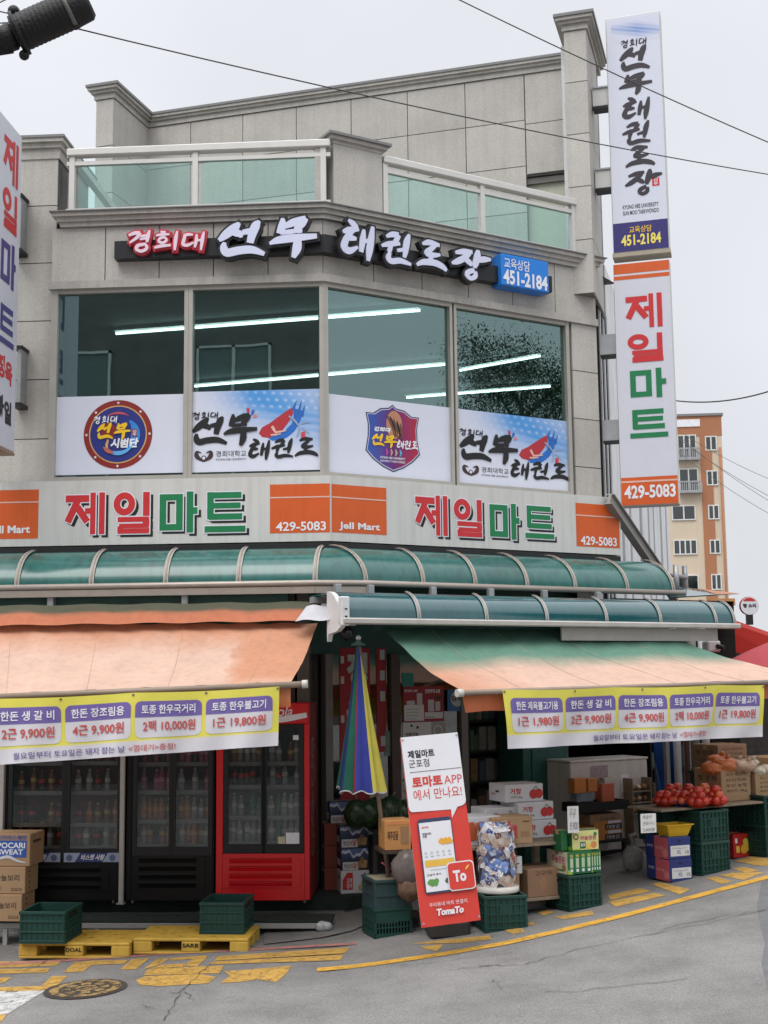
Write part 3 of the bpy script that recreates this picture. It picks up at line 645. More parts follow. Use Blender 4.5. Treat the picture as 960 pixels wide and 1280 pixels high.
def poster_brush(label, F, x0, x1, yt, yb):
    t = poster(label, F, x0, x1, yt, yb); mb = MB(); n = -.045
    u0, v0, u1, v1 = poster_quad(mb, F, x0, x1, yt, yb, n); W, H = u1-u0, v1-v0
    G = sub(F, u0, v0); X = lambda a: a*W; Y = lambda b: b*H
    mb.art(G, 0, 0, W, H, n+.001, 90, 60, paint, blueart)
    # red and blue flame of the taegeuk
    def blob(pts, col, h):
        mb.face([G.P(X(a), Y(b), n+h) for a, b in pts], paint, col)
    blob([(.59,.415),(.665,.43),(.734,.50),(.78,.57),(.798,.65),(.803,.76),(.844,.75),(.87,.73),(.85,.61),(.803,.48),(.746,.405),(.688,.37),(.63,.37)], (.02, .14, .50), .0022)
    blob([(.526,.463),(.55,.537),(.607,.583),(.688,.676),(.757,.75),(.80,.785),(.79,.694),(.757,.593),(.711,.5),(.665,.444),(.607,.407),(.555,.417)], (.42, .03, .04), .003)
    for q, (a0, b0_, a1, b1_) in enumerate(((.79,.74,.82,.86), (.83,.70,.86,.86), (.81,.66,.80,.80), (.86,.66,.885,.80))): mb.stroke(G, [(X(a0), Y(b0_), .03), (X((a0+a1)/2), Y((b0_+b1_)/2), .02), (X(a1), Y(b1_), .004)], None, n+.0034+q*.0005, paint, col=(.03, .12, .42))
    for q, (a0, b0_, a1, b1_, wd) in enumerate(((.63,.55,.66,.46,.03), (.65,.47,.74,.49,.02), (.62,.44,.70,.45,.018))): mb.stroke(G, cr([(X(a0), Y(b0_), wd), (X((a0+a1)/2), Y((b0_+b1_)/2), wd), (X(a1), Y(b1_), wd*.4)]), None, n+.0055+q*.0004, paint, col=(.72, .42, .36))
    for q, st in enumerate(([(.76,.67,.016),(.80,.62,.022),(.835,.55,.018)], [(.85,.57,.014),(.89,.585,.012),(.93,.59,.006)], [(.84,.52,.016),(.835,.46,.012),(.815,.40,.006)], [(.86,.52,.010),(.90,.47,.010),(.925,.44,.005)])): mb.stroke(G, cr([(X(a), Y(b), w_) for a, b, w_ in st]), None, n+.007+q*.0004, paint, col=(.30, .34, .44))
    mb.quad(G, X(.855), Y(.40), X(.885), Y(.47), n+.009, paint, (.55, .05, .06))
    for q, (a, b, ang, c) in enumerate(((.42,.69,150,(.05,.30,.22)), (.445,.73,100,(.5,.04,.08)), (.475,.71,60,(.06,.12,.42)), (.49,.67,20,(.62,.2,.15)))): mb.stroke(G, [(X(a)+.02*math.cos(R(ang))*k, Y(b)+.03*math.sin(R(ang))*k, wd) for k, wd in ((-.6, .012), (.6, .034), (1.6, .026))], None, n+.0045+q*.0003, paint, col=c)
    for i, ch in enumerate('경희대'): mb.brush(G, ch, X(.0+.068*i+.01), Y(.655), X(.065+.068*i+.01), Y(.745), None, n+.005, vin_black)
    mb.brush(G, '선', X(.01), Y(.32), X(.29), Y(.68), None, n+.005, vin_black); mb.brush(G, '무', X(.26), Y(.31), X(.51), Y(.71), None, n+.009, vin_black)
    for i, ch in enumerate('태권도'): mb.brush(G, ch, X(.45+.178*i), Y(.13+.02*(i > 0)), X(.615+.184*i), Y(.395), None, n+.005, vin_black)
    mb.text(G, '경희대학교', X(.195), Y(.185), X(.43), Y(.26), n+.004, vin_black, .0)
    mb.text(G, 'KYUNG HEE UNIVERSITY', X(.195), Y(.14), X(.43), Y(.165), n+.004, vin_black, .0)
    for sx in (-1, 1): mb.stroke(G, cr([(X(.10), Y(.13), .01), (X(.10+sx*.05), Y(.19), .05), (X(.10+sx*.055), Y(.25), .03), (X(.10+sx*.02), Y(.24), .01)]), None, n+.004+.001*sx, M('emblem_dark', (.05, .03, .03), .5))
    mb.disc(G, X(.10), Y(.175), .028, n+.0065, pw, 14); mb.disc(G, X(.10), Y(.175), .028, n+.0068, MATS['emblem_dark'], 14, r0=.018)
    mb.build('printed_sheet', t); return t
poster_brush('white poster with blue art and black brush lettering left of the corner post', FL, 239, 400, 488, 589)
poster_brush('white poster with blue art and black brush lettering in the rightmost window', FR, 572.5, 712, 519, 611)
# round emblem
t = poster('white window poster with a round navy and maroon emblem', FL, 67, 229, 493, 594); mb = MB(); n = -.045
u0, v0, u1, v1 = poster_quad(mb, FL, 67, 229, 494.5, 592.5, n); cu, cv = FL.px(147.5, 543, n); r = abs(FL.px(190.5, 543, n)[0]-cu)
G = sub(FL, cu, cv); maroon = M('maroon_print', (.24, .02, .018), .5); navy = M('navy_print', (.02, .03, .20), .5); gold = M('gold_print', (.62, .36, .12), .5); yel = M('yellow_print', (.80, .50, .015), .5); wht = M('white_print', (.75, .76, .80), .5)
mb.disc(G, 0, 0, r, n+.002, maroon, 48); mb.disc(G, 0, 0, r*.845, n+.003, gold, 48); mb.disc(G, 0, 0, r*.81, n+.004, navy, 48)
for k in range(8):
    a = k*math.pi/4+.4*0+math.pi/2; x, y = .92*r*math.cos(a), .92*r*math.sin(a)
    mb.face([G.P(x+.05*r*(1 if j % 2 == 0 else .42)*math.cos(math.pi/2+j*math.pi/5), y+.05*r*(1 if j % 2 == 0 else .42)*math.sin(math.pi/2+j*math.pi/5), n+.004) for j in range(10)], wht)
mb.disc(G, -.28*r, .12*r, .22*r, n+.005, maroon, 24)
arc = lambda a0, a1, rr, wd: cr([(rr*r*math.cos(R(a0+(a1-a0)*k/6)), rr*r*math.sin(R(a0+(a1-a0)*k/6)), wd*r*math.sin(math.pi*(k+.3)/6.6)) for k in range(7)])
mb.stroke(G, arc(60, 120, .62, .07), None, n+.006, M('pink_print', (.5, .08, .12), .5)); mb.stroke(G, arc(50, -60, .52, .26), None, n+.0065, M('blue_print', (.03, .22, .62), .5)); mb.stroke(G, arc(-130, -40, .55, .12), None, n+.009, M('sky_print', (.12, .40, .75), .5))
mb.stroke(G, arc(-140, -100, .55, .12), None, n+.0105, M('rust_print', (.45, .12, .08), .5)); mb.stroke(G, [(-.3*r, -.5*r, .02), (-.32*r, -.3*r, .03), (-.28*r, -.15*r, .02)], None, n+.0108, gold)
for i, ch in enumerate('경희대'): mb.brush(G, ch, (-.70+.235*i)*r, .32*r, (-.49+.235*i)*r, .54*r, None, n+.012, wht)
mb.brush(G, '선', -.60*r, -.16*r, -.12*r, .34*r, None, n+.012, yel); mb.brush(G, '무', -.10*r, -.16*r, .36*r, .32*r, None, n+.014, yel)
mb.text(G, '시범단', -.22*r, -.40*r, .58*r, -.12*r, n+.014, wht, .05, .15); mb.quad(G, .42*r, -.08*r, .56*r, .14*r, n+.013, maroon); mb.text(G, '선\n무', .43*r, -.06*r, .55*r, .12*r, n+.0135, wht, .02)
mb.build('printed_sheet', t)
# shield emblem
t = poster('white window poster with a blue to red shield emblem', FR, 412, 566, 495, 605); mb = MB()
poster_quad(mb, FR, 411, 565, 501, 600, n); cu, cv = FR.px(491, 548, n); G = sub(FR, cu, cv); w_, h_ = FR.px(524, 548, n)[0]-cu, FR.px(491, 506, n)[1]-cv
half = [(0, 1.0), (.14, .90), (.45, .86), (.72, .70), (1.0, .70), (.92, .35), (.93, .0), (1.02, -.42), (.75, -.66), (.40, -.86), (0, -1.0)]
sh = half + [(-x, y) for x, y in half[-2:0:-1]]
def shield(k, h, f):
    for i in range(len(sh)):
        a, b = sh[i], sh[(i+1) % len(sh)]; P = [(a[0]*w_*k, a[1]*h_*k), (b[0]*w_*k, b[1]*h_*k), (0, 0)]
        mb.face([G.P(x, y, n+h) for x, y in P], paint, [f(x/w_) for x, y in P])
def shc(x): return mixc((.015, .10, .42), (.11, .02, .16), (x+1)*1.0) if x < 0 else mixc((.11, .02, .16), (.40, .02, .04), x*1.1)
shield(1, .002, lambda x: (.02, .03, .12)); shield(.96, .003, lambda x: (.5, .5, .6)); shield(.93, .004, shc)
mb.disc(G, .05*w_, .40*h_, .30*w_, n+.006, M('tan_print', (.46, .22, .13), .5), 24, ry=.42*h_)
for q in range(5): mb.stroke(G, cr([((-.24+.13*q)*w_, (.70-.06*q)*h_, .012), ((-.10+.1*q)*w_, (.48-.05*q)*h_, .03), ((-.02+.09*q)*w_, (.30-.07*q)*h_, .014), ((.05+.03*q)*w_, .06*h_, .01)]), None, n+.0075+q*.0003, vin_black if q % 2 else M('dbrown_print', (.16, .06, .04), .5))
mb.text(G, '경희대', -.72*w_, .16*h_, -.12*w_, .30*h_, n+.008, wht, .04, .2)
mb.brush(G, '선', -.78*w_, -.28*h_, -.32*w_, .10*h_, None, n+.008, yel); mb.brush(G, '무', -.34*w_, -.30*h_, .12*w_, .08*h_, None, n+.009, yel)
for i, ch in enumerate('태권도'): mb.brush(G, ch, (.14+.27*i)*w_, -.30*h_, (.40+.27*i)*w_, -.03*h_, None, n+.008, wht)
for i, c in enumerate(((.5, .05, .3), (.6, .25, .2), (.35, .4, .3), (.1, .35, .55))): mb.stroke(G, [((-.26+.17*i)*w_, -.32*h_, .012), ((-.22+.17*i)*w_, -.42*h_, .03), ((-.26+.17*i)*w_, -.52*h_, .012)], None, n+.0082, paint, col=c)
mb.text(G, 'KYUNG HEE UNIVERSITY', -.48*w_, -.62*h_, .44*w_, -.555*h_, n+.008, wht, .02); mb.text(G, 'SUN MOO TAEKWONDO', -.48*w_, -.72*h_, .44*w_, -.655*h_, n+.008, wht, .01)
mb.build('printed_sheet', t)

# ------------------------------------------------------------------ fascia sign
fs = thing('fascia_sign', 'long white shop fascia with red and green lettering and orange boxes wrapping the corner', 'shop sign', FL.P(0, zS0, .3))
def ptext(mb, F, n, body, rc, mat, bold=.03, **k): mb.text(F, body, *F.rect(*rc, n), n, mat, bold, **k)
def shadowed(mb, F, ch, rc, n, mat):
    a, c, b, d = F.rect(*rc, n); mb.block(F, ch, a+.034, c-.032, b+.034, d-.032, n+.001, vin_black, .004); mb.block(F, ch, a, c, b, d, n+.0035, vin_white, .012); mb.block(F, ch, a, c, b, d, n+.006, mat)
mb = MB(); vprism(mb, FL, [(UL, .02), (KC*.02, .02), (KC*.3, .3), (UL, .3)][::-1], zS0, zS1, sign_white)
for ch, x0, x1, mt in (('제', 82, 131, vin_red), ('일', 142, 187, vin_red), ('마', 200, 247, vin_green), ('트', 256, 307, vin_green)): shadowed(mb, FL, ch, (x0, 616-(x0-82)*.012, x1, 668-(x0-82)*.018), .3, mt)
def obox(mb, F, x0, x1, yt, yb, yl, n, u1=None):
    a, c, b, d = F.rect(x0, yt, x1, yb, n); b = u1 if u1 is not None else b
    mb.quad(F, a, c, b, d, n+.002, vin_orange); v = F.px((x0+x1)/2, yl, n)[1]; mb.quad(F, a, v-.007, b, v+.007, n+.004, M('vinyl_pink', (.70, .45, .38), .5))
obox(mb, FL, 337.5, 413, 605, 666, 621.5, .3, KC*.3-.001); ptext(mb, FL, .305, '429-5083', (345, 652, 407.5, 663.5), wht, .02)
obox(mb, FL, -60, 48, 613, 674, 628.5, .3); ptext(mb, FL, .305, 'JeIl Mart', (-14, 657, 37.5, 669.5), wht, .03)
mb.build('sign_panel', fs)
mb = MB(); uSE = FR.px(775.5, 650, .3)[0]
vprism(mb, FR, [(-KC*.02, .02), (uSE, .02), (uSE, .3), (-KC*.3, .3)][::-1], zS0, zS1, sign_white)
for ch, x0, x1, yt, yb, mt in (('제', 519, 559, 619, 669, vin_red), ('일', 567, 602, 624, 671, vin_red), ('마', 612, 649, 629, 674, vin_green), ('트', 656, 692, 632, 673, vin_green)): shadowed(mb, FR, ch, (x0, yt, x1, yb), .3, mt)
a, c, b, d = FR.rect(414, 607, 483, 666.5, .3); a = -KC*.3+.001
obox(mb, FR, 414.5, 483, 607.5, 667, 623.5, .3); ptext(mb, FR, .305, 'JeIl Mart', (424, 653.5, 475, 664.5), wht, .03)
obox(mb, FR, 720, 774, 630.5, 684, 645.5, .3); ptext(mb, FR, .305, '429-5083', (726, 671, 771, 682), wht, .02)
mb.build('sign_panel', fs)
# ------------------------------------------------------------------ raised brush lettering sign
bs = thing('raised_letter_sign', 'black bar sign with raised white brush letters and a blue phone box under the cornice', 'sign', FL.P(-1, zWT+.3, .1))
blk = M('sign_black', (.016, .016, .018), .4, var=.15); lit = M('letter_white', (.62, .65, .82), .4, var=.02); letred = M('letter_red', (.48, .03, .05), .4, var=.05); letpink = M('letter_pink', (.78, .60, .70), .4, var=.03)
mb = MB()
u0, v0, _, v1 = FL.rect(142, 296, 400, 318, .16); vv0, vv1 = v0, v1
vprism(mb, FL, [(u0, .01), (0, .01), (KC*.13, .13), (u0, .13)][::-1], v0+.0, v1, blk); uE = FR.px(690, 350, .13)[0]
vr1 = FR.px(415, 290, .13)[1]; vr0 = FR.px(415, 316, .13)[1]
vprism(mb, FR, [(0, .01), (uE, .01), (uE, .13), (-KC*.13, .13)][::-1], v0, v1, blk); mb.build('backing_bar', bs)
def raised(F, ch, rc, n0, face, back, fat, d):
    a, c, b, e = F.rect(*rc, n0+d); m_ = MB(); m_.brush(F, ch, a, c, b, e, n0, n0+d-.02, back, fat); m_.brush(F, ch, a, c, b, e, n0+d-.015, n0+d, face); m_.build('letter', bs)
for i, ch in enumerate('경희대'): raised(FL, ch, (160+33*i, 288+i*1, 192+32*i, 314-i*.5), .13, letpink, letred, .022, .07)
raised(FL, '선', (273, 277, 333, 322), .13, lit, blk, .028, .10); raised(FL, '무', (338, 272, 395, 323), .13, lit, blk, .028, .10)
for ch, rc in (('태', (428, 277, 468, 325)), ('권', (478, 290, 515, 331)), ('도', (521, 302, 558, 338)), ('장', (566, 311, 612, 348))): raised(FR, ch, rc, .13, lit, blk, .028, .10)
mb = MB(); bluep = M('blue_panel', (.015, .20, .66), .35, var=.03); a, c, b, d = FR.rect(627, 322, 686, 361, .2); mb.box(FR, a, b, c, d, .01, .2, bluep, .01)
mb.text(FR, '교육상담', *FR.rect(630, 324.5, 662, 337.5, .2), .205, wht, .01); mb.text(FR, '451-2184', *FR.rect(629, 341, 684, 359, .2), .205, wht, .035); mb.build('phone_box', bs)

# ------------------------------------------------------------------ vertical signs on the right
def signframe(px, py, Y): O = at(px, py, Y); O.z = 0; return Frame(O, A_S)
FV = signframe(762, 320, 15.55)
def vsign(name, label, q, build):
    (xl, yt), (xr, yb) = q; a = FV.px(xl, (yt+yb)/2)[0]
    return a
s1 = thing('vertical_sign', 'tall white vertical sign with black brush lettering and a navy phone strip', 'sign', FV.P(.3, 6, 0))
u0 = FV.px(761.5, 170)[0]; u1 = FV.px(831, 165)[0]; v1 = FV.px(790, 18.5)[1]; v0 = FV.px(801, 313.5)[1]; W, H = u1-u0, v1-v0; G = sub(FV, u0, v0)
def swoosh(a, b): return mixc((.62, .64, .76), (.06, .20, .55), max(0, 1-abs(b-.5-.5*(a-.5)*-.6)*2.3-abs(a-.55)*.9)*(.75+.35*math.sin((b+a*.5)*40)))
mb = MB(); mb.box(G, 0, W, 0, H, -.22, 0, sign_white, .008); mb.quad(G, .012, .012, W-.012, H-.012, .002, pw)
mb.art(G, W*.1, H*.885, W*.98, H*.985, .003, 40, 20, paint, swoosh)
for i, ch in enumerate('경희대'): mb.brush(G, ch, W*(.27+.16*i), H*.862, W*(.42+.16*i), H*.895, None, .005, vin_black)
ink = M('brush_ink', (.035, .03, .04), .5)
for ch, a, b, y0, y1 in (('선', .24, .80, .755, .862), ('무', .22, .80, .655, .745), ('태', .26, .76, .545, .645), ('권', .25, .76, .445, .54), ('도', .28, .80, .345, .435), ('장', .27, .90, .235, .335)): mb.brush(G, ch, W*a, H*y0, W*b, H*y1, None, .005, ink)
mb.quad(G, W*.74, H*.262, W*.87, H*.295, .004, vin_red); mb.text(G, '선\n무', W*.765, H*.265, W*.845, H*.292, .006, wht, .02)
mb.text(G, 'KYUNG HEE UNIVERSITY', W*.20, H*.178, W*.84, H*.195, .005, ink, .01); mb.text(G, 'SUN MOO TAEKWONDO', W*.20, H*.153, W*.84, H*.170, .005, ink, .01)
mb.quad(G, .008, .008, W-.008, H*.122, .005, vin_navy); mb.text(G, '교육상담', W*.30, H*.076, W*.70, H*.104, .008, yel, .01); mb.text(G, '451-2184', W*.15, H*.025, W*.86, H*.070, .008, M('pale_yellow_print', (.82, .68, .12), .5), .03)
mb.build('sign_box', s1)
mb = MB(); mb.box(G, -.01, W+.01, -.055, -.004, -.23, .01, M('sign_trim', (.38, .33, .26), .5)); mb.build('bottom_trim', s1)
for y in (119, 222):
    mb = MB(); v = FV.px(750, y)[1]; mb.box(FV, u0-.20, u0, v-.12, v+.12, -.2, -.06, white_metal); mb.box(FV, u0-.20, u0, v-.15, v-.12, -.22, -.04, black_metal); mb.box(FV, u0-.20, u0, v+.12, v+.14, -.22, -.04, steel); mb.build('bracket', s1)
s2 = thing('vertical_sign', 'lower white vertical sign with red and green block letters and an orange phone strip', 'sign', FV.P(.3, 4, 0))
u0 = FV.px(771.5, 480)[0]; u1 = FV.px(843, 480)[0]; v1 = FV.px(802, 327.5)[1]; v0 = FV.px(812, 631.5)[1]; W, H = u1-u0, v1-v0; G = sub(FV, u0, v0)
mb = MB(); mb.box(G, 0, W, 0, H, -.22, 0, sign_white, .008); mb.quad(G, .006, .01, W-.006, H-.01, .002, M('panel_white', (.60, .61, .68), .45, var=.03))
mb.quad(G, .006, H*.957, W-.006, H-.004, .004, vin_orange); mb.quad(G, .006, H*.932, W-.006, H*.948, .004, vin_orange)
for ch, mt, y0, y1, a, b in (('제', vin_red, .725, .865, .20, .84), ('일', vin_red, .585, .70, .21, .83), ('마', vin_green, .435, .555, .23, .86), ('트', vin_green, .275, .39, .20, .86)): mb.block(G, ch, W*a, H*y0, W*b, H*y1, .006, mt)
mb.quad(G, .006, .01, W-.006, H*.115, .004, vin_orange); mb.quad(G, .006, H*.094, W-.006, H*.101, .006, MATS['vinyl_pink']); mb.text(G, '429-5083', W*.06, H*.028, W*.95, H*.082, .008, wht, .03)
mb.build('sign_box', s2)
for y in (429, 537):
    mb = MB(); v = FV.px(760, y)[1]; mb.box(FV, u0-.2, u0, v-.13, v+.13, -.2, -.06, steel); mb.box(FV, u0-.2, u0, v-.15, v-.13, -.22, -.04, black_metal); mb.build('bracket', s2)
# ------------------------------------------------------------------ projecting sign on the left
Op = at(22.5, 370, 13.35); Op.z = 0; FP = Frame(Op, A_L+math.pi/2)      # u runs away from the viewer, faces right
s3 = thing('projecting_sign', 'white projecting sign with red and navy letters seen edge on at the left', 'sign', FP.P(-.4, 4, 0))
v1 = FP.px(28, 172)[1]; v0 = FP.px(17, 566)[1]; G = sub(FP, -1.1, v0); H = v1-v0; W = 1.1
mb = MB(); mb.box(G, 0, W, 0, H, -.2, 0, sign_white, .006); mb.quad(G, .01, .01, W-.01, H-.01, .002, MATS['panel_white'])
vin_navy2 = M('vinyl_navy2', (.06, .04, .20), .45)
for ch, mt, y0, y1 in (('제', vin_red, .815, .955), ('일', vin_red, .665, .79), ('마', vin_navy2, .49, .63), ('트', vin_navy2, .31, .43)): mb.block(G, ch, W*.52, H*y0, W*.905, H*y1, .005, mt)
for ch, mt, y0, y1, a in (('정', vin_red, .205, .275, .50), ('육', vin_red, .195, .265, .70), ('과', vin_black, .085, .155, .50), ('일', vin_black, .075, .145, .70)): mb.text(G, ch, W*a, H*y0, W*(a+.19), H*y1, .005, mt, .05)
mb.build('sign_box', s3); mb = MB(); mb.box(G, -.005, W+.005, -.03, -.002, -.205, .005, M('wood_trim', (.30, .20, .14), .6)); mb.build('bottom_trim', s3)
# drain duct on the pier wall
for y0, y1, nm in ((252, 316, 'upper'), (440, 507, 'lower')):
    u, v = FL.px(32, y1, -.1); u2, v2 = FL.px(32, y0, -.1)
    dt = thing('steel_bracket', f'{nm} steel bracket post behind the projecting sign on the left wall', 'bracket', FL.P(u, v, -.1))
    mb = MB(); mb.box(FL, u-.05, u-.01, v, v2, -.15, .05, steel); mb.build('post', dt); mb = MB(); mb.box(FL, u-.1, u+.01, v-.04, v, -.15, .08, black_metal); mb.build('clamp', dt); mb = MB(); mb.box(FL, u-.1, u+.01, v2, v2+.03, -.15, .08, black_metal); mb.build('clamp', dt)
# ------------------------------------------------------------------ ceiling light tubes inside the upper room
tube_m = emit('light_tube', (1, .97, .97), 9.0)
zt_ = zWT+.22
for i, (p0, p1, lb) in enumerate((((145, 417), (525, 388), 'topmost ceiling light tube crossing the three left windows'), ((242, 483), (563, 455), 'long ceiling light tube just above the posters left of the middle right mullion'), ((508, 497), (688, 483), 'lowest ceiling light tube at the right windows'), ((575, 463), (675, 445), 'short ceiling light tube high in the rightmost window'))):
    a = pz(*p0, zt_); b = pz(*p1, zt_); t = thing('ceiling_light', lb, 'light', (a+b)/2)
    mb = MB(); mb.tube([a, b], .017, tube_m, 8); mb.build('tube', t)
    d = (b-a).normalized(); Fx = Frame(a, U=d, V=Vector((0, 0, 1)), N=d.cross(Vector((0, 0, 1)))); mb = MB(); mb.box(Fx, -.03, (b-a).length+.03, .03, zR1-zt_-.002, -.04, .04, white_metal); mb.build('housing', t)
# ================================================================== CANOPIES
poly_up = M('green_polycarbonate', (.030, .135, .118), .20, var=.3, scale=1.6, trans=.15, dirt=.35, spec=.7)
poly_lo = M('teal_polycarbonate', (.010, .085, .095), .07, var=.2, scale=1.5, trans=.1, spec=.9, dirt=.2, coat=.5)
ribm = M('canopy_rib', (.36, .33, .29), .5, var=.2, scale=20); gutm = M('canopy_gutter', (.36, .31, .27), .4, .3, var=.12)
def arcp(n0, z0, n1, z1, k=10, bulge=.5):
    """quarter-round profile from the wall (n0, z0) down to the gutter (n1, z1)"""
    o = []
    for i in range(k+1):
        a = math.pi/2*i/k; o.append((n0+(n1-n0)*math.sin(a), z1+(z0-z1)*math.cos(a)))
    return o
NU1 = .88
zg = FL.px(200, 732, NU1)[1]; zt0 = FL.px(200, 690, .42)[1]
cL = FL.px(394, 730, NU1)[0]; cR = FR.px(457, 722, NU1)[0]; ctop = KC*.34
prof = arcp(.34, zt0+.02, NU1, zg)
gL = lambda u: (lambda n, z: FL.P(u, z, n)); gR = lambda u: (lambda n, z: FR.P(u, z, n))
def profpts(edge):
    """edge(f) -> point in plan for f in 0..1 from wall to gutter"""
    return [Vector((edge((n-.34)/(NU1-.34)).x, edge((n-.34)/(NU1-.34)).y, z)) for n, z in prof]
wallL = lambda u: (lambda f: FL.P(u, 0, .34+(NU1-.34)*f)); wallR = lambda u: (lambda f: FR.P(u, 0, .34+(NU1-.34)*f))
pc = FL.P(ctop, 0, .34); pcl = FL.P(cL, 0, NU1); pcr = FR.P(cR, 0, NU1)
tl = FL.P(cL+.02, 0, .34); tr = FR.P(cR-.12, 0, .34)
eL = lambda f: tl.lerp(pcl, f); eR = lambda f: tr.lerp(pcr, f)
uCE = FR.px(842, 742, NU1)[0]
edgesL = [wallL(FL.px(x, 732, NU1)[0]) for x in (-75, 21, 114, 207, 298)] + [eL]
edgesR = [eR] + [wallR(FR.px(x, 726, NU1)[0]) for x in (529, 594, 659, 719, 784)] + [wallR(uCE)]
cn = thing('green_canopy', 'long green curved polycarbonate canopy running round the corner under the white fascia', 'canopy', FL.P(-1, zg, .6))
allE = edgesL + edgesR
for i in range(len(allE)-1):
    A = profpts(allE[i]); B = profpts(allE[i+1]); mb = MB()
    mb.sheet(lambda s_, t_: A[round(t_*10)].lerp(B[round(t_*10)], s_), 6, 10, poly_up); mb.build('panel', cn)
for e in allE[:-1]+[allE[-1]]:
    P = profpts(e); mb = MB(); d = (allE[1](1)-allE[0](1)).normalized() if e in edgesL else FR.U
    mb.poly([p+d*k*.026+Vector((0, 0, .012)) + (p-Vector((P[0].x, P[0].y, P[-1].z))).normalized()*.008 for p in P for k in (-1, 1)], [(2*i, 2*i+1, 2*i+3, 2*i+2) for i in range(10)], ribm, smooth=True)
    mb.tube([p+Vector((0, 0, .012)) + (p-Vector((P[0].x, P[0].y, P[-1].z))).normalized()*.014 for p in P], .006, gutm, 6); mb.build('rib', cn)
mb = MB(); gp = [FL.P(-5.6, zg, NU1+.02), FL.P(cL, zg, NU1+.02), FR.P(cR, zg, NU1+.02), FR.P(uCE+.15, zg, NU1+.02)]
mb.tube(gp, .032, gutm, 10); mb.build('gutter_pipe', cn)
mb = MB(); 
for a, b in zip(gp[:2], gp[1:3]):
    d = (b-a).normalized(); Fx = Frame(a, U=d, V=Vector((0, 0, 1)), N=d.cross(Vector((0, 0, 1)))); mb.box(Fx, 0, (b-a).length, -.10, -.034, -.05, .015, gutm)
mb.build('gutter_board', cn)
mb = MB()   # flat underside frames
for x in (62, 230, 405): 
    u = FL.px(x, 745, .9)[0]; mb.box(FL, u-.03, u+.03, zg-.25, zg-.1, -.4, NU1, steel)
mb.build('support_frame', cn)
# flat sheet that sticks out at the right end
mb = MB(); SH = [at(826, 732, 15.9), at(926, 743.5, 15.7), at(895, 744.5, 15.0), at(838, 748, 14.7)]; rst = M('sheet_rust', (.38, .17, .09), .7, var=.3)
for dz_ in (0, .012): mb.face([p+Vector((0, 0, dz_)) for p in SH], poly_lo)
mb.face([SH[1].lerp(SH[0], .5)+Vector((0, 0, .016)), SH[1]+Vector((0, 0, .016)), SH[2]+Vector((0, 0, .016))], rst)
mb.build('flat_sheet', cn)
for px_, Y_ in ((846, 15.6), (857, 16.2)):
    mb = MB(); p = at(px_, 742, Y_); mb.tube([p, p+Vector((0, 0, .35))], .035, steel, 8); mb.build('post', cn)
mb = MB(); mb.tube([at(822, 715, 15.6), at(858, 722, 16.2)], .03, steel, 6); mb.build('top_rail', cn)
# lower canopy on the right street
NB, NF = 1.31, 1.55
zf = FR.px(640, 778.5, NF)[1]; zb = FR.px(640, 750, 1.22)[1]+.03
uA = FR.px(430, 777, NF)[0]; uB = FR.px(922, 781, NF)[0]
c2 = thing('teal_canopy', 'lower glossy teal canopy with pale ribs over the right shop front', 'canopy', FR.P(1, zf, 1.2))
pr2 = arcp(NB, zb, NF, zf+.02)
us = [uA] + [FR.px(x, 762, 1.4)[0] for x in (513, 597, 672, 746, 813, 882)] + [uB-.05]
for i in range(len(us)-1):
    mb = MB(); mb.sheet(lambda s_, t_: FR.P(lerp(us[i], us[i+1], s_), pr2[round(t_*10)][1], pr2[round(t_*10)][0]), 6, 10, poly_lo); mb.build('panel', c2)
for u in us[1:]:
    mb = MB(); P = [(n+.01*(n-NB)/(NF-NB), z+.012) for n, z in pr2]
    mb.poly([FR.P(u+k*.022, z, n) for n, z in P for k in (-1, 1)], [(2*i, 2*i+1, 2*i+3, 2*i+2) for i in range(10)], M('pale_rib', (.40, .40, .39), .4, .2), smooth=True); mb.tube([FR.P(u, z+.006, n) for n, z in P], .007, gutm, 6); mb.build('rib', c2)
mb = MB(); mb.box(FR, uA-.03, uB, zf-.035, zf+.025, NF-.02, NF+.06, M('pale_gutter', (.44, .42, .39), .35, .3), .012); mb.build('gutter', c2)
mb = MB(); endp = M('end_plate', (.62, .63, .63), .4); mb.prism(Frame(FR.P(uA, 0, 0), U=-FR.N, V=Vector((0, 0, 1)), N=-FR.U), [(-n, z) for n, z in pr2]+[(-NF-.02, zf-.06), (-NF+.06, zf-.10), (-NB-.03, zf-.12), (-NB, zf-.19)], 0, .05, endp)
mb.box(FR, uA-.05, uA+.04, zf-.05, zb-.06, NF-.02, NF+.045, endp, .01)
for z_ in (.03, .10): mb.box(FR, uA-.015, uA+.01, zf+z_, zf+z_+.012, NF+.045, NF+.05, black_metal)
mb.build('end_plate', c2)
for x in (422, 463, 541, 613, 680, 747):
    mb = MB(); u = FR.px(x, 738, NU1+.06)[0]; mb.box(FR, u-.032, u+.032, zb-.05, zg-.02, NU1+.03, NU1+.09, steel, .005); mb.build('post', c2)
mb = MB(); a, b = FR.px(702, 790, 1.5)[0], FR.px(897, 790, 1.5)[0]; mb.box(FR, a, b, FR.px(800, 801, 1.5)[1], zf-.036, 1.48, 1.5, M('valance_board', (.40, .38, .36), .5, var=.1)); mb.build('valance', c2)
mb = MB(); mb.box(FR, uA-.02, uB-.1, zb-.09, zb-.03, NU1+.02, NU1+.10, steel); mb.build('back_beam', c2)
mb = MB(); mb.box(FR, uA, uB-.05, zb-.025, zb-.012, NU1+.0, NB+.02, poly_lo); mb.build('flat_panel', c2)
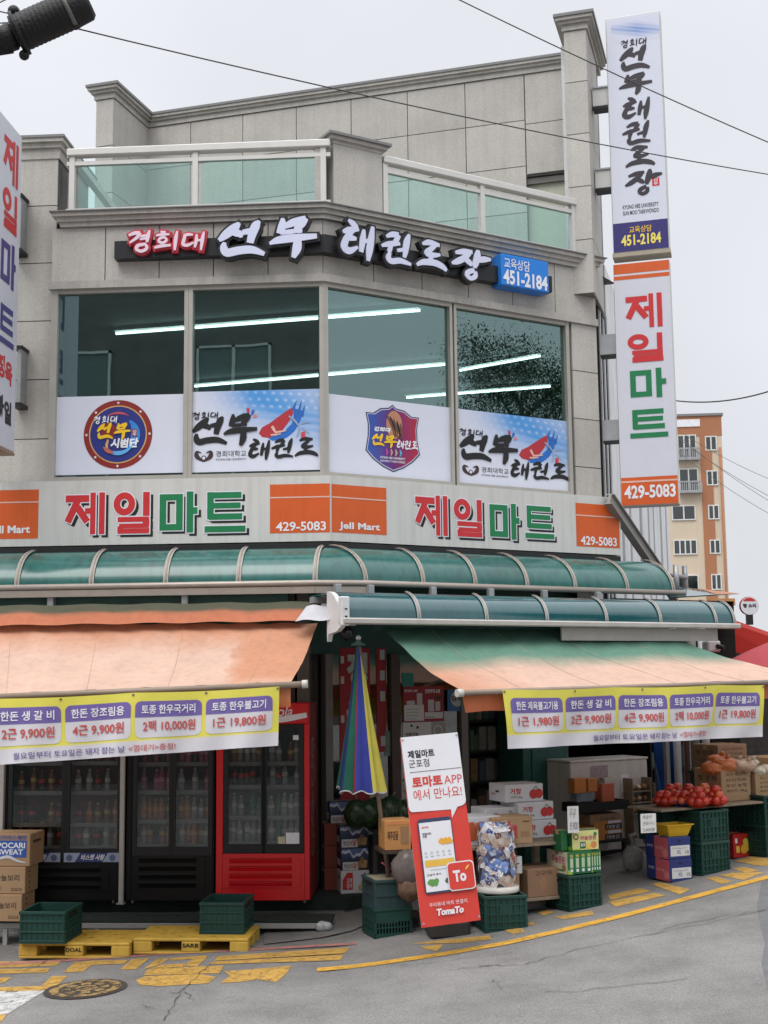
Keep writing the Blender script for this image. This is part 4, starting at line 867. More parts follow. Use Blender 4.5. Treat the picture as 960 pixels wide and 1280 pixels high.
# ================================================================== AWNINGS
def awning_cloth(name): return M(name, 'attr', .85, var=.10, scale=3, trans=.25, bump=.15, bscale=7, dirt=.14)
cloth = awning_cloth('awning_cloth')
ora, pal, pk2, mud, grn = (.60, .25, .13), (.72, .49, .385), (.62, .30, .18), (.25, .17, .12), (.13, .27, .20)
wob = lambda a, b: math.sin(a*23+b*5)*.35+math.sin(a*57-b*9)*.2+math.sin(a*131)*.1
# left awning
aw1 = thing('orange_awning', 'faded orange awning over the drink fridges on the left', 'awning', FL.P(-1, 2.8, 1))
Yt, Yb = 12.55, 11.2
TL, TR_, BL, BR_ = at(-75, 781, Yt+.1), at(397, 779, Yt), at(-75, 871, Yb+.1), at(363, 853, Yb)
def aw1f(a, b):
    p = TL.lerp(TR_, a).lerp(BL.lerp(BR_, a), b); p.z -= .06*math.sin(math.pi*b)*(.6+.4*math.sin(a*3)) + .010*math.sin(a*40)*b + .012*math.sin(a*17+b*6)*math.sin(math.pi*b) + .006*math.sin((a-b*.6)*60)*(1-b); return p
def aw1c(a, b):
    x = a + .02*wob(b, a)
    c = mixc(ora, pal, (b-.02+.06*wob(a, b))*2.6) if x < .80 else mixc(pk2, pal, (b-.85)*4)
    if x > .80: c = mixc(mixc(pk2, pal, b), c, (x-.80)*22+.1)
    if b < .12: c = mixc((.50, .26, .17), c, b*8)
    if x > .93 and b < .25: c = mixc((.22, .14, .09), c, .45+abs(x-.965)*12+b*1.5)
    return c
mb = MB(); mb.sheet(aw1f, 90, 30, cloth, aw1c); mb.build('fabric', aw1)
seamm = M('awning_seam', (.58, .38, .29), .9)
for a_ in (.19, .42, .65, .88): m = MB(); m.tube([aw1f(a_, k/16)+Vector((0, -.002, .002)) for k in range(17)], .0022, seamm, 5); m.build('seam', aw1)
mb = MB(); bw = M('bar_white', (.52, .50, .46), .4); d = (BR_-BL).normalized(); mb.tube([BL+Vector((0, 0, -.02)), BR_+d*.10+Vector((0, 0, -.02))], .028, M('bar_tan', (.26, .20, .155), .45), 12); mb.build('front_bar', aw1)
mb = MB(); mb.tube([BR_+d*.10+Vector((0, 0, -.02)), BR_+d*.15+Vector((0, 0, -.02))], .036, bw, 14); mb.build('bar_cap', aw1)
mb = MB(); V0 = BL.lerp(BR_, .5)
mb.sheet(lambda a, b: (BL.lerp(BR_, a) + Vector((0, .03+.02*math.sin(a*60)*b, -.04-.17*b))), 60, 4, cloth, lambda a, b: mixc(ora, (.55, .17, .07), b)); mb.build('valance', aw1)
# rolled strip above it
mb = MB(); S0, S1, S2, S3 = at(-75, 758, 12.75), at(392, 752, 12.7), at(-75, 783, 12.45), at(374, 776, 12.4)
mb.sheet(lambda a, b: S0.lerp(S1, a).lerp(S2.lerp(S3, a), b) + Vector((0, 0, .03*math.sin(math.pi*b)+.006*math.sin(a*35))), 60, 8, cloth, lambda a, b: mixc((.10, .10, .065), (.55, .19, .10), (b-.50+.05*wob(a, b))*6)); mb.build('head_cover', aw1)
mb = MB(); mb.box(FL, UL, -.28, FL.px(200, 757, .95)[1], FL.px(200, 741, .80)[1], .62, .80, M('roller_case', (.022, .065, .055), .6, var=.3)); mb.build('roller_case', aw1)
mb = MB(); mb.box(FL, -.62, -.5, 2.72, 2.95, .9, 1.06, steel, .01); mb.tube([FL.P(-.56, 2.85, 1.0), FL.P(-.66, 2.6, 1.5), BR_+Vector((-.25, .06, -.08))], .022, white_metal, 8); mb.build('folding_arm', aw1)
sh_ = tag(MB().sheet(lambda a, b: [at(383, 758, 12.45), at(404, 758, 12.3)][0].lerp(at(418, 755, 12.3), a).lerp(at(369, 777, 12.2).lerp(at(420, 773, 12.05), a), b) + Vector((0, 0, .012*math.sin(a*7))), 10, 4, M('white_plastic_sheet', (.62, .62, .66), .4, trans=.2)).build('plastic_sheet'), 'white plastic sheet lying over the corner of the orange awning', 'plastic sheet')
# right awning
aw2 = thing('striped_awning', 'faded awning turning from green to pale orange over the produce on the right', 'awning', FR.P(1.5, 2.8, 1.8))
n1, n2 = 1.22, 2.52
ul = FR.px(478, 785, n1)[0]; zt1 = FR.px(600, 786, n1)[1]; ulb = FR.px(578, 864, n2)[0]; zb1 = FR.px(578, 864, n2)[1]; urb = FR.px(1010, 848, n2)[0]; zbr = FR.px(955, 849, n2)[1]
urt = FR.px(822, 786, n1)[0]
def aw2f(a, b):
    u = lerp(lerp(ul, ulb, b**1.25), lerp(urt, urb+.1, b), a); n = lerp(n1, n2, b); z = lerp(zt1, lerp(zb1, zbr, a), b) - .05*math.sin(math.pi*b)
    return FR.P(u, z + .008*math.sin(a*30)*b + .012*math.sin(a*15+b*7)*math.sin(math.pi*b) + .006*math.sin((a+b*.5)*55)*(1-b), n)
def aw2c(a, b):
    e = b + .03*wob(a, b) - .10*max(0, .25-a)*2
    return mixc(mixc((.06, .15, .11), grn, b*3), mixc(ora, pal, .35+(a-.02)*3.4), (e-.40)*4.5)
mb = MB(); mb.sheet(aw2f, 90, 40, cloth, aw2c); mb.build('fabric', aw2)
for a_ in (.15, .36, .57, .78): m = MB(); m.tube([aw2f(a_, k/16)+Vector((0, -.002, .002)) for k in range(17)], .0018, seamm if a_ > .99 else M('awning_seam_dull', (.48, .38, .29), .9), 5); m.build('seam', aw2)
e0 = aw2f(0, 1); e1 = aw2f(1, 1); d = (e1-e0).normalized()
mb = MB(); mb.tube([e0+Vector((0, 0, -.015)), e1+Vector((0, 0, -.015))], .026, MATS['bar_tan'], 12); mb.build('front_bar', aw2)
mb = MB(); mb.tube([e0-d*.06+Vector((0, 0, -.015)), e0+Vector((0, 0, -.015))], .036, bw, 14); mb.build('bar_cap', aw2)
mb = MB(); mb.sheet(lambda a, b: aw2f(a, 1)+Vector((.012*math.sin(a*80)*b, .03, -.03-.16*b))+d*(.03*b*(1-a)), 80, 4, cloth, lambda a, b: mixc((.55, .17, .07), (.48, .14, .06), b)); mb.build('valance', aw2)
mb = MB(); mb.box(FR, ul-.02, urt+.1, zt1-.02, zt1+.12, n1-.15, n1-.02, MATS['roller_case']); mb.build('roller_case', aw2)
for u in (ul+.55, urt-.5):
    mb = MB(); mb.tube([FR.P(u, zt1-.12, n1-.05), FR.P(u+.25, zt1-.50, n1+.6), FR.P(u+.2, zb1-.06, n2-.06)], .02, white_metal, 8); mb.build('folding_arm', aw2)

# ================================================================== PRICE BANNERS
ban = M('banner_vinyl', 'attr', .55, var=.06, scale=4, trans=.12)
byel, bwht, bpur, bred = (.72, .66, .10), (.64, .62, .66), (.17, .12, .36), (.48, .07, .06)
bp_txt = M('banner_purple_text', (.13, .08, .26), .5); br_txt = M('banner_red_text', bred, .5); bw_txt = M('banner_white_text', (.70, .68, .72), .5)
def banner(label, cells, q, wave, last, tx):
    """q = corner points TL, TR, BL, BR"""
    a_, b_, c_, d_ = q; W = (b_-a_).length; H = (a_-c_).length; nrm = (b_-a_).cross(a_-c_).normalized()
    if nrm.y > 0: nrm = -nrm
    def fn(s_, t_):     # t up
        p = c_.lerp(d_, s_).lerp(a_.lerp(b_, s_), t_); return p + nrm*wave(s_, 1-t_) + Vector((0, 0, -.012*math.sin(math.pi*((s_*len(cells)*.5) % 1))*t_))
    B = Map(lambda u, v, n=0: fn(u/W, v/H) + nrm*n)
    t = thing('price_banner', label, 'banner', c_)
    mb = MB(); mb.sheet(lambda s_, t_: fn(s_, t_), 120, 24, ban, lambda s_, t_: byel if t_ > .215 else bwht)
    def rr(u0, v0, u1, v1, r, n, col, top=True, bot=True):
        k = 6; rows = []
        NV = 10
        for j in range(NV+1):
            v = lerp(v0, v1, (1-math.cos(math.pi*j/NV))/2); ins = 0
            dd = (r-(v1-v)) if (v1-v < r and top) else (r-(v-v0)) if (v-v0 < r and bot) else 0
            if dd > 0: ins = r-math.sqrt(max(0, r*r-dd*dd))
            rows.append((v, u0+ins, u1-ins))
        vs = []; NU = 24
        for v, x0, x1 in rows: vs += [B.P(lerp(x0, x1, i/NU), v, n) for i in range(NU+1)]
        mb.poly(vs, [(j*(NU+1)+i, j*(NU+1)+i+1, (j+1)*(NU+1)+i+1, (j+1)*(NU+1)+i) for j in range(NV) for i in range(NU)], ban, [col]*len(vs))
    N = len(cells); m = .018*W; cw = (W-m*1.6)/N
    for i, (h1, h2) in enumerate(cells):
        x0 = m*.8+i*cw+cw*.03; x1 = m*.8+(i+1)*cw-cw*.03
        rr(x0, H*.27, x1, H*.86, .05, .003, bwht); rr(x0, H*.60, x1, H*.86, .05, .005, bpur, True, False)
        mb.text(B, h1, x0+cw*.09, H*.65, x1-cw*.09, H*.80, .011, bw_txt, .02); mb.text(B, h2, x0+cw*.11, H*.36, x1-cw*.09, H*.545, .011, br_txt, .018)
    x0, x1, xm = tx; mb.text(B, '월요일부터 토요일은 돼지 잡는 날', x0*W, H*.06, xm*W, H*.165, .009, bp_txt, .008); mb.text(B, '<껍데기>증정!', (xm+.012)*W, H*.06, x1*W, H*.165, .009, br_txt, .008)
    mb.build('sheet', t)
    mb = MB(); eye = M('eyelet', (.25, .22, .18), .4, .6)
    for s_ in (.005, .25, .5, .75, .995): mb.disc(B, s_*W, H*.965, .012, .006, eye, 10)
    mb.build('eyelets', t); return t
cells = [('한돈 제육불고기용', '1근 1,980원'), ('한돈 생 갈 비', '2근 9,900원'), ('한돈 장조림용', '4근 9,900원'), ('토종 한우국거리', '2팩 10,000원'), ('토종 한우불고기', '1근 19,800원')]
Yk = 11.12
q1 = (at(-15, 873.5, Yk+.06), at(349, 858, Yk), at(-15, 957, Yk+.02), at(347, 932, Yk-.02))
banner('yellow and white price banner hanging from the orange awning on the left', cells[1:], q1, lambda s_, h: .03*math.sin(s_*17)*h + .015*math.sin(s_*41+h*3)*h - .01, None, (.09, .645, .475))
def fr2(px, py, n=n2+.06): u, v = FR.px(px, py, n); return FR.P(u, v, n)
q2 = (fr2(628, 862), fr2(955, 855), fr2(633, 936), fr2(953, 921))
banner('yellow and white price banner hanging from the green and orange awning on the right', cells, q2, lambda s_, h: .04*math.sin(s_*12+1)*h + .018*math.sin(s_*33+h*4)*h, None, (.315, .765, .63))
# ================================================================== NEIGHBOURS AND FAR THINGS
cream = M('cream_render', (.60, .50, .38), .8, var=.05, scale=.5, dirt=.08); terra = M('terracotta_render', (.38, .165, .085), .8, var=.06, scale=.5); wfr = M('white_window_frame', (.65, .65, .63), .5)
apg = glass('apartment_glass', (.25, .32, .32), .06)
Yap = 58; FA = Frame(at(914, 800, Yap), -.10); FA.O.z = 0
ap = thing('apartment_block', 'tall cream and terracotta apartment block far behind the shop', 'building', FA.P(-1.5, 0, 0))
def ax(x): return FA.px(x, 700)[0]
def az(y): return FA.px(880, y)[1]
aL, aR = ax(812), ax(909)
mb = MB(); mb.box(FA, aL, aR, -2, az(545), -9, 0, cream); mb.box(FA, ax(841), ax(862), -2, az(562), -.5, -.45, cream)
mb.box(FA, aR-.01, aR+.25, -2, az(600), -9, -1.6, cream)
mb.build('wall', ap)
mb = MB(); mb.box(FA, aL, aR+.02, az(545), az(518), -9, .02, terra); mb.box(FA, aL-.05, aR+.1, az(520), az(517), -9.1, .08, granite_cap); mb.build('roof_parapet', ap)
mb = MB(); mb.box(FA, ax(851), ax(882), az(533), az(524), .02, .06, wht); mb.build('roof_sign', ap)
mb = MB(); mb.box(FA, ax(881), ax(895.5), -2, az(545), .0, .04, terra); mb.build('stair_stripe', ap)
mb = MB(); mb.tube([FA.P(ax(906), -2, .06), FA.P(ax(906), az(560), .06)], .05, terra, 6); mb.build('downpipe', ap)
def awin(x0, x1, y0, y1, n=2, balc=False):
    m = MB(); u0, v0, u1, v1 = FA.rect(x0, y0, x1, y1); e = .05; nn = .06
    m.box(FA, u0-e, u0, v0-e, v1+e, .0, nn, wfr); m.box(FA, u1, u1+e, v0-e, v1+e, .0, nn, wfr); m.box(FA, u0, u1, v0-e, v0, 0, nn, wfr); m.box(FA, u0, u1, v1, v1+e, 0, nn, wfr)
    for i in range(1, n): m.box(FA, lerp(u0, u1, i/n)-.03, lerp(u0, u1, i/n)+.03, v0, v1, 0, nn, wfr)
    o = m.build('window', ap); g = MB(); g.quad(FA, u0, v0, u1, v1, .043, apg); g.build('pane', o)
    b = MB(); b.quad(FA, u0, v0, u1, v1, .042, M('curtain_dim', (.10, .14, .14), .9, var=.5, scale=.9)); b.build('curtain', o)
    if balc:
        b = MB(); b.box(FA, u0-.1, u1+.15, lerp(v0, v1, .36), lerp(v0, v1, .36)+.07, .3, .36, steel)
        for k in range(13): q = lerp(u0-.1, u1+.15, k/12); b.box(FA, q-.02, q+.02, v0-.05, lerp(v0, v1, .36), .31, .35, steel)
        b.box(FA, u0-.1, u1+.15, v0-.12, v0, .0, .38, steel); b.build('balcony_rail', o)
awin(848, 869, 545, 573, 3, True); awin(850, 871.5, 587, 614, 2, True); awin(841, 868, 633, 649); awin(843, 870, 676, 692, 4); awin(846, 872, 720, 738, 2)
for y0, y1 in ((546.5, 562), (589.5, 605.5), (632.5, 648), (676, 691), (719, 736)): awin(882.5 + (y0-546)*.045, 894.5+(y0-546)*.035, y0, y1)
# low roof and dark shop to the right
brick = M('dark_brick', (.05, .04, .038), .8, var=.4, scale=10)
sh2 = thing('neighbour_shop', 'dark low shop with a red sloping roof beyond the produce stall', 'building', at(930, 900, 19))
mb = MB(); p = at(866, 850, 19.5); FN = Frame((p.x, p.y, 0), .25); mb.box(FN, 0, 8, -.5, at(900, 812, 19.5).z, -4, 0, brick); mb.build('wall', sh2)
mb = MB(); redroof = M('red_roof', (.32, .018, .012), .75, var=.15, scale=2, spec=.15); P4 = [at(868, 763, 19.3), at(1010, 812, 18.2), at(1010, 842, 18.0), at(868, 800, 19.1)]
mb.face(P4, redroof); mb.face([q_+Vector((.3, .5, .02)) for q_ in P4][::-1], redroof)
for i in range(4): mb.face([P4[i], P4[(i+1) % 4], P4[(i+1) % 4]+Vector((.3, .5, .02)), P4[i]+Vector((.3, .5, .02))], redroof)
mb.build('roof', sh2)
mb = MB(); a = at(860, 775, 20.5); mb.box(Frame((a.x, a.y, 0), .1), .2, .74, at(870, 785, 20.5).z, at(870, 760, 20.5).z, -.2, 0, sign_white); mb.text(Frame((a.x, a.y, 0), .1), '국토회', .28, at(870, 770, 20.5).z, .70, at(870, 762, 20.5).z, .01, vin_black, .03); mb.build('shop_sign', sh2)
mb = MB(); a = at(886, 757, 20.6); mb.box(Frame((a.x, a.y, 0), .1), 0, .42, a.z, a.z+.11, 0, .05, M('orange_board', (.55, .27, .10), .6)); mb.build('board', sh2)
t = thing('round_shop_sign', 'small round red and white sign on a short post above the red roof', 'sign', at(936, 778, 22)); a = at(936, 757.5, 22); Fz = Frame(a, 0)
mb = MB(); mb.lathe(a, [(.0, -.04), (.155, -.04), (.16, 0), (.155, .04), (0, .04)], MATS['red_roof'], 28, Matrix.Rotation(math.pi/2, 3, 'X')); mb.disc(Fz, 0, 0, .15, .046, wht, 28); mb.face([Fz.P(.14*math.cos(R(k)), .14*math.sin(R(k)), .049) for k in (35, 60, 80, 100, 120, 145)], vin_red); mb.text(Fz, '빵 소리', -.11, -.03, .11, .04, .050, vin_black, .04); mb.build('disc', t)
mb = MB(); mb.box(Fz, -.05, .05, -.32, -.15, -.05, .05, black_metal); mb.build('post', t)
# red parasol
t = thing('red_parasol', 'open faded red parasol at the right edge behind the awning', 'parasol', at(1010, 900, 15.5)); a = at(1000, 792, 15.5); red_c = M('parasol_cloth', (.46, .07, .085), .8, var=.08, trans=.2)
mb = MB(); RR = 1.12; rim = -.42
for k in range(8):
    a0, a1 = k*math.pi/4+.2, (k+1)*math.pi/4+.2
    def pf(s_, t_): 
        an = lerp(a0, a1, s_); r = RR*t_*(1-.05*math.sin(math.pi*s_)*t_); return a + Vector((r*math.cos(an), r*math.sin(an), rim*t_**1.4 - .03*math.sin(math.pi*s_)*t_))
    mb.sheet(pf, 6, 8, red_c)
    def pv(s_, t_): p = pf(s_, 1); return p + Vector((0, 0, -.17*t_*(1-.2*math.sin(math.pi*s_))))
    mb.sheet(pv, 6, 2, red_c)
mb.build('canopy', t); mb = MB(); mb.tube([a+Vector((0, 0, -.03)), a+Vector((0, 0, -2.2))], .02, white_metal, 8); mb.build('pole', t)
# pipes and posts beyond the right awning
for i, (x, wd, mt, lb) in enumerate(((845, .10, cladw, 'white'), (857, .07, M('rust_pipe', (.12, .05, .04), .7), 'rusty brown'), (868, .12, M('grey_pipe', (.22, .22, .21), .6), 'grey'), (881, .10, cladw, 'pale far right'))):
    t = thing('vertical_pipe', f'{lb} vertical pipe behind the end of the teal canopy', 'pipe', at(x, 1000, 16.4)); mb = MB(); p = at(x, 900, 16.4); mb.tube([(p.x, p.y, .3), (p.x, p.y, 3.1)], wd/2, mt, 10); mb.build('tube', t)
t = thing('security_camera', 'white security camera on the pipes beyond the right awning', 'camera', at(890, 812, 16)); mb = MB(); p = at(889, 806, 16); mb.box(Frame(p, .4), -.10, .10, -.09, .05, -.07, .07, white_metal, .02); mb.build('housing', t); mb = MB(); mb.tube([p+Vector((.06, -.05, -.02)), p+Vector((.13, -.12, -.04))], .03, black_metal, 10); mb.build('lens', t)
# buildings and a tree across the street, seen mirrored in the upper windows
opp = thing('opposite_building', 'dark brick apartment house across the street mirrored in the upper left windows', 'building', (-12, -9, 0)); FO = Frame((-3.7, -8.5, 0), math.pi+.0)
dbrick = M('opposite_brick', (.15, .145, .14), .8, var=.2, scale=2)
mb = MB(); mb.box(FO, 0, 12, -2, 15.5, -6, 0, dbrick); mb.build('wall', opp)
for uu in (2.4, 7.2):
    for vv in (4.5, 7.6, 10.6):
        m = MB(); 
        for a_, b_, c_, d_ in ((uu, uu+.07, vv, vv+1.5), (uu+2.13, uu+2.2, vv, vv+1.5), (uu, uu+2.2, vv, vv+.07), (uu, uu+2.2, vv+1.43, vv+1.5), (uu+1.05, uu+1.15, vv, vv+1.5)): m.box(FO, a_, b_, c_, d_, 0, .08, wfr)
        o = m.build('window', opp); g = MB(); g.quad(FO, uu, vv, uu+2.2, vv+1.5, .02, M('opposite_pane', (.16, .20, .20), .2)); g.build('pane', o)
TX, TY = 15.6, 9.3
tr = thing('street_tree', 'leafy green street tree across the road mirrored in the right upper window', 'tree', (TX, TY, gz(TX))); bark = M('bark', (.08, .06, .045), .9, var=.3, bump=.5, bscale=15)
leaf = M('leaf', (.040, .078, .028), .6, var=.5, scale=3, island=.45)
TB = Vector((TX, TY, gz(TX))); mb = MB(); rnd = random.Random(5); mb.tube([TB, TB+Vector((.1, .05, 2.6)), TB+Vector((0, .1, 5.0)), TB+Vector((.1, 0, 7.2))], .24, bark, 9, r1=.06)
tips = []
for k in range(13):
    a = k*2.4; b = TB+Vector((0, .05, 3.6+k*.30)); e = b+Vector((math.cos(a)*1.35, math.sin(a)*1.35, .9+rnd.random()*.6)); mb.tube([b, b.lerp(e, .5)+Vector((0, 0, .15)), e], .06, bark, 6, r1=.015); tips += [e, b.lerp(e, .65)]
mb.build('trunk', tr)
mb = MB()
for c in tips+[TB+Vector((0, 0, 8.4)), TB+Vector((.3, .2, 7.9))]:
    for k in range(1300):
        d = Vector((rnd.gauss(0, 1), rnd.gauss(0, 1), rnd.gauss(0, .8)))*.37; p = c+d; q = Matrix.Rotation(rnd.uniform(0, 6.28), 3, 'Z') @ Matrix.Rotation(rnd.uniform(-1, 1), 3, 'X')
        l = rnd.uniform(.035, .065); mb.face([p+q @ Vector(v) for v in ((-l*.4, 0, 0), (0, -l*.8, .01), (l*.4, 0, 0), (0, l*.8, .02))], leaf)
mb.build('crown', tr)
# overhead wires and the splice closure
wirem = M('wire_black', (.07, .065, .06), .6)
def wire(label, p0, p1, sag, r, y0, y1):
    a, b = at(*p0, y0), at(*p1, y1); m = MB(); m.tube([a.lerp(b, k/14)+Vector((0, 0, -sag*4*(k/14)*(1-k/14))) for k in range(15)], r, wirem, 6)
    tag(m.build('overhead_wire'), label, 'wire')
wire('black wire running from the splice closure down to the right edge', (60, 27), (1010, 226), .06, .0045, 7.0, 10.5)
wire('grey wire from the top edge crossing the white vertical sign', (520, -27), (1010, 199), .03, .0045, 8.5, 9.5)
wire('short thick wire behind the lower vertical sign', (838, 500), (990, 479), .12, .010, 19, 17)
for i, (a, b, lb) in enumerate((((848, 538), (980, 606), 'topmost thin wire in front of the apartment block'), ((848, 548), (985, 632), 'second thin wire in front of the apartment block'), ((848, 545), (985, 640), 'third thin wire in front of the apartment block'), ((848, 565), (985, 655), 'lowest thin wire in front of the apartment block'))): wire(lb, a, b, .1, .006, 34, 30)
for a, b, lb in (((-10, 12), (20, 19), 'short wire at the top left corner above the splice closure'), ((-10, 29.5), (14, 28), 'short wire entering the splice closure from the left'), ((-10, 8), (10, -2), 'uppermost short wire in the top left corner')): wire(lb, a, b, 0, .004, 7.05, 7.0)
sp = thing('cable_splice_closure', 'black ribbed cable splice closure hanging on the wire in the top left corner', 'cable splice', at(50, 30, 7))
a, b = at(-22, 62, 7.0), at(112, 2, 7.0); d = (b-a).normalized(); T = d.to_track_quat('Z', 'Y').to_matrix(); Lc = (b-a).length; sb = M('splice_black', (.007, .007, .008), .55, var=.3, bump=.3, bscale=60)
mb = MB(); r = .105; prof_ = [(0, Lc*.30)]
for k in range(14): z = Lc*(.30+.04*k); prof_ += [(r*(1.0 if k else .6), z), (r*1.03, z+.008), (r, z+.016)]
prof_ += [(r*.98, Lc*.90), (r*.95, Lc*.97), (r*.75, Lc), (0, Lc)]
mb.lathe(a, prof_, sb, 24, T); mb.build('body', sp)
mb = MB(); mb.lathe(a, [(0, 0), (.045, 0), (.05, Lc*.15), (.075, Lc*.18), (.08, Lc*.28), (.06, Lc*.31)], sb, 18, T); mb.tube([a+UP*-.02, a+d*Lc*.28+UP*-.07], .03, sb, 8); mb.build('cable_end', sp)
mb = MB(); mb.lathe(a, [(r*1.0, Lc*.33), (r*1.22, Lc*.33), (r*1.22, Lc*.36), (r*1.0, Lc*.36)], sb, 24, T); mb.ball(a+d*Lc*.34-UP*r*1.2+RT*.03, .03, .03, .03, sb); mb.ball(a+d*Lc*.34+UP*r*1.2-RT*.03, .035, .035, .035, sb); mb.build('clamp', sp)
mb = MB(); mb.lathe(a, [(r*1.0, Lc*.79), (r*1.05, Lc*.79), (r*1.05, Lc*.825), (r*1.0, Lc*.825)], M('band_grey', (.16, .15, .14), .5, .4), 24, T); mb.build('band', sp)
mb = MB(); mb.tube([at(90, 22, 7), at(96, 35, 7)], .02, sb, 8); mb.build('hanger', sp)
# ================================================================== DRINK FRIDGES
fglass = glass('fridge_glass', (.50, .50, .50), .04, 0, (.9, 1, 1), .01)
shelfm = M('wire_shelf', (.30, .30, .29), .4, .3); fr_in = M('fridge_liner', (.10, .10, .10), .6, var=.2); rub = M('rubber_black', (.012, .012, .013), .5, var=.2)
fred = M('fridge_red', (.62, .012, .018), .30, var=.05, spec=.5); fdred = M('fridge_side_red', (.20, .012, .016), .4, var=.1); fblk = M('fridge_black', (.006, .006, .0065), .4, var=.15, spec=.25)
NF1 = .42
def bottle_mesh(name, liquid, capc, r=.033, h=.23):
    mb = MB(); mb.lathe((0, 0, 0), [(0, 0), (r*.9, 0), (r, .01), (r, h*.3), (r*.93, h*.36), (r, h*.42), (r, h*.62), (r*.5, h*.85), (r*.4, h*.88), (r*.4, h*.93)], liquid, 12)
    mb.lathe((0, 0, 0), [(r*.46, h*.92), (r*.46, h), (0, h)], capc, 10); mb.lathe((0, 0, 0), [(r*1.01, h*.43), (r*1.01, h*.60)], capc, 12)
    return mb.build(name)
def liq(n, c): return M('drink_'+n, c, .12, var=.1, spec=.6)
BOT = {'clear': (liq('clear', (.34, .36, .33)), M('cap_white', (.75, .75, .75), .4)), 'green': (liq('green', (.08, .22, .09)), M('cap_green', (.1, .3, .12), .4)), 'cola': (liq('cola', (.05, .018, .012)), M('cap_red', (.65, .04, .04), .4)), 'orange': (liq('orange', (.50, .17, .03)), M('cap_orange', (.75, .35, .10), .4)), 'pink': (liq('pink', (.42, .08, .16)), M('cap_pink', (.75, .35, .5), .4)), 'amber': (liq('amber', (.28, .10, .03)), M('cap_gold', (.7, .5, .15), .4))}
BM = {}
rb = random.Random(11)
def fridge(label, cat, x0, x1, ytop, yb, body, side, doors, grille, lab, kinds, shelves, liner=(.28, .31, .29)):
    fr_in = M('liner_'+lab.replace(' ', '_'), liner, .6, var=.35, scale=5)
    u0, v0, u1, v1 = FL.rect(x0, ytop, x1, yb, NF1); v0 = ZP+.0; D = .62
    f = thing('drink_fridge', label, cat, FL.P((u0+u1)/2, v0, NF1), 0); b0 = v0+.03
    mb = MB(); t = .03
    mb.box(FL, u0, u0+t, b0, v1, NF1-D, NF1-.03, side); mb.box(FL, u1-t, u1, b0, v1, NF1-D, NF1-.03, side); mb.box(FL, u0+t, u1-t, v1-t, v1, NF1-D, NF1-.03, side); mb.box(FL, u0+t, u1-t, b0, b0+.25, NF1-D, NF1-.05, side); mb.box(FL, u0+t, u1-t, b0, v1-t, NF1-D, NF1-D+t, fr_in)
    mb.build('cabinet', f)
    du = [(FL.px(a, 1000, NF1)[0], FL.px(b, 1000, NF1)[0]) for a, b in doors]; z0 = FL.px(200, shelves[-1], NF1)[1]; zt = FL.px(200, shelves[0], NF1)[1]
    mb = MB(); mb.box(FL, u0, du[0][0]-.05, b0, v1, NF1-.03, NF1, body, .006); mb.box(FL, du[-1][1]+.05, u1, b0, v1, NF1-.03, NF1, body, .006); mb.box(FL, du[0][0]-.05, du[-1][1]+.05, zt+.06, v1, NF1-.03, NF1-.001, body); mb.box(FL, du[0][0]-.05, du[-1][1]+.05, b0, z0-.09, NF1-.03, NF1-.001, body)
    mb.build('front_frame', f)
    for a, b in du:
        mb = MB(); e = .045
        mb.box(FL, a-e, a, z0-.085, zt+.055, NF1-.04, NF1-.006, rub); mb.box(FL, b, b+e, z0-.085, zt+.055, NF1-.04, NF1-.006, rub); mb.box(FL, a, b, z0-.085, z0, NF1-.04, NF1-.006, rub); mb.box(FL, a, b, zt, zt+.055, NF1-.04, NF1-.006, rub)
        o = mb.build('door', f); g = MB(); g.quad(FL, a, z0, b, zt, NF1-.02, fglass); g.build('pane', o)
    zs_ = [FL.px(200, y, NF1-.15)[1] for y in shelves[1:-1]]+[z0+.0]
    for k, z in enumerate(zs_):
        mb = MB(); mb.box(FL, u0+.04, u1-.04, z-.012, z, NF1-.50, NF1-.10, shelfm); mb.box(FL, u0+.04, u1-.04, z-.02, z+.022, NF1-.10, NF1-.09, shelfm); mb.build('shelf', f)
    zs_ = [z for z in zs_]
    for k, z in enumerate(zs_):
        for a, b in du:
            kd = kinds[min(k, len(kinds)-1)]; n = 5
            for i in range(n):
                if rb.random() < .08: continue
                c = rb.choice(kd); key = (lab, c); p = FL.P(a+(b-a)*(i+.5+rb.uniform(-.12, .12))/n, z+.002, NF1-.16+rb.uniform(-.02, .03))
                if c not in BM: o = BM[c] = bottle_mesh('drink_bottle', *BOT[c])
                else: o = BM[c].copy(); COL.objects.link(o)
                o.location = p; o.rotation_euler = (0, 0, rb.uniform(0, 6)); s_ = rb.uniform(.92, 1.1); o.scale = (1, 1, s_)
                tag(o, f'{c} drink bottle on a shelf of the {lab}', 'bottle', f'{c} bottles in the {lab}')
    mb = MB()
    gz0, gz1 = FL.px(200, grille[1], NF1)[1], FL.px(200, grille[0], NF1)[1]; ga, gb = u0+.07, u1-.09; ns = grille[2]
    mb.box(FL, ga, gb, gz0, gz1, NF1-.001, NF1+.006, body, .003)
    for k in range(ns):
        z = lerp(gz0, gz1, (k+.5)/ns); hh = (gz1-gz0)/ns
        mb.prism(Frame(FL.P(ga+.07, 0, 0), U=FL.N, V=FL.V, N=-FL.U), [(NF1+.006, z-hh*.28), (NF1+.022, z+hh*.2), (NF1+.006, z+hh*.3)], -(gb-ga-.16), 0, body)
        mb.box(FL, ga+.07, gb-.09, z+hh*.30, z+hh*.38, NF1+.0055, NF1+.0075, rub)
    mb.build('grille', f)
    mb = MB()
    for u in (u0+.06, u1-.06): mb.tube([FL.P(u, v0-.005, NF1-.06), FL.P(u, b0, NF1-.06)], .014, steel, 8)
    mb.build('feet', f)
    return f, u0, u1, v0, v1
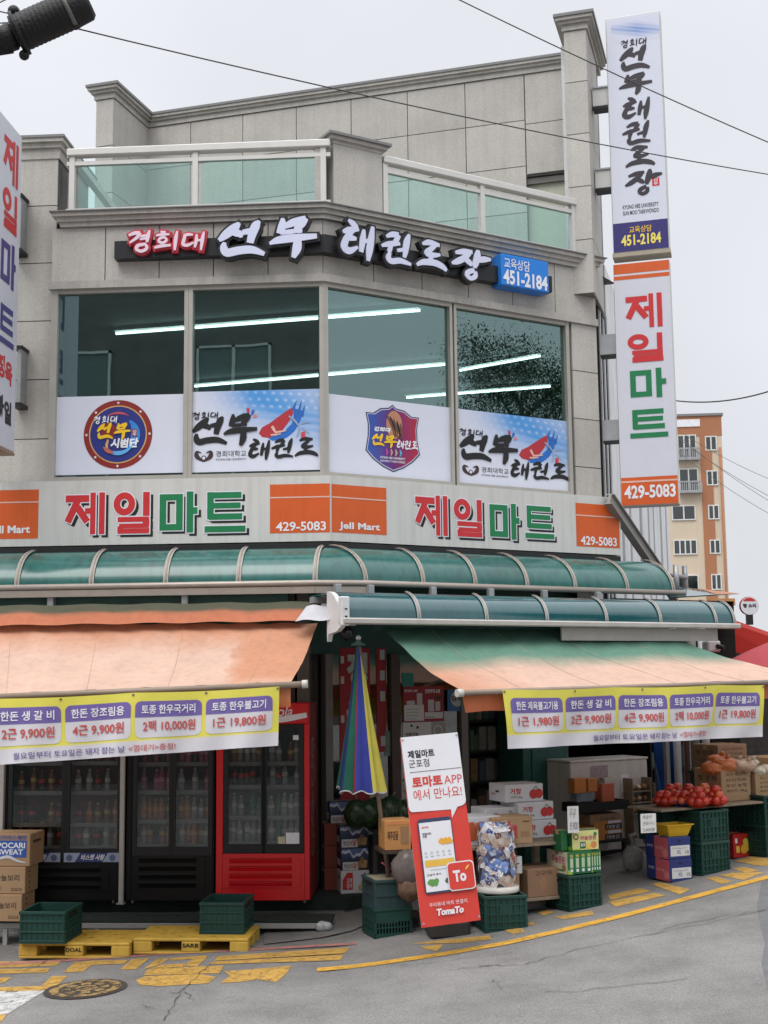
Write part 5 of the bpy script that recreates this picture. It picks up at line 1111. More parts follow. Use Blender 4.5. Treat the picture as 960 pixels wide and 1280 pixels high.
R_ = fridge('tall red drink fridge with two sliding glass doors and a red louvred base', 'fridge', 270, 387, 879, 1113, fred, fdred, ((285, 326), (333, 374)), (1072, 1110, 4), 'red fridge', [['clear', 'amber'], ['cola', 'clear'], ['clear', 'green'], ['clear', 'green', 'clear']], (912, 955, 984, 1022, 1056))
f, u0, u1, v0, v1 = R_
mb = MB(); hz0, hz1 = FL.px(330, 905, NF1)[1], v1; mb.box(FL, u0+.005, u1-.005, hz0, hz1-.005, NF1-.02, NF1+.035, fred, .01)
hw = u1-u0
mb.stroke(FL, cr([(lerp(u0, u1, a), hz0+(hz1-hz0)*b, w_) for a, b, w_ in ((.1, .12, .01), (.3, .25, .03), (.5, .16, .045), (.72, .22, .06), (.98, .42, .05))]), None, NF1+.038, wht)
mb.text(FL, 'Coca-Cola', lerp(u0, u1, .22), hz0+(hz1-hz0)*.36, lerp(u0, u1, .82), hz0+(hz1-hz0)*.86, NF1+.04, wht, .01, .25); mb.build('header_panel', f)
FSd = Frame(FL.P(u1+.001, 0, NF1-.62), U=FL.N, V=FL.V, N=FL.U); FSv = Frame(FSd.P(.38, v0+.25, 0), U=FL.V, V=-FL.N, N=FL.U)
mb = MB(); mb.text(FSv, 'Coca-Cola', .15, -.12, 1.35, .16, .002, M('script_pale', (.40, .30, .30), .5), .0, .3); mb.build('side_lettering', f)
mb = MB(); 
for (x0, x1, y0, y1, m_) in ((347, 356, 1046, 1055, 'cream'), (357, 374, 1041, 1055, 'white'), (366, 373, 919, 925, 'white')): m = MB(); m.quad(FL, *FL.rect(x0, y0, x1, y1, NF1), NF1-.015, wht if m_ == 'white' else M('sticker_cream', (.5, .48, .36), .5)); m.build('sticker', f)
F2 = fridge('tall black drink fridge standing between the red fridge and the pale post', 'fridge', 158, 268, 885, 1115, fblk, fblk, ((171, 211), (219, 260)), (1070, 1112, 4), 'middle black fridge', [['pink', 'cola'], ['pink', 'clear', 'pink'], ['amber', 'clear', 'orange'], ['orange', 'clear', 'amber']], (912, 955, 990, 1026, 1059), (.50, .22, .25))
F3 = fridge('wide black drink fridge with blue stickers under its doors at the far left', 'fridge', 6, 149, 885, 1117, fblk, fblk, ((15, 77), (87, 147)), (1082, 1114, 3), 'left black fridge', [['cola', 'amber'], ['cola', 'clear', 'amber'], ['amber', 'cola', 'orange'], ['cola', 'orange', 'clear']], (912, 953, 990, 1030, 1061), (.50, .13, .10))
f = F3[0]; sblue = M('sticker_blue', (.03, .05, .18), .5); spal = M('sticker_pale', (.32, .38, .52), .5)
for x0, x1 in ((10, 75.5), (80, 149)):
    mb = MB(); a, c, b, d = FL.rect(x0, 1066, x1, 1077.5, NF1); mb.quad(FL, a, c, b, d, NF1+.004, sblue); W = b-a; H = d-c
    mb.face([FL.P(a, c, NF1+.006), FL.P(a+W*.2, c, NF1+.006), FL.P(a+W*.3, d, NF1+.006), FL.P(a, d, NF1+.006)], spal); mb.face([FL.P(b-W*.3, c, NF1+.006), FL.P(b, c, NF1+.006), FL.P(b, d, NF1+.006), FL.P(b-W*.2, d, NF1+.006)], spal)
    for q in (.1, .88): mb.disc(FL, a+W*q, c+H*.45, H*.36, NF1+.0075, M('sticker_mid', (.10, .13, .25), .5), 12)
    mb.text(FL, '비스켓 사랑', a+W*.30, c+H*.2, a+W*.72, c+H*.85, NF1+.008, wht, .03, .3); mb.build('sticker_strip', f)
for x, lb in ((153, 'pale vertical post between the two black fridges'), (2, 'pale vertical post at the left edge beside the wide black fridge')):
    t = thing('white_post', lb, 'post', FL.P(FL.px(x, 1110, NF1+.02)[0], ZP, NF1+.02)); u = FL.px(x, 1010, NF1+.02)[0]; mb = MB(); mb.box(FL, u-.024, u+.024, ZP, 2.6, NF1, NF1+.04, M('post_pale', (.42, .40, .37), .5, dirt=.2), .006); mb.build('bar', t); mb = MB(); mb.box(FL, u-.04, u+.04, ZP, ZP+.012, NF1-.02, NF1+.06, steel); mb.build('foot', t)

# ------------------------------------------------------------------ front step, pallets
FT = pz(200, 1153, .165); FTn = (FT-C).dot(FL.N); zS = .165
st = thing('carpeted_step', 'low steel framed step covered in green carpet in front of the fridges', 'step', FL.P(-2, 0, FTn))
ua, ub = FL.px(-70, 1150, FTn)[0], FL.px(414, 1155, FTn)[0]
mb = MB(); mb.box(FL, ua, ub, zS-.004, zS+.02, FTn-.36, FTn+.004, carpet, .006); mb.build('carpet', st)
mb = MB(); mb.box(FL, ua, ub-.12, zS-.06, zS-.005, FTn-.04, FTn, M('step_tube', (.38, .37, .35), .45, .3), .006); mb.box(FL, ua, ub, zS-.06, zS-.005, FTn-.36, FTn-.32, MATS['step_tube']); mb.build('frame_tube', st)
for x in (6, 121):
    u = FL.px(x, 1165, FTn)[0]; mb = MB(); mb.box(FL, u-.022, u+.022, gz(FL.P(u, 0, 0).x)-.02, zS-.06, FTn-.04, FTn-.005, MATS['step_tube']); mb.build('leg', st)
mb = MB(); mb.tube([at(-20, 1192, FT.y-.0), at(48, 1186, FT.y-.1)], .03, MATS['step_tube'], 8); mb.build('loose_tube', st)
mb = MB(); mb.box(FL, FL.px(318, 1170, FTn+.06)[0], FL.px(414, 1170, FTn+.06)[0], gz(-1)-.06, gz(-1)-.01, FTn+.01, FTn+.06, steel, .006); mb.build('lower_bar', st)
mb = MB(); p = FL.P(ub-.07, zS-.035, FTn+.0); mb.ball(p, .085, .05, .05, M('plastic_wrap', (.45, .46, .47), .25, var=.4, scale=30), 14, 9, .12, 4); mb.build('plastic_wrap', st)
pal_y = M('pallet_yellow', (.52, .34, .055), .6, var=.14, scale=4, dirt=.25)
def pallet(label, px, py, zz, w_, txt, tu):
    p = pz(px, py, zz); t = thing('plastic_pallet', label, 'pallet', p, A_L-.01, 'yellow pallets on the road'); h, D = .14, .62
    mb = MB(); mb.box(LOC, -w_/2, w_/2, h-.028, h, -D, 0, pal_y, .008)
    for i in range(9):
        for j in range(4): mb.box(LOC, -w_/2+.09+i*w_/10.4, -w_/2+.125+i*w_/10.4, h-.002, h+.0015, -.12-j*.13, -.10-j*.13, rub if (i+j) % 3 == 0 else pal_y)
    for i in range(13): mb.box(LOC, -w_/2+.01, w_/2-.01, h, h+.004, -.03-i*.045, -.018-i*.045, pal_y)
    mb.build('deck', t, False)
    for x in (-w_/2+.085, 0, w_/2-.085):
        for y in (0, -.27, -.50):
            m = MB(); m.box(LOC, x-.085, x+.085, .02, h-.028, y-.12, y, pal_y, .008); m.build('block', t, False)
    mb = MB(); mb.box(LOC, -w_/2, w_/2, 0, .022, -D, 0, pal_y, .006); mb.build('base', t, False)
    mb = MB(); mb.text(LOC, txt, tu, .06, tu+.15, .095, .003, vin_black, .03); mb.build('stencil', t, False); return t
pallet('left yellow plastic pallet under the green crate beside the carton stack', 92, 1198.5, -.015, 1.03, 'DOAL', -.075)
pallet('right yellow plastic pallet nearest the concrete apron', 238, 1193, .015, 1.06, 'SARB', -.075)

# ------------------------------------------------------------------ crates
cg = M('crate_green', (.012, .052, .042), .5, var=.2, scale=4, spec=.35); cb = M('crate_bluegreen', (.030, .062, .066), .55, var=.25, scale=4)
CR = {}
def crate(label, p, rz, style, w_, d_, h_, mat, group):
    key = (style, w_, d_, h_, mat.name)
    if key in CR: return dup(CR[key], p, rz, label, group)
    t = thing('plastic_crate', label, 'crate', p, rz, group); CR[key] = t; th = .012
    mb = MB(); mb.box(LOC, -w_/2, w_/2, 0, .012, -d_, 0, mat)
    faces = [Frame((-w_/2, 0, 0)), Frame((w_/2, 0, 0), math.pi/2), Frame((w_/2, d_, 0), math.pi), Frame((-w_/2, d_, 0), -math.pi/2)]
    for k, F in enumerate(faces):
        L = w_ if k % 2 == 0 else d_; o = 0 if k % 2 == 0 else 0
        if style == 'mesh' :
            mb.box(F, 0, L, h_*.52, h_, -th-.004, -.004, mat); mb.box(F, 0, L, 0, h_*.14, -th-.004, -.004, mat)
            for i in range(12): mb.box(F, L*(.06+.08*i)-.006, L*(.06+.08*i)+.006, h_*.14, h_*.52, -th-.004, -.004, mat)
            mb.box(F, 0, L, h_*.31, h_*.35, -th-.004, -.003, mat); mb.box(F, 0, L*.06, 0, h_, -th-.003, -.002, mat); mb.box(F, L*.94, L, 0, h_, -th-.003, -.002, mat)
        else:
            mb.box(F, .001, L-.001, .0, h_-.001, -th-.012, -.012, mat)
        if style == 'grid':
            for i in range(8):
                x = lerp(.004, L-.014, i/7)
                if k % 2 == 0 and i in (3, 4): pass
                mb.box(F, x, x+.010, .02, h_-.02, -.0125, 0, mat)
            for z in (.03, h_*.27, h_*.48, h_*.74): mb.box(F, 0.002, L-.002, z-.006, z+.006, -.0125, -.001, mat)
            mb.box(F, L*.36, L*.64, h_*.49, h_*.73, -.0125, -.003, mat)
        if style == 'band':
            for z in (.02, h_*.36, h_*.68): mb.box(F, 0.001, L-.001, z-.008, z+.010, -.0125, 0, mat, .003)
            for i in range(9): x = lerp(.01, L-.018, i/8); mb.box(F, x, x+.006, .0, h_, -.0125, -.006, mat)
        if style == 'plain':
            for z in (.012, h_*.45, h_*.5): mb.box(F, .001, L-.001, z-.006, z+.006, -.0125, 0, mat)
            for i in range(6): x = lerp(.004, L-.012, i/5); mb.box(F, x, x+.008, 0, h_*.98, -.0125, -.003, mat)
    mb.build('body', t, False)
    mb = MB()
    for k, F in enumerate(faces):
        L = w_ if k % 2 == 0 else d_; mb.box(F, -.004, L+.004, h_-.028, h_, -.02, .005, mat, .004)
    mb.build('rim', t, False)
    for k in (1, 3):
        F = faces[k]; mb = MB(); mb.box(F, d_*.34, d_*.66, h_*.76, h_*.86, -.016, .003, rub if style != 'mesh' else mat, .003); mb.build('handle', t, False)
    return t
def onp(px, py, z): return pz(px, py, z)
crate('green ribbed crate standing on the left yellow pallet', onp(52, 1180, .128), A_L-.02, 'band', .43, .5, .285, cg, 'green crates')
crate('green ribbed crate standing on the right yellow pallet', onp(277, 1168, .158), A_L-.02, 'band', .42, .5, .285, cg, 'green crates')
pA = gnd(492, 1170); pA.z -= .01
crate('dark green open weave crate at the bottom under the umbrella pole', pA, .30, 'mesh', .37, .40, .26, cg, 'green crates')
pB = pA.copy(); pB.z += .255
crate('blue green crate that carries the closed umbrella pole', pB, .30, 'plain', .37, .40, .26, cb, 'green crates')
mb = MB(); Fc = Frame(pB, .30); mb.box(Fc, -.16, .17, .235, .258, -.37, -.03, M('cardboard_dusty', (.30, .26, .18), .85, var=.2)); tag(mb.build('cardboard_sheet'), 'dusty cardboard sheet lying in the blue green crate at the umbrella foot', 'cardboard')
pBin = gnd(633, 1163); pBin.z -= .01
crate('green grid crate under the clear bin of snack packets', pBin, .18, 'grid', .40, .52, .31, cg, 'green crates')
pDr = gnd(733, 1136); pDr.z -= .01
crate('green grid crate under the green drink packs', pDr, .45, 'grid', .37, .53, .32, cg, 'green crates')
pD = gnd(896, 1091); pD.z -= .01
for k, nm in enumerate(('lower', 'upper')):
    q = pD.copy(); q.z += .315*k; crate(f'{nm} green grid crate of the pair under the nectarine bowls', q, .55, 'grid', .40, .52, .32, cg, 'green crates')
q = onp(838, 1041, pD.z+.33); crate('green grid crate half hidden behind the price card and the nectarine crates', Vector((pD.x-.34, pD.y+.22, pD.z+.30)), .55, 'grid', .34, .40, .32, cg, 'green crates')
pE = gnd(975, 1068)
for k in range(2): 
    q = pE.copy(); q.z += .315*k-.01; crate(f'{("lower", "upper")[k]} green crate at the right edge holding up the produce board', q, .55, 'grid', .40, .52, .32, cg, 'green crates')

# ------------------------------------------------------------------ cartons
kraft = M('kraft_card', (.38, .245, .135), .8, var=.08, scale=4); kraft_d = M('kraft_dark', (.26, .155, .095), .8, var=.1, scale=4); card_w = M('white_card', (.60, .60, .62), .55, var=.05); tape = M('packing_tape', (.42, .28, .15), .3)
card_r = M('red_brown_card', (.22, .05, .03), .7, var=.15); inkd = M('print_ink', (.06, .04, .03), .6); inkb = M('print_blue', (.03, .10, .40), .5); inkr = M('print_red', (.50, .03, .03), .5); inko = M('print_orange', (.60, .24, .08), .5); inkg = M('print_green', (.02, .22, .06), .5); inky = M('print_yellow', (.72, .52, .08), .5)
def carton(label, p, rz, w_, d_, h_, mat, fn=None, cat='carton', group=None, name='carton', flaps=None, artf=None):
    t = thing(name, label, cat, p, rz, group); mb = MB(); mb.box(LOC, -w_/2, w_/2, .001, h_, -d_, 0, mat, .005)
    for e in (-.001,): mb.box(LOC, -w_/2+.006, w_/2-.006, h_-.001, h_+.0015, -d_/2-.002, -d_/2+.002, inkd)
    if artf: mb.art(LOC, -w_/2+.004, .005, w_/2-.004, h_-.004, .0015, 36, 28, paint, artf)
    G = Frame((-w_/2, 0, 0)); GL = Frame((-w_/2, d_, 0), -math.pi/2); GR = Frame((w_/2, 0, 0), math.pi/2)
    if fn: fn(mb, G, GL, GR, w_, d_, h_)
    mb.build('box', t, False)
    m = MB(); m.box(LOC, -w_/2-.0015, w_/2+.0015, h_*.80, h_+.003, -d_/2-.025, -d_/2+.025, tape if mat not in (card_w,) else card_w); m.build('tape', t, False)
    if flaps:
        for s_ in (-1, 1):
            m = MB(); F = Frame((0, d_/2, h_), 0, U=Vector((1, 0, 0)), V=Vector((0, s_*math.cos(flaps), math.sin(flaps))), N=None); m.box(Frame((0, d_/2+s_*d_/2, h_), U=Vector((1, 0, 0)), V=Vector((0, s_*math.cos(flaps), math.sin(flaps)))), -w_/2, w_/2, 0, d_*.4, -.002, .002, mat); m.build('flap', t, False)
    return t
def at_front(px, py, z): return pz(px, py, z)
zst = zS+.02
def pocari(mb, G, GL, GR, w, d, h):
    mb.quad(G, .0+.004, h*.28, w*.93, h*.80, .002, inkb); mb.text(G, '포카리스웨트', w*.30, h*.82, w*.93, h*.96, .003, inkb, .02, .2)
    mb.text(G, 'POCARI', w*.34, h*.56, w*.90, h*.74, .004, wht, .03); mb.text(G, 'SWEAT', w*.34, h*.36, w*.86, h*.53, .004, wht, .03); mb.stroke(G, cr([(w*.3, h*.20, .02), (w*.55, h*.30, .03), (w*.75, h*.18, .02), (w*.92, h*.12, .01)]), None, .005, MATS['panel_white']); mb.box(GR, d*.2, d*.75, h*.70, h*.78, 0, .002, inkd)
def hanul(mb, G, GL, GR, w, d, h):
    mb.text(G, '하늘보리', w*.38, h*.48, w*.88, h*.72, .002, inkd, .01); mb.quad(G, w*.72, h*.12, w*.93, h*.22, .002, inkd); mb.quad(G, w*.735, h*.135, w*.915, h*.205, .003, kraft); mb.text(G, '500ml', w*.75, h*.145, w*.90, h*.195, .0035, inkd, .0); mb.disc(G, w*.48, h*.22, h*.10, .002, M('print_faint', (.30, .17, .09), .7), 18)
    for k in range(4): mb.box(GR, d*.3, d*.36, h*(.15+.2*k), h*(.23+.2*k), 0, .002, inkd)
WB = .50
yb_ = 1152
pH = at_front(-3, 1152, zst)
carton('lower plain barley drink carton at the bottom of the left stack', pH, A_L-.05, .48, .33, .255, kraft, hanul, group='cartons stacked at the left')
carton('middle barley drink carton under the blue printed carton', pH+Vector((.012, .02, .258)), A_L-.05, .50, .33, .255, kraft, hanul, group='cartons stacked at the left')
carton('blue printed sports drink carton on top of the left stack', pH+Vector((.05, .03, .516)), A_L-.05, .50, .36, .31, kraft, pocari, group='cartons stacked at the left')
# potato cartons
def mount(a, b):
    r = .70+.12*math.sin(a*9)+.06*math.sin(a*23+1); 
    if b > r+.12: return (.10, .15, .30)
    if b > r: return (.55, .58, .68)
    if b > .38: return mixc((.015, .025, .06), (.06, .09, .18), (b-.38)*2)
    return (.015, .018, .03) if a < .04 else (.60, .60, .60) if b < .36 and a < .62 else (.03, .03, .04)
def ptato(mb, G, GL, GR, w, d, h):
    mb.text(G, '햇감자', w*.10, h*.10, w*.42, h*.30, .004, inkd, .01); mb.text(G, '알', w*.43, h*.09, w*.56, h*.34, .004, inkr, .02)
    for q, (a, b, r) in enumerate(((.70, .22, .13), (.84, .22, .13), (.77, .40, .13), (.66, .32, .10), (.88, .36, .10), (.77, .52, .08))): mb.disc(G, w*a, h*b, h*r, .004+q*.0006, M(f'potato_print{q % 3}', ((.34, .20, .09), (.42, .27, .13), (.28, .16, .07))[q % 3], .6, var=.3, scale=40), 14)
    mb.quad(GL, .004, .004, d-.004, h-.004, .001, M('carton_navy', (.03, .04, .09), .5)); mb.quad(GL, d*.15, h*.2, d*.9, h*.5, .003, MATS['panel_white'])
def wpot(mb, G, GL, GR, w, d, h):
    mb.face([G.P(w*.06, h*.18, .003), G.P(w*.42, h*.18, .003), G.P(w*.42, h*.92, .003), G.P(w*.22, h*.92, .003), G.P(w*.06, h*.60, .003)], inkr); mb.text(G, '고객\n감자', w*.20, h*.24, w*.39, h*.68, .005, wht, .02); mb.text(G, '수', w*.78, h*.66, w*.90, h*.92, .004, inkd, .02)
    for q, (a, b, r) in enumerate(((.70, .26, .13), (.86, .24, .12), (.80, .46, .13))): mb.disc(G, w*a, h*b, h*r, .004+q*.0006, M('potato_tan', (.48, .33, .16), .6, var=.25, scale=40), 16)
    mb.box(GL, d*.4, d*.65, h*.62, h*.74, 0, .002, inkd)
navyc = M('carton_navy', (.03, .04, .09), .5)
p0 = pz(444, 1117, ZP); h_ = .232
carton('white potato carton with a red corner at the bottom of the potato stack', p0, .20, .30, .27, h_, card_w, wpot, group='potato cartons')
carton('lower mountain printed potato carton just above the white one', p0+Vector((0, .01, h_)), .22, .29, .26, h_-.004, navyc, ptato, group='potato cartons', artf=mount)
carton('middle mountain printed potato carton second from the top', p0+Vector((-.005, .01, 2*h_)), .18, .30, .26, h_-.004, navyc, ptato, group='potato cartons', artf=mount)
carton('topmost mountain printed potato carton set back to the left', p0+Vector((-.13, .25, 3*h_-.01)), .25, .29, .26, h_-.004, navyc, ptato, group='potato cartons', artf=mount)
for k in range(3): carton(('lowest', 'middle', 'upper')[k]+' red brown carton behind the potato stack beside the red fridge', p0+Vector((-.20, .22, h_*k)), .15, .26, .25, h_-.003, card_r, group='red brown cartons')

# ------------------------------------------------------------------ watermelons on a black stand
Yw = 13.6; zw = 2.5-(1030-845)/1609*Yw
t = thing('black_stand', 'black stand carrying the watermelons behind the umbrella', 'stand', at(480, 1100, Yw)); Fw = Frame((at(480, 1030, Yw).x, Yw, 0), .25)
mb = MB(); mb.box(Fw, -.12, .95, zw-.03, zw, -.45, .05, black_metal); mb.build('top', t)
for u in (-.1, .4, .9): mb = MB(); mb.box(Fw, u-.02, u+.02, .2, zw-.03, 0, .04, black_metal); mb.build('leg', t)
mb = MB(); mb.box(Fw, -.1, .9, .2, zw-.1, -.42, -.40, dark); mb.build('back_board', t)
wm = M('watermelon_rind', (.014, .040, .014), .35, var=.3)
tt = wm.node_tree; wv = tt.nodes.new('ShaderNodeTexWave'); wv.bands_direction = 'X'; wv.inputs['Scale'].default_value = 9; wv.inputs['Distortion'].default_value = 5; wv.inputs['Detail Scale'].default_value = 2
ttc = tt.nodes.new('ShaderNodeTexCoord'); tt.links.new(ttc.outputs['Object'], wv.inputs['Vector']); tm = tt.nodes.new('ShaderNodeMixRGB'); tm.inputs[1].default_value = (.006, .016, .006, 1); tm.inputs[2].default_value = (.022, .058, .02, 1); tt.links.new(wv.outputs['Fac'], tm.inputs[0]); tt.links.new(tm.outputs[0], tt.nodes['Principled BSDF'].inputs['Base Color'])
for x, y, sc_, lb in ((446, 1012, 1, 'leftmost watermelon beside the potato cartons'), (462, 1013, 1.0, 'watermelon with a pale stalk spot left of the umbrella pole'), (486, 1012, 1.1, 'largest watermelon right of the umbrella pole'), (505, 1012, .95, 'watermelon partly behind the leaning red and white banner'), (470, 1005, 1, 'watermelon in the second row right behind the umbrella pole')):
    p = at(x, y, Yw+.05+(.22 if y < 1010 else 0)); p.z = zw; t = thing('watermelon', lb, 'watermelon', p, 0, 'watermelons'); t.rotation_euler = (0, rb.uniform(-.2, .2), rb.uniform(0, 3)); sc_ *= 1.22; mb = MB(); mb.ball((0, 0, .125*sc_), .115*sc_, .115*sc_, .125*sc_, wm, 20, 14); mb.build('fruit', t, False); mb = MB(); mb.tube([(0, 0, .248*sc_), (.01, 0, .268*sc_), (.03, .01, .28*sc_)], .006, M('stalk', (.22, .20, .08), .8), 6); mb.build('stalk', t, False)

# ------------------------------------------------------------------ closed umbrella
ub0 = Vector((pB.x-.04, pB.y+.14, pB.z+.262)); top = at(448, 799, ub0.y+.02)
um = thing('closed_umbrella', 'tall closed striped beach umbrella in blue, green, red and yellow on a wooden pole', 'umbrella', ub0)
mb = MB(); pole = M('umbrella_pole', (.20, .16, .13), .6, var=.2); mb.tube([ub0, ub0.lerp(top, .5), top], .021, pole, 10); mb.build('pole', um)
gc = [M('gore_navy', (.02, .045, .16), .8, trans=.15), M('gore_green', (.015, .13, .085), .8, trans=.15), M('gore_red', (.36, .02, .05), .8, trans=.15), M('gore_blue', (.035, .05, .30), .8, trans=.1), M('gore_yellow', (.62, .56, .10), .8, trans=.15)]
Hc = (top-at(452, 984, top.y)).z; axis_b = at(452, 984, top.y)
def ump(an, t_):
    t_ = max(t_, 0); c = (top+Vector((0, 0, -.03))).lerp(axis_b, t_); r = .022+.190*t_**1.12; fold = 1+.16*t_*math.cos(an*8+1.5); return c + Vector((math.cos(an)*r*fold, math.sin(an)*r*.72*fold, .015*math.cos(an*8)*t_-.03*t_*(math.sin(an) < 0)))
bnd = [R(a) for a in (180, 221, 250, 256, 298, 362, 405, 450, 495, 540)]; order = [0, 1, 2, 3, 4, 2, 0, 3, 1]
for k in range(len(bnd)-1):
    mb = MB(); mb.sheet(lambda a, b: ump(lerp(bnd[k], bnd[k+1], a), b), 10, 24, gc[order[k]]); mb.build('gore', um)
mb = MB(); mb.sheet(lambda a, b: ump(a*2*math.pi, 1)+Vector((0, 0, -.012*b)), 90, 1, M('hem_white', (.55, .55, .58), .7)); mb.build('hem', um)
mb = MB(); mb.lathe(top+Vector((0, 0, -.06)), [(.075, 0), (.055, .02), (.025, .035), (.02, .05)], M('cap_cloth', (.16, .26, .22), .7), 14); mb.build('cap', um); mb = MB(); mb.ball(top+Vector((0, 0, .012)), .026, .026, .026, wht, 12, 8); mb.build('finial', um)
t = thing('dome_camera', 'small black dome camera hanging under the end of the teal canopy', 'camera', at(433, 790, 12.2)); p = at(433, 790, 12.2); mb = MB(); mb.lathe(p, [(.0, .06), (.05, .06), (.055, .02), (.06, 0), (.05, -.05), (.0, -.085)], M('dome_black', (.01, .01, .012), .15), 16); mb.build('dome', t); mb = MB(); mb.box(Frame(p), -.08, .09, .06, .085, -.06, .05, white_metal, .008); mb.build('mount', t)
mb = MB(); mb.tube([at(477, 1078, ub0.y-.03), at(487, 1085, ub0.y), at(500, 1094, ub0.y-.02), at(520, 1104, ub0.y-.05)], .007, M('cord_red', (.50, .10, .10), .6), 6); tag(mb.build('string'), 'thin red string tied round the umbrella pole and running behind the leaning banner', 'string')

# ------------------------------------------------------------------ leaning app banner
Yb2 = 11.0
BL2, BR2, TL2 = at(527, 1160, Yb2), at(601, 1150, Yb2+.13), at(503, 922, Yb2+.22)
U_ = (BR2-BL2); W = U_.length; U_.normalize(); V_ = TL2-BL2; V_ = V_-U_*V_.dot(U_)*.75; H = V_.length; V_.normalize(); N_ = U_.cross(V_).normalized()
G = Frame(BL2, U=U_, V=V_, N=N_); gb_ = gnd(563, 1171)
t = thing('stand_banner', 'leaning red and white app advertising banner on a dark weighted foot', 'banner', gb_); bnw = M('banner_white', (.68, .68, .71), .5, var=.03); bnr = M('banner_red', (.58, .045, .03), .5, var=.05); X = lambda a: a*W; Y = lambda b: b*H
mb = MB(); mb.sheet(lambda a, b: G.P(a*W, b*H, .010*math.sin(b*3.1)*math.sin(a*3.1)), 4, 10, bnr); mb.poly([G.P(x, y, -.004) for x, y in ((0, 0), (0, H), (W, H), (W, 0))], [(0, 1, 2, 3)], bnw)
wp = [(0.005, 1), (0.005, .625), (.012, .612), (.03, .602), (.06, .597), (.72, .590), (.72, .545), (.835, .600), (.93, .606), (.975, .616), (.995, .632), (.995, 1)]
mb.face([G.P(X(a), Y(b), .013) for a, b in wp], bnw)
mb.text(G, '제일마트', X(.09), Y(.882), X(.55), Y(.925), .016, vin_black, .03); mb.text(G, '군포점', X(.09), Y(.832), X(.44), Y(.874), .016, vin_black, .0)
mb.quad(G, X(.09), Y(.806), X(.98), Y(.8085), .016, vin_black)
mb.text(G, '토마토', X(.11), Y(.722), X(.63), Y(.782), .016, bnr, .04); mb.text(G, 'APP', X(.66), Y(.728), X(.97), Y(.772), .016, bnr, -.005); mb.text(G, '에서 만나요!', X(.11), Y(.655), X(.94), Y(.712), .016, bnr, .0)
def rrect(mb, a0, b0, a1, b1, r, n, mat):
    P = []
    for cx, cy, s0 in ((a1-r, b1-r, 0), (a0+r, b1-r, 90), (a0+r, b0+r, 180), (a1-r, b0+r, 270)):
        for k in range(7): a = R(s0+15*k); P.append(G.P(cx+r*math.cos(a), cy+r*math.sin(a), n))
    mb.face(P, mat)
ph = M('phone_dark', (.03, .045, .10), .3)
rrect(mb, X(.12), Y(.165), X(.70), Y(.555), .03, .016, ph); mb.quad(G, X(.14), Y(.175), X(.685), Y(.535), .018, bnw)
mb.text(G, '토마토', X(.18), Y(.505), X(.30), Y(.515), .020, bnr, .03); mb.text(G, '제일마트\n쿠폰', X(.18), Y(.455), X(.33), Y(.482), .020, vin_black, .02)
for k in range(9): mb.disc(G, X(.47+.022*k), Y(.428+.008*math.sin(k*2)), .018, .020+.0004*k, M('produce_yellow', (.70, .36, .04), .6), 10)
for k in range(5): mb.disc(G, X(.20+.10*k), Y(.375), .010, .020, M('icon_grey', (.35, .38, .45), .6), 10, r0=.006); mb.quad(G, X(.18+.10*k), Y(.355), X(.23+.10*k), Y(.359), .020, MATS['icon_grey'])
mb.quad(G, X(.17), Y(.303), X(.665), Y(.338), .020, M('coupon_yellow', (.68, .42, .06), .6)); mb.quad(G, X(.25), Y(.285), X(.60), Y(.288), .020, MATS['icon_grey']); mb.text(G, '오늘의 특가', X(.18), Y(.256), X(.42), Y(.268), .020, vin_black, .01)
for k in range(7): mb.disc(G, X(.21+.02*k), Y(.222+.008*math.sin(k*2.3)), .02, .020+.0004*k, M('produce_green', (.10, .28, .06), .6), 10); mb.disc(G, X(.50+.012*k), Y(.222+.006*math.sin(k*2)), .016, .020+.0004*k, M('produce_dark', (.06, .12, .06), .6), 10)
rrect(mb, X(.52), Y(.165), X(.98), Y(.315), .035, .025, bnw); rrect(mb, X(.535), Y(.171), X(.965), Y(.309), .031, .027, bnr); mb.text(G, 'To', X(.61), Y(.21), X(.83), Y(.27), .029, bnw, .045); mb.stroke(G, cr([(X(.83), Y(.268), .004), (X(.86), Y(.28), .016), (X(.90), Y(.292), .003)]), None, .030, inky)
mb.text(G, '우리동네 마트 연결지', X(.16), Y(.098), X(.80), Y(.120), .016, bnw, .0); mb.text(G, 'TomaTo', X(.26), Y(.050), X(.72), Y(.086), .016, bnw, .05, .15)
mb.build('printed_sheet', t)
for a, b in ((.03, .02), (.97, .02), (.03, .985), (.97, .985)): mb = MB(); mb.disc(G, X(a), Y(b), .010, .018, steel, 10, r0=.004); mb.build('grommet', t)
base = M('foot_black', (.035, .032, .03), .7, var=.2)
mb = MB(); Fb = Frame(gb_, .14); mb.box(Fb, -.185, .185, -.02, .145, -.30, .03, base, .03); mb.build('foot', t)
mb = MB(); mb.tube([Fb.P(-.03, .1, -.12), G.P(W*.5, H*.5, -.06), G.P(W*.5, H*.99, -.02)], .012, steel, 8); mb.tube([G.P(0, H*.985, -.01), G.P(W, H*.985, -.01)], .006, steel, 6); mb.build('back_pole', t)
for x, y, lb in ((517, 1160, 'dark brick standing left of the banner foot'),):
    t = thing('brick', lb, 'brick', gnd(x, y)); mb = MB(); mb.box(Frame(gnd(x, y), .3), -.05, .06, -.01, .15, -.10, 0, M('dark_red_brick', (.07, .04, .035), .8), .01); mb.build('block', t)
    mb = MB(); mb.box(Frame(gnd(x, y), .3), -.03, .04, .03, .09, 0, .004, rub); mb.build('hollow', t)

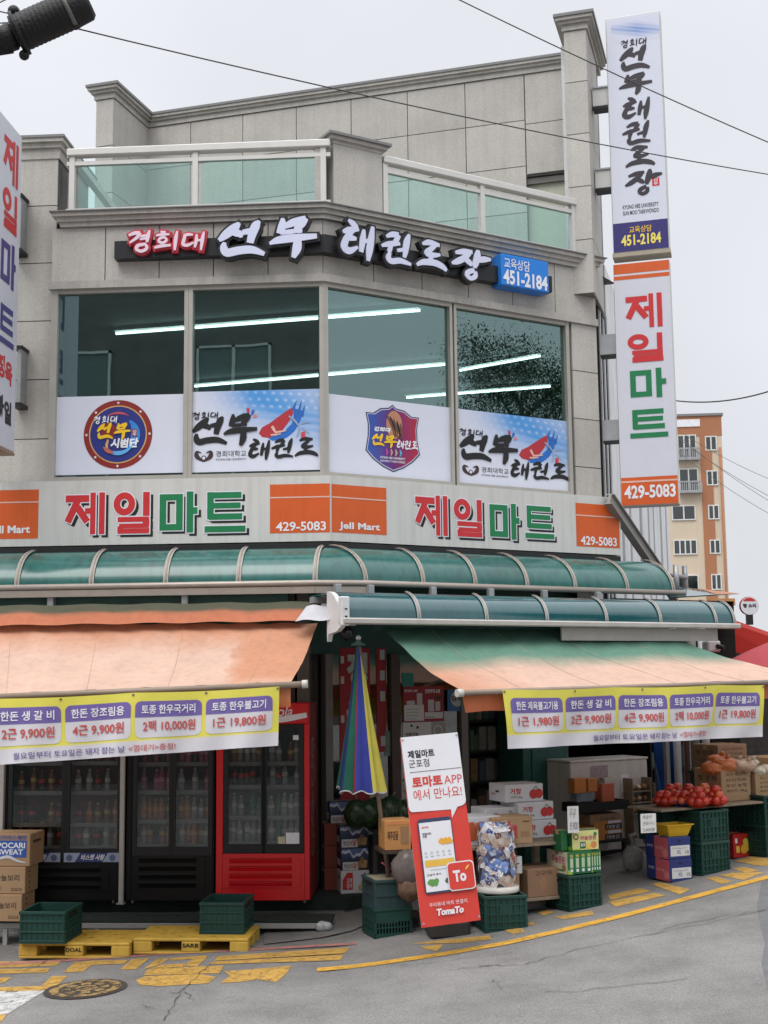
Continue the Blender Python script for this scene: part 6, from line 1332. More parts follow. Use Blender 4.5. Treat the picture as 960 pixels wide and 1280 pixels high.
# ------------------------------------------------------------------ clear bin full of snack packets
zb_ = pBin.z+.312; cB = Vector((pBin.x-.055, pBin.y+.24, zb_)); 
bn = thing('clear_bin', 'clear plastic drum with a white base full of snack packets', 'bin', cB); cl = glass('clear_plastic', (.97, .97, .98), .01, .06)
mb = MB(); mb.lathe(cB, [(.19, .05), (.19, .56), (.185, .60)], cl, 32); mb.build('drum', bn)
mb = MB(); mb.lathe(cB, [(0, .0), (.195, 0), (.20, .012), (.20, .05), (.19, .055), (0, .055)], M('bin_base', (.62, .60, .55), .5), 32); mb.build('base', bn)
mb = MB(); mb.lathe(cB, [(.192, .585), (.198, .59), (.198, .605), (.188, .605)], cl, 32); mb.build('rim', bn)
def packet(i, c1, c2):
    mb = MB(); L, Wd = .075, .05; m1 = M(f'packet_foil{i}', tuple(min(.8, x*1.3) for x in c1), .3, .0, var=.2, scale=40, spec=.6); m2 = M(f'packet_print{i}', c2, .4, var=.3, scale=50)
    for s_ in (1, -1): mb.sheet(lambda a, b: Vector(((a-.5)*2*L*.9, (b-.5)*2*Wd, s_*.018*math.sin(math.pi*a)**.6*math.sin(math.pi*b)**.6+.004*math.sin(a*13+b*9))), 8, 6, m1)
    mb.sheet(lambda a, b: Vector(((a-.5)*.72*L, (b-.5)*1.0*Wd, .0015+.018*math.sin(math.pi*(.30+a*.4))**.6*math.sin(math.pi*(.25+b*.5))**.6+.004*math.sin((.30+a*.4)*13+(.25+b*.5)*9))), 5, 5, m2)
    for e in (-1, 1): mb.poly([(e*L*.9, -Wd, 0), (e*L*1.1, -Wd, .004), (e*L*1.1, Wd, -.004), (e*L*.9, Wd, 0)], [(0, 1, 2, 3)], m1)
    return mb.build('snack_packet')
PK = [packet(0, (.60, .60, .62), (.05, .10, .35)), packet(1, (.55, .52, .50), (.20, .07, .05)), packet(2, (.10, .18, .42), (.70, .70, .72)), packet(3, (.38, .08, .07), (.65, .6, .55)), packet(4, (.38, .27, .21), (.55, .5, .45)), packet(5, (.03, .04, .12), (.35, .4, .5))]
pl = ['white and blue', 'pale and brown', 'blue and white', 'red and cream', 'brown and beige', 'navy and silver']
for k in range(130):
    i = rb.choice([0, 0, 0, 1, 1, 2, 2, 3, 4, 4, 4, 5])
    if k < 6: o = PK[k]; i = k
    else: o = PK[i].copy(); COL.objects.link(o)
    a = rb.uniform(0, 2*math.pi); r = .115+.05*rb.random() if k < 105 else rb.uniform(0, .13); z = rb.uniform(.09, .56) if k < 105 else rb.uniform(.54, .60)
    if k < 105: rot = Matrix.Rotation(a+math.pi/2, 3, 'Z') @ Matrix.Rotation(math.pi/2+rb.uniform(-.35, .35), 3, 'X') @ Matrix.Rotation(rb.uniform(-1.4, 1.4), 3, 'Z'); 
    else: rot = Matrix.Rotation(a, 3, 'Z') @ Matrix.Rotation(rb.uniform(-.6, .6), 3, 'X')
    o.matrix_world = Matrix.Translation(cB+Vector((math.cos(a)*min(r, .15), math.sin(a)*min(r, .15), z))) @ rot.to_4x4(); tag(o, f'{pl[i]} snack packet inside the clear drum', 'snack packet', f'{pl[i]} packets in the drum')
# ================================================================== PRODUCE SHELF (middle)
wood = M('weathered_wood', (.24, .19, .14), .85, var=.3, scale=14)
PS = at(640, 1056, 12.3); zPS = PS.z; FPs = Frame((PS.x, PS.y, 0), .42)
sh3 = thing('wooden_shelf', 'low two tier wooden shelf holding fruit cartons behind the clear bin', 'shelf', FPs.P(0, zPS, 0))
for nm, z, n0 in (('top_board', zPS, .0), ('bottom_board', .43, .02)):
    mb = MB(); 
    for k in range(5): mb.box(FPs, -.60, .72, z-.03, z, -.70+k*.14, -.565+k*.14, wood, .004)
    mb.build(nm, sh3)
for u in (-.56, .64):
    for n in (-.66, -.05): mb = MB(); mb.box(FPs, u-.03, u+.03, .26, zPS-.03, n-.03, n+.03, wood, .004); mb.build('leg', sh3)
p = gnd(668, 1136); t = thing('concrete_block', 'rounded grey concrete curb piece under the wooden shelf', 'block', p); mb = MB(); d_ = FPs.U; mb.tube([p+d_*-.35+Vector((0, 0, .045)), p+d_*.13+Vector((0, 0, .05))], .055, conc, 12); mb.build('body', t)
def cherry(mb, G, GL, GR, w, d, h):
    for q, (a, b) in enumerate(((.74, .42), (.88, .44))): mb.disc(G, w*a, h*b, h*.27, .003+q*.0006, inkr, 16)
    mb.stroke(G, cr([(w*.74, h*.6, .004), (w*.80, h*.85, .006), (w*.88, h*.6, .004)]), None, .005, inkd)
    mb.text(G, '거창', w*.12, h*.45, w*.42, h*.78, .003, inkr, .02); mb.text(G, '사과 5kg', w*.13, h*.20, w*.45, h*.36, .003, inkd, .0); mb.box(GL, d*.42, d*.62, h*.52, h*.64, 0, .002, inkd); mb.text(GL, '사과', d*.15, h*.3, d*.38, h*.5, .003, inkr, .0)
def onS(px, py, z=None): return pz(px, py, zPS if z is None else z)
g_ap = 'white apple cartons'
a0 = FPs.P(.47, zPS, -.30)
carton('bottom white apple carton on the wooden shelf beneath the cherry red print', a0, .42, .40, .34, .17, card_w, cherry, group=g_ap)
carton('middle white apple carton of the stack by the price card', a0+Vector((-.02, .02, .172)), .44, .40, .34, .17, card_w, cherry, group=g_ap)
carton('topmost white apple carton shifted to the left on its stack', a0+Vector((-.13, .02, .344)), .40, .42, .34, .17, card_w, cherry, group=g_ap)
carton('white apple carton standing behind the brown carton with the red label', FPs.P(.10, zPS+.10, -.38), .42, .34, .30, .20, card_w, cherry, group=g_ap)
def redlabel(mb, G, GL, GR, w, d, h):
    mb.quad(G, w*.18, h*.22, w*.62, h*.72, .002, inkr); mb.disc(G, w*.40, h*.72, h*.14, .0025, kraft, 18); mb.text(G, '신물사수', w*.24, h*.30, w*.56, h*.48, .004, M('label_gold', (.6, .4, .15), .5), .02); mb.quad(G, w*.70, h*.25, w*.92, h*.45, .002, M('print_faint', (.30, .17, .09), .7)); mb.quad(G, w*.76, h*.80, w*.92, h*.84, .002, inkd)
carton('brown carton with a red label at the front of the wooden shelf', FPs.P(.02, zPS, -.02), .36, .42, .30, .25, kraft, redlabel)
def tom(mb, G, GL, GR, w, d, h):
    for q, a in enumerate((.30, .52)): mb.disc(G, w*a, h*.50, h*.34, .003+q*.001, M('tomato_print', (.52, .12, .05), .5), 18)
    mb.text(G, '토마토', w*.66, h*.35, w*.92, h*.6, .003, inkr, .02)
carton('white tomato carton behind the clear bin', FPs.P(-.28, zPS, -.10), .42, .44, .34, .26, card_w, tom)
carton('plain brown carton at the left end of the wooden shelf behind the banner', FPs.P(-.42, zPS, -.42), .38, .36, .34, .24, kraft, None)
def orng(mb, G, GL, GR, w, d, h): mb.text(G, '제주감귤', w*.10, h*.35, w*.50, h*.65, .003, inkd, .02); mb.quad(G, w*.60, h*.2, w*.9, h*.8, .002, M('print_faint', (.30, .17, .09), .7)); mb.quad(G, w*.02, h*.86, w*.98, h*.98, .002, inko)
ocard = M('orange_card', (.50, .24, .08), .7, var=.12)
pO = at(495, 1063, 12.2)
t_sh = thing('steel_rack', 'low steel rack carrying orange printed cartons between the umbrella and the leaning banner', 'rack', Vector((pO.x, pO.y, pO.z))); Fo = Frame((pO.x, pO.y, 0), .2)
mb = MB(); mb.box(Fo, -.13, .50, pO.z-.03, pO.z, -.42, .01, M('rack_brown', (.06, .04, .03), .6)); mb.build('board', t_sh)
for u in (-.12, .48): mb = MB(); mb.box(Fo, u-.02, u+.02, .2, pO.z-.03, -.42, -.38, black_metal); mb.build('leg', t_sh)
carton('orange printed citrus carton just right of the umbrella pole', Fo.P(.02, pO.z, 0), .2, .25, .30, .27, ocard, orng, group='orange citrus cartons')
carton('orange printed citrus carton touching the edge of the leaning banner', Fo.P(.29, pO.z, .01), .2, .26, .30, .26, ocard, orng, group='orange citrus cartons')
clearbag = M('clear_bag', (.20, .17, .16), .25, var=.3, scale=12, trans=.3)
p = gnd(497, 1128); t = thing('plastic_bag', 'full crumpled clear plastic bag hanging below the orange cartons', 'bag', p); mb = MB(); mb.ball(at(510, 1086, 12.15), .15, .11, .17, clearbag, 18, 12, .10, 3); mb.build('sack', t); mb = MB(); mb.ball(at(512, 1110, 12.15), .12, .10, .12, M('brown_bag_content', (.14, .08, .05), .7, var=.4, scale=20), 14, 10, .1, 6); mb.build('bulge', t)
def face(mb, G, GL, GR, w, d, h):
    mb.stroke(G, cr([(w*.55, h*.15, .008), (w*.62, h*.5, .012), (w*.85, h*.62, .008)]), None, .003, inkd); mb.disc(G, w*.72, h*.40, h*.08, .003, inkd, 12); mb.box(GL, d*.2, d*.5, h*.3, h*.6, 0, .002, inkd)
carton('small white carton with a black line drawing on the lower shelf', FPs.P(.02, .43+.22, -.06), .42, .24, .26, .16, card_w, face)
carton('brown carton under the small white carton with the line drawing', FPs.P(-.02, .43, -.05), .42, .24, .28, .22, kraft, None)
def diam(mb, G, GL, GR, w, d, h): mb.face([G.P(w*(.45+.13*math.cos(R(k))), h*(.5+.28*math.sin(R(k))), .002) for k in (0, 90, 180, 270)], M('print_faint', (.30, .17, .09), .7)); mb.text(G, '고구마', w*.2, h*.75, w*.7, h*.92, .003, inkd, .0)
carton('open brown carton with a diamond mark on the lower shelf beside the drink crate', FPs.P(.36, .43, -.02), .42, .38, .34, .26, kraft_d, diam)
# green drink packs
gpk = M('pack_green', (.02, .13, .045), .4, var=.1); lime = M('pack_lime', (.30, .50, .04), .4, var=.1); crm = M('pack_cream', (.62, .58, .44), .45, var=.08)
def packG(mb, G, GL, GR, w, d, h):
    for k in range(4):
        x = w*(.04+.24*k); mb.quad(G, x+w*.02, h*.10, x+w*.20, h*.92, .0015, M('pack_mid', (.03, .20, .08), .4)); mb.quad(G, x+w*.05, h*.30, x+w*.17, h*.72, .003, M('can_pale', (.42, .55, .36), .4)); mb.quad(G, x+w*.06, h*.12, x+w*.16, h*.24, .003, wht); mb.text(G, '매실', x+w*.055, h*.76, x+w*.165, h*.88, .004, inky, .03)
    mb.face([G.P(w*.0, h*.0+.004, .003), G.P(w*.22, .004, .003), G.P(w*.0, h*.25, .003)], lime)
    mb.quad(GL, .004, .004, d-.004, h-.004, .0015, crm); mb.text(GL, '하늘정원', d*.25, h*.45, d*.85, h*.78, .003, M('print_magenta', (.45, .06, .15), .5), .02, .1); mb.quad(GL, d*.1, h*.12, d*.8, h*.20, .003, inkg); mb.disc(GL, d*.82, h*.28, h*.16, .003, M('print_brown', (.34, .2, .08), .6), 14)
def packY(mb, G, GL, GR, w, d, h):
    mb.quad(G, w*.02, h*.03, w*.98, h*.97, .0015, M('pack_pale', (.62, .60, .25), .45, var=.1)); mb.disc(G, w*.16, h*.68, h*.15, .003, inkd, 16, r0=h*.10); mb.text(G, '하늘정원', w*.30, h*.50, w*.88, h*.72, .004, M('print_magenta', (.45, .06, .15), .5), .02, .1); mb.disc(G, w*.86, h*.78, h*.10, .003, inkg, 12); mb.disc(G, w*.80, h*.26, h*.17, .003, inko, 14); mb.disc(G, w*.60, h*.20, h*.14, .0035, inky, 14); mb.quad(G, w*.30, h*.10, w*.5, h*.42, .0035, gpk); mb.text(G, '음료', w*.32, h*.2, w*.48, h*.36, .005, wht, .02); mb.quad(G, w*.02, h*.03, w*.30, h*.10, .003, lime)
    mb.quad(GL, d*.1, h*.2, d*.5, h*.7, .002, M('can_pale', (.42, .55, .36), .4)); mb.quad(GL, d*.5, h*.0+.004, d*.95, h*.2, .002, lime)
zD = pDr.z+.322; FDr = Frame((pDr.x, pDr.y, zD), .45)
carton('large green drink pack with a cream end on the crate', FDr.P(-.03, 0, -.04), .45, .27, .36, .21, gpk, packG, cat='drink pack', name='drink_pack', group='drink packs on the crate')
carton('narrow green drink pack with a lime corner at the right of the crate', FDr.P(.165, 0, -.06), .45, .115, .34, .21, gpk, packG, cat='drink pack', name='drink_pack', group='drink packs on the crate')
carton('pale yellow fronted drink pack lying on top of the green ones', FDr.P(.045, .213, -.05), .40, .30, .15, .19, gpk, packY, cat='drink pack', name='drink_pack', group='drink packs on the crate')
carton('plain dark green drink pack at the top left behind the yellow one', FDr.P(-.155, .213, -.10), .50, .075, .13, .19, gpk, None, cat='drink pack', name='drink_pack', group='drink packs on the crate')
def card(label, F, w, h, lines, stick=None):
    t = thing('price_card', label, 'price card', F.P(0, 0, 0)); mb = MB(); mb.box(F, -w/2, w/2, 0, h, -.003, 0, M('card_white', (.64, .64, .63), .6, var=.04))
    n = len(lines)
    for i, tx in enumerate(lines): mb.text(F, tx, -w*.38, h*(1-(i+.85)/n), w*(.36 if i else .2), h*(1-(i+.2)/n), .002, inkd if i != 1 else M('marker_dark', (.05, .04, .06), .6), -.005, .15)
    mb.build('card', t)
    if stick: mb = MB(); mb.tube([F.P(0, .02, -.008), F.P(0, -stick, -.008)], .005, wood, 6); mb.build('stick', t)
card('white handwritten price card standing on the green drink packs', Frame(at(717, 1041, FDr.O.y-.05), .30), .115, .245, ['두유', '9,900'], .05)
# ------------------------------------------------------------------ dark interior behind, white cabinet, racks
def inter(px, py, n): u, v = FR.px(px, py, n); return u, v
cab_n = .10
u0, v0, u1, v1 = FR.rect(714, 951, 811, 1052, cab_n)
t = thing('white_cabinet', 'white metal cabinet pasted with papers behind the apple cartons', 'cabinet', FR.P((u0+u1)/2, v0, cab_n)); mb = MB(); cabm = M('cabinet_white', (.62, .58, .54), .45, var=.1, dirt=.2); mb.box(FR, u0, u1, v0-.1, v1, cab_n-.45, cab_n, cabm, .012); mb.build('body', t)
mb = MB(); mb.box(FR, u0-.01, u1+.01, v1, v1+.025, cab_n-.46, cab_n+.01, cabm, .006); mb.build('lid', t)
mb = MB(); mb.quad(FR, *FR.rect(738, 957, 760, 985, cab_n), cab_n+.002, M('poster_pink', (.36, .28, .30), .6, var=.35, scale=30)); mb.build('paper', t); mb = MB(); mb.quad(FR, *FR.rect(776, 968, 786, 990, cab_n), cab_n+.002, wht); mb.build('paper', t)
mb = MB(); mb.box(FR, u0+.05, u1-.4, .35, v0-.1, cab_n-.4, cab_n-.05, black_metal); mb.build('base', t)
u2, v2 = FR.px(722, 1016, cab_n+.30); u3 = FR.px(787, 1016, cab_n+.30)[0]
t = thing('black_tray', 'long black tray on stacked cartons in front of the white cabinet', 'tray', FR.P((u2+u3)/2, v2, cab_n+.3)); mb = MB(); mb.box(FR, u2, u3, v2, v2+.008, cab_n+.02, cab_n+.3, black_metal)
for a_, b_, c_, d_ in ((u2, u3, cab_n+.285, cab_n+.3), (u2, u3, cab_n+.02, cab_n+.035), (u2, u2+.015, cab_n+.035, cab_n+.285), (u3-.015, u3, cab_n+.035, cab_n+.285)): mb.box(FR, a_, b_, v2+.008, v2+.10, c_, d_, black_metal)
mb.build('tray', t)
basm = [M('basket_orange', (.55, .20, .05), .5, var=.2), M('basket_grey', (.22, .25, .30), .5, var=.2), M('basket_coral', (.52, .13, .07), .5, var=.2), M('basket_pale', (.50, .48, .46), .5, var=.2)]
for k, (x, y, wd, hh, mi, lb) in enumerate(((728, 992, .17, .17, 0, 'orange snack box at the left end of the black tray'), (744, 990, .14, .15, 0, 'orange snack box with a dark window above the blue grey one'), (735, 1003, .24, .12, 1, 'blue grey snack box on the black tray'), (765, 1003, .19, .21, 2, 'coral snack box at the right end of the black tray'), (768, 986, .16, .12, 3, 'pale snack box leaning above the coral one'))):
    u, v = FR.px(x, y, cab_n+.25-.02*k); carton(lb, FR.P(u, v if y > 1000 else v, cab_n+.22-.03*k), A_R, wd, .12, hh, basm[mi], None, cat='snack box', name='snack_box', group='snack boxes on the black tray')
ocr = M('orange_crate_card', (.48, .20, .05), .7, var=.15)
for k, (x, y, w_, h_, mt, lb) in enumerate(((759, 1030, .46, .11, kraft_d, 'flat brown carton directly under the black tray'), (762, 1051, .42, .12, ocr, 'lower flat orange carton with a dark barcode side'), (762, 1038, .42, .115, ocr, 'upper flat orange carton with a dark barcode side'))):
    u, v = FR.px(x, y, cab_n+.30)
    def bar(mb, G, GL, GR, w, d, h, k=k):
        if k: 
            mb.quad(G, w*.38, h*.08, w*.98, h*.62, .002, inkd); mb.text(G, '대봉감', w*.45, h*.15, w*.9, h*.5, .003, MATS['panel_white'], .0); mb.quad(G, w*.5, h*.66, w*.95, h*.92, .002, MATS['panel_white'])
        else: mb.text(G, '유기농 양파', w*.3, h*.3, w*.8, h*.7, .002, inkd, .0)
    carton(lb, FR.P(u, v, cab_n+.28), A_R, w_, .28, h_, mt, bar, group='flat cartons before the white cabinet')
t = thing('low_table', 'low black table under the flat cartons in the shop mouth', 'table', FR.P(FR.px(735, 1056, .35)[0], .6, .2)); u0, v0, u1, v1 = FR.rect(688, 1052, 785, 1085, cab_n+.3); mb = MB(); mb.box(FR, u0, u1, v1-.03, v1, cab_n-.02, cab_n+.32, black_metal); mb.build('top', t)
for u in (u0+.03, u1-.03): mb = MB(); mb.box(FR, u-.02, u+.02, .3, v1-.03, cab_n+.25, cab_n+.29, black_metal); mb.build('leg', t)
# bread stand
u, v = FR.px(803, 1018, .25)
t = thing('bread_rack', 'small wooden rack of wrapped bread right of the white cabinet', 'rack', FR.P(u, v, .25)); mb = MB()
for k in range(3): mb.box(FR, u-.14, u+.14, v+.13*k, v+.13*k+.015, .05, .26, wood)
mb.box(FR, u-.15, u-.135, .5, v+.42, .05, .26, wood); mb.box(FR, u+.135, u+.15, .5, v+.42, .05, .26, wood); mb.build('frame', t)
brm = [M('bread_brown', (.26, .12, .06), .6, var=.4, scale=25), M('bread_wrap', (.42, .36, .26), .35, var=.4, scale=25)]
for k in range(9):
    kk = ('upper', 'middle', 'lower')[k//3]; p = FR.P(u-.09+.09*(k % 3), v+.015+.13*(2-k//3)+.035, .18); o = MB().ball((0, 0, 0), .045, .07, .037, brm[(k+k//3) % 2], 12, 8, .08, k).build('bread_packet'); o.location = p
    tag(o, f'{"left" if k % 3 == 0 else "centre" if k % 3 == 1 else "right"} bread packet on the {kk} board of the bread rack', 'bread', 'wrapped bread on the rack')
# dark racks with goods inside the shop
gm = [M(f'goods{i}', c, .6, var=.3, scale=15) for i, c in enumerate(((.14, .08, .06), (.08, .13, .09), (.17, .17, .16), (.20, .12, .05), (.06, .08, .13), (.26, .24, .22)))]
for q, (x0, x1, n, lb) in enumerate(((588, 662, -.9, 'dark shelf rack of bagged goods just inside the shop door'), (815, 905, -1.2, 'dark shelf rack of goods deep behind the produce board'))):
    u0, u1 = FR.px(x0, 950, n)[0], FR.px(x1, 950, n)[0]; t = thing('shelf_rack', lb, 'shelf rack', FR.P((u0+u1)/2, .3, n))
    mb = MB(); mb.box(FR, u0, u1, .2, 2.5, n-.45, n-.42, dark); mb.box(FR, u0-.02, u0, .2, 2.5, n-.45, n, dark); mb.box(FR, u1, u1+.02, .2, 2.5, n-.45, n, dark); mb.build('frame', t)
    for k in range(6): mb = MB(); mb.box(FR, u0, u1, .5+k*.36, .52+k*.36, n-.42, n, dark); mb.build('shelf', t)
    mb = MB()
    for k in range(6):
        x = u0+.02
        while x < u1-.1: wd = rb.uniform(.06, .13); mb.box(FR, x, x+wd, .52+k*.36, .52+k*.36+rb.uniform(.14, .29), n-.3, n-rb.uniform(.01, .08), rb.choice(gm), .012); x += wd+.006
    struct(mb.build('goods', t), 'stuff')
gp_ = M('green_door', (.02, .09, .075), .5, var=.2); u0, v0, u1, v1 = FR.rect(655, 925, 712, 1062, -.35); t = thing('green_refrigerator', 'dark green cold cabinet standing behind the apple cartons', 'cabinet', FR.P((u0+u1)/2, .3, -.35)); mb = MB(); mb.box(FR, u0, u1, .25, 2.2, -.85, -.35, gp_, .01); mb.build('body', t); mb = MB(); mb.box(FR, u0+.12, u1-.03, .7, v1-.1, -.35, -.33, gp_, .005); mb.build('door', t)
# notices on the glass doors
def notice(label, x0, y0, x1, y1, n, fn, name='notice'):
    a, c, b, d = FR.rect(x0, y0, x1, y1, n); t = thing(name, label, name.split('_')[-1], FR.P((a+b)/2, c, n)); mb = MB(); fn(mb, a, c, b, d, n); mb.build('sheet', t)
redp = M('red_poster', (.30, .015, .025), .5, var=.08)
nS = SF+.008
def jy(mb, a, c, b, d, n):
    mb.box(FR, a, b, c, d, n-.004, n, redp); W, H = b-a, d-c; mb.text(FR, '정', a+W*.22, c+H*.76, a+W*.92, c+H*.97, n+.003, M('glyph_grey', (.42, .46, .44), .6), .06); mb.text(FR, '육', a+W*.22, c+H*.48, a+W*.92, c+H*.69, n+.003, MATS['glyph_grey'], .06)
    for y in (.93, .80, .55): mb.quad(FR, a+W*.03, c+H*y-.05, a+W*.14, c+H*y+.03, n+.003, MATS['glyph_grey'])
notice('tall red poster with grey block letters behind the closed umbrella', 425, 810, 463, 1006, nS, jy, 'red_poster')
def rs(mb, a, c, b, d, n):
    mb.box(FR, a, b, c, d, n-.004, n, redp); W, H = b-a, d-c
    for y in (.93, .73, .53, .10): mb.quad(FR, a+W*.35, c+H*y-.05, a+W*.85, c+H*y+.06, n+.003, MATS['glyph_grey'])
notice('narrow red poster strip with pale tape patches right of the umbrella top', 471, 810, 483, 940, nS, rs, 'red_poster')
def nt1(mb, a, c, b, d, n):
    W, H = b-a, d-c; mb.box(FR, a, b, c, d, n-.003, n, redp); mb.quad(FR, a+W*.02, c+H*.03, a+W*.50, c+H*.48, n+.002, MATS['card_white']); mb.quad(FR, a+W*.52, c+H*.08, a+W*.97, c+H*.26, n+.002, MATS['card_white'])
    mb.text(FR, '토마토 APP', a+W*.03, c+H*.84, a+W*.35, c+H*.92, n+.003, wht, .02); mb.text(FR, '간편하게 쇼핑', a+W*.53, c+H*.80, a+W*.9, c+H*.92, n+.003, wht, .03)
    for x, y, w_, h_ in ((.33, .45, .13, .36), (.08, .48, .2, .12), (.60, .28, .15, .34), (.78, .30, .12, .26)): mb.quad(FR, a+W*x, c+H*y, a+W*(x+w_), c+H*(y+h_), n+.003, M('phone_white', (.5, .5, .5), .5))
    for k in range(4): mb.quad(FR, a+W*.06, c+H*(.08+.09*k), a+W*(.3+.04*k), c+H*(.10+.09*k), n+.004, MATS['icon_grey'])
    mb.quad(FR, a+W*.80, c+H*.62, a+W*.93, c+H*.72, n+.004, inkd); mb.text(FR, '토마토마트', a+W*.54, c+H*.10, a+W*.76, c+H*.15, n+.004, inkd, .01)
notice('red and white app notice taped to the shop door glass', 504, 858, 555, 902, nS, nt1)
def nt2(mb, a, c, b, d, n):
    W, H = b-a, d-c; mb.box(FR, a, b, c, d, n-.003, n, MATS['card_white']); mb.text(FR, '사용가능', a+W*.05, c+H*.42, a+W*.36, c+H*.58, n+.003, inkd, .03); mb.disc(FR, a+W*.34, c+H*.78, W*.03, n+.003, inkd, 12); mb.face([FR.P(a+W*.16, c+H*.82, n+.003), FR.P(a+W*.24, c+H*.82, n+.003), FR.P(a+W*.2, c+H*.95, n+.003)], inkd); mb.quad(FR, a+W*.66, c, b, d, n+.002, M('notice_grey', (.36, .36, .34), .6)); mb.disc(FR, a+W*.82, c+H*.62, W*.11, n+.004, MATS['card_white'], 16, r0=W*.085)
notice('white card payment notice taped below the red app notice', 503.5, 902.5, 557, 932, nS, nt2)
def tob(mb, a, c, b, d, n):
    W, H = b-a, d-c; mb.box(FR, a, b, c, d, n-.01, n, M('tobacco_blue', (.02, .12, .30), .45)); mb.disc(FR, a+W*.55, c+H*.58, W*.38, n+.003, MATS['glyph_grey'], 24); mb.text(FR, '담배', a+W*.22, c+H*.46, a+W*.86, c+H*.72, n+.005, inkd, .03)
notice('blue square tobacco sign with a pale round badge at the shop door', 559.5, 862, 581, 889, nS+.03, tob, 'tobacco_sign')
notice('small teal square paper above the red app notice', 503, 841, 517, 858, nS, lambda mb, a, c, b, d, n: mb.box(FR, a, b, c, d, n-.003, n, M('teal_paper', (.03, .22, .18), .6)))
notice('pale teal sticker low on the left shop window', 481, 914, 492, 945, nS, lambda mb, a, c, b, d, n: mb.box(FR, a, b, c, d, n-.003, n, M('teal_paper2', (.20, .32, .29), .6)))

# ------------------------------------------------------------------ right stall
zT_ = pD.z+.315*2+.012; FT_ = Frame((pD.x, pD.y, zT_), .55)
bt = thing('produce_board', 'long wooden board resting on green crates at the right carrying cartons and bowls', 'board', FT_.P(.7, 0, -.3)); mb = MB()
for k in range(3): mb.box(FT_, -.62, 2.0, .0, .022, -.62+k*.17, -.455+k*.17, wood, .004)
mb.build('planks', bt); zB_ = zT_+.022
for k, (u, n, w_, d_, h_, zz, lb, txt) in enumerate(((.65, -.30, .44, .40, .34, 0, 'brown carton heaped with orange bagged onions on the produce board', 1), (1.10, -.26, .40, .40, .27, 0, 'brown carton with pale garlic bags at the right of the onion carton', 1), (1.16, -.82, .46, .40, .30, .26, 'brown carton standing high at the back above the onion bags', 2), (1.56, -.45, .40, .4, .42, 0, 'tall brown carton cut by the right edge of the picture', 0))):
    def bx(mb, G, GL, GR, w, d, h, txt=txt):
        if txt:
            for i, s_ in enumerate(('국산 햇양파', '산지직송', '무안 농협', '생산자 10kg')[:4 if txt == 1 else 3]): mb.text(G, s_, w*.15, h*(.78-.17*i), w*.85, h*(.88-.17*i), .003, inkd if txt != 2 else M('ink_brown', (.12, .05, .03), .6), .0)
            mb.text(GL, '햇 양 파', d*.15, h*.62, d*.85, h*.80, .003, MATS.get('ink_brown') or inkd, .01); mb.text(GL, '무안 농협', d*.25, h*.35, d*.75, h*.47, .003, inkd, .0)
    carton(lb, FT_.P(u, .023+zz, n), .55, w_, d_, h_, kraft if k != 2 else kraft_d, bx, group='big brown cartons at the right', flaps=None)
t = thing('rear_crate', 'dark rear crate that lifts the high brown carton behind the onions', 'crate', FT_.P(1.16, 0, -.9)); mb = MB(); mb.box(FT_, .92, 1.40, -.9, .28, -1.28, -.80, cg, .02); mb.build('body', t); mb = MB(); mb.box(FT_, .91, 1.41, .25, .2825, -1.29, -.79, cg); mb.build('rim', t)
onet = M('onion_net', (.56, .17, .06), .4, var=.5, scale=26, spec=.5); opl = M('onion_plastic', (.60, .42, .30), .25, var=.35, scale=22, trans=.15); gpl = M('garlic_plastic', (.55, .48, .38), .3, var=.35, scale=24)
ob = FT_.P(.28, .36, -.50)
for k, (du, dn, dz, r, mt, lb) in enumerate(((-.24, .05, .0, .11, onet, 'leftmost orange net of onions drooping over the carton edge'), (-.10, .10, .03, .12, onet, 'orange net of onions second from the left on the carton'), (.04, .14, .02, .11, opl, 'glossy plastic bag of onions in the middle of the carton'), (.15, .16, .0, .10, opl, 'pale plastic bag of onions at the front right of the carton'), (-.02, -.06, .05, .12, onet, 'orange net of onions at the back of the carton'), (.27, .12, .03, .08, gpl, 'twisted cream plastic bag at the right corner of the onion carton'))):
    c = FT_.P(.65+du, .40+dz-.02, -.46+dn); t = thing('onion_bag', lb, 'bag', c, 0, 'onion bags'); mb = MB(); mb.ball(c, r*1.15, r, r*.62, mt, 16, 11, .14, 20+k); mb.build('net', t)
    mb = MB(); mb.tube([c+Vector((0, -.02, r*.5)), c+Vector((.02, -.04, r*.75)), c+Vector((.05, -.05, r*.8))], .014, mt, 6, r1=.022); mb.build('knot', t)
for k, (du, dz) in enumerate(((.99, .30), (1.11, .31), (1.22, .30))): 
    c = FT_.P(du, .02+dz, -.30); o = MB().ball((0, 0, 0), .08, .07, .06, gpl, 14, 9, .13, 40+k).build('garlic_bag'); o.location = c; tag(o, ('left', 'centre', 'right')[k]+' cream bag of garlic in the right hand open carton', 'bag', 'garlic bags')
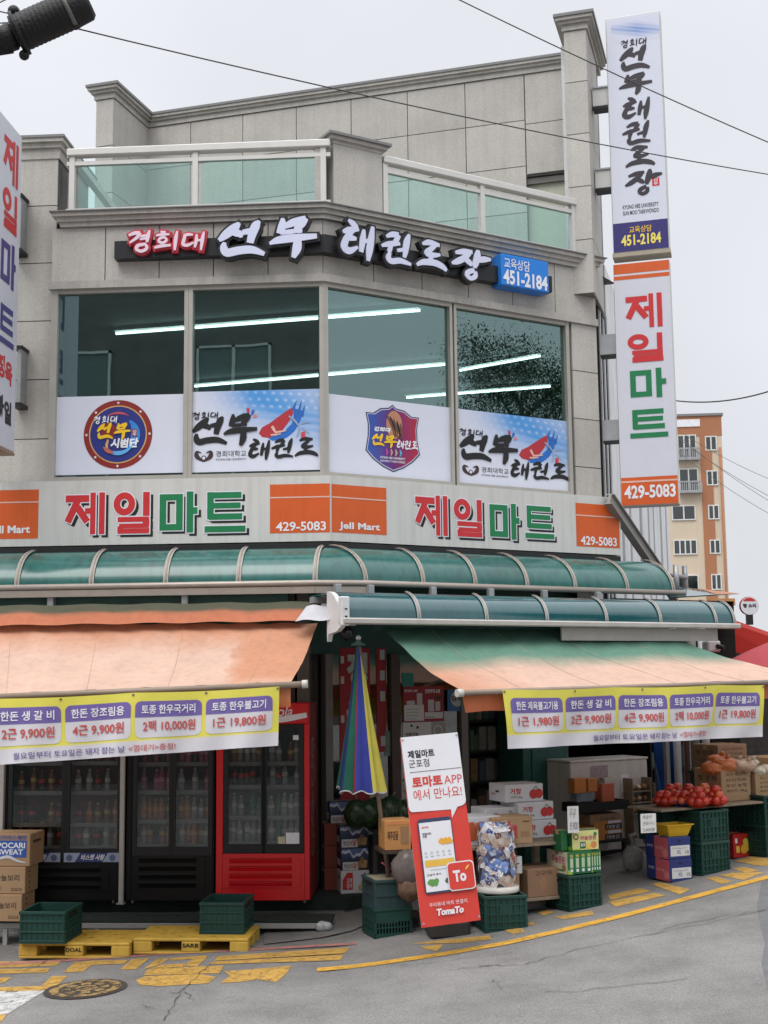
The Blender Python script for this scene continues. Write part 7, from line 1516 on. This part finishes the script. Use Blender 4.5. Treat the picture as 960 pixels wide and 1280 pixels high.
# nectarine bowls
bowl_r = M('bowl_red', (.42, .03, .02), .35, var=.06); bowl_b = M('bowl_blue', (.02, .06, .26), .35, var=.06)
nect = M('nectarine_skin', (.42, .028, .014), .25, var=.5, scale=16, spec=.5); nect2 = M('nectarine_skin_pale', (.56, .10, .03), .25, var=.5, scale=16, spec=.5)
FRm = [MB().ball((0, 0, 0), .043, .043, .040, m_, 14, 10).build('nectarine') for m_ in (nect, nect2)]; used = [False, False]
bowls = ((-.36, -.28, bowl_r, 'leftmost red bowl of nectarines', 11), (-.20, -.20, bowl_b, 'blue bowl of nectarines', 11), (-.14, -.02, bowl_r, 'red bowl of nectarines at the front left of the crate', 13), (.09, .0, bowl_r, 'red bowl of nectarines at the front right of the crate', 14), (.0, -.30, bowl_r, 'red bowl of nectarines behind the front bowls', 14), (.16, -.24, bowl_r, 'red bowl of nectarines at the right beside the onion carton', 13), (-.14, -.42, bowl_r, 'rear left red bowl of nectarines against the showcase', 13), (.02, -.50, bowl_r, 'rearmost red bowl of nectarines', 13))
for u, n, mt, lb, cnt in bowls:
    p = FT_.P(u, .023, n-.06); t = thing('fruit_bowl', lb, 'bowl', p, 0, 'nectarine bowls'); mb = MB(); mb.lathe((0, 0, 0), [(0, .004), (.055, .0), (.065, .004), (.105, .05), (.112, .055), (.106, .056), (.062, .012), (0, .010)], mt, 24); mb.build('bowl', t, False); mb = MB(); mb.lathe((0, 0, .0565), [(.100, -.003), (.116, 0), (.116, .004), (.100, .003)], mt, 24); mb.build('rim', t, False)
    for k in range(cnt):
        i = rb.choice((0, 0, 1)); 
        if k < 7: a = k*.898; r = .084; z = .062
        elif k < 11: a = k*1.57+.4; r = .050; z = .118
        else: a = k*2.1; r = .020; z = .170
        q = p+Vector((math.cos(a)*r, math.sin(a)*r, z))
        if not used[i]: o = FRm[i]; used[i] = True
        else: o = FRm[i].copy(); COL.objects.link(o)
        o.location = q; o.rotation_euler = (rb.uniform(0, 6), rb.uniform(0, 6), 0); s_ = rb.uniform(.92, 1.12); o.scale = (s_, s_, s_); tag(o, f'ripe red nectarine in the {lb.replace(" of nectarines", "")}', 'nectarine', f'nectarines in the {lb.replace(" of nectarines", "")}')
card('white handwritten price card hanging under the leftmost bowl', Frame(at(811, 1041, 12.62), .30), .165, .18, ['복숭아', '한바구니', '5,000원'])
# blue and pink cartons, yellow basket, sack
def bluebox(mb, G, GL, GR, w, d, h):
    mb.quad(G, w*.08, h*.14, w*.95, h*.62, .002, MATS['card_white']); mb.quad(G, w*.42, h*.78, w*.56, h*.86, .002, rub); mb.text(G, '수박 8kg 산지', w*.15, h*.44, w*.8, h*.54, .003, M('pen_blue', (.08, .14, .3), .6), .0); mb.text(G, '특', w*.35, h*.2, w*.55, h*.4, .003, MATS['pen_blue'], .0); mb.text(G, '10', w*.75, h*.22, w*.9, h*.38, .003, inkd, .01)
    mb.quad(GL, d*.40, .004, d-.004, h-.004, .002, M('carton_pink', (.50, .10, .13), .55, var=.06)); mb.text(GL, '프리미엄', d*.10, h*.45, d*.34, h*.58, .003, wht, .01); mb.text(GL, '맛있는 과일', d*.46, h*.42, d*.76, h*.56, .004, MATS['vinyl_pink'], .01); mb.disc(GL, d*.86, h*.30, h*.2, .003, M('carton_pink2', (.58, .20, .20), .55), 16)
bluec = M('carton_blue', (.02, .035, .17), .5, var=.06)
pBl = gnd(852, 1101); pBl.z -= .005
carton('lower navy and pink fruit carton on the road under the yellow basket', pBl, .42, .27, .40, .215, bluec, bluebox, group='navy and pink cartons')
carton('upper navy and pink fruit carton directly under the yellow basket', pBl+Vector((-.005, .005, .217)), .42, .27, .40, .215, bluec, bluebox, group='navy and pink cartons')
yb2 = M('basket_yellow', (.62, .38, .02), .45, var=.08); pY = Frame((pBl.x, pBl.y, pBl.z+.434), .42); t = thing('plastic_basket', 'small yellow rectangular plastic basket on the navy cartons', 'basket', pY.P(.03, 0, -.15)); mb = MB()
a_, b_ = (.115, .085), (.155, .12); G = Frame(pY.P(.03, 0, -.15), .42)
lo = [(-a_[0], -a_[1]), (a_[0], -a_[1]), (a_[0], a_[1]), (-a_[0], a_[1])]; hi = [(-b_[0], -b_[1]), (b_[0], -b_[1]), (b_[0], b_[1]), (-b_[0], b_[1])]
for sc_, dz, fl in ((1, 0, 1), (.95, .006, -1)):
    L_ = [G.P(x*sc_, dz, y*sc_) for x, y in lo]; H_ = [G.P(x*sc_, .115, y*sc_) for x, y in hi]
    for i in range(4): mb.face([L_[i], L_[(i+1) % 4], H_[(i+1) % 4], H_[i]], yb2)
    mb.face(L_, yb2)
mb.build('tray', t); mb = MB()
for s_ in (-1, 1): mb.box(G, -.165, .165, .108, .118, s_*.115, s_*.13, yb2); mb.box(G, s_*.15, s_*.165, .108, .118, -.115, .115, yb2)
mb.build('rim', t)
p = gnd(794, 1090); t = thing('grey_sack', 'small knotted grey plastic sack on the road left of the navy cartons', 'sack', p); skm = M('sack_grey', (.34, .33, .31), .5, var=.35, scale=18, trans=.1); mb = MB(); c = p+Vector((.0, .1, .12)); mb.ball(c, .115, .10, .15, skm, 16, 12, .09, 9); mb.build('sack', t); mb = MB(); mb.tube([c+Vector((0, 0, .12)), c+Vector((.01, -.01, .19)), c+Vector((-.02, 0, .24)), c+Vector((.05, 0, .25))], .022, skm, 8, r1=.035); mb.build('knot', t)
def mand(mb, G, GL, GR, w, d, h):
    for q, (a, b, r) in enumerate(((.62, .36, .2), (.76, .44, .2), (.72, .66, .15))): mb.disc(G, w*a, h*b, h*r, .003+q*.0006, M(f'mandarin{q}', ((.70, .36, .04), (.66, .45, .05), (.55, .50, .08))[q], .5), 16)
    mb.quad(G, w*.10, h*.62, w*.22, h*.82, .003, wht); mb.quad(G, w*.14, h*.22, w*.34, h*.5, .003, inky)
redc = M('carton_red', (.42, .02, .015), .5, var=.06)
pM = gnd(928, 1072); carton('small red mandarin carton between the green crates at the right', pM, .50, .235, .26, .25, redc, mand)
# blue sheet, pale post and glass cart
t = thing('blue_sheet', 'bright blue plastic sheet hanging behind the nectarines', 'sheet', FR.P(FR.px(832, 985, -.5)[0], 1.2, -.5)); a, c, b, d = FR.rect(817, 925, 849, 1000, -.5); blu = M('sheet_blue', (.02, .10, .36), .4, var=.3, scale=5)
mb = MB(); mb.sheet(lambda s_, t_: FR.P(lerp(a, b, s_)+.04*math.sin(t_*5)*(1-t_), lerp(c, d, t_), -.5+.04*math.sin(s_*16+t_*3)), 30, 12, blu); mb.build('sheet', t)
t = thing('pale_post', 'pale steel post in front of the blue sheet', 'post', FR.P(FR.px(834, 1000, -.3)[0], .5, -.3)); u = FR.px(834, 960, -.3)[0]; mb = MB(); mb.box(FR, u-.03, u+.03, .4, 2.7, -.33, -.27, M('post_grey', (.30, .29, .28), .5), .005); mb.build('bar', t); mb = MB(); mb.box(FR, u-.06, u+.06, .4, .415, -.36, -.24, steel); mb.build('foot', t)
a, c, b, d = FR.rect(849, 925, 876, 1000, -.25); t = thing('glass_showcase', 'pale framed glass showcase beside the blue sheet', 'showcase', FR.P((a+b)/2, c, -.25)); mb = MB()
for (x0, x1, y0, y1) in ((a, a+.03, c-.3, d+.1), (b-.03, b, c-.3, d+.1), (a, b, d+.08, d+.11), (a, b, c-.05, c)): mb.box(FR, x0, x1, y0, y1, -.28, -.25, white_metal)
mb.box(FR, a, b, c-.3, d+.1, -.70, -.66, M('showcase_back', (.30, .28, .27), .6)); mb.build('frame', t); mb = MB(); mb.quad(FR, a+.03, c, b-.03, d+.08, -.265, doorglass); mb.build('pane', t)
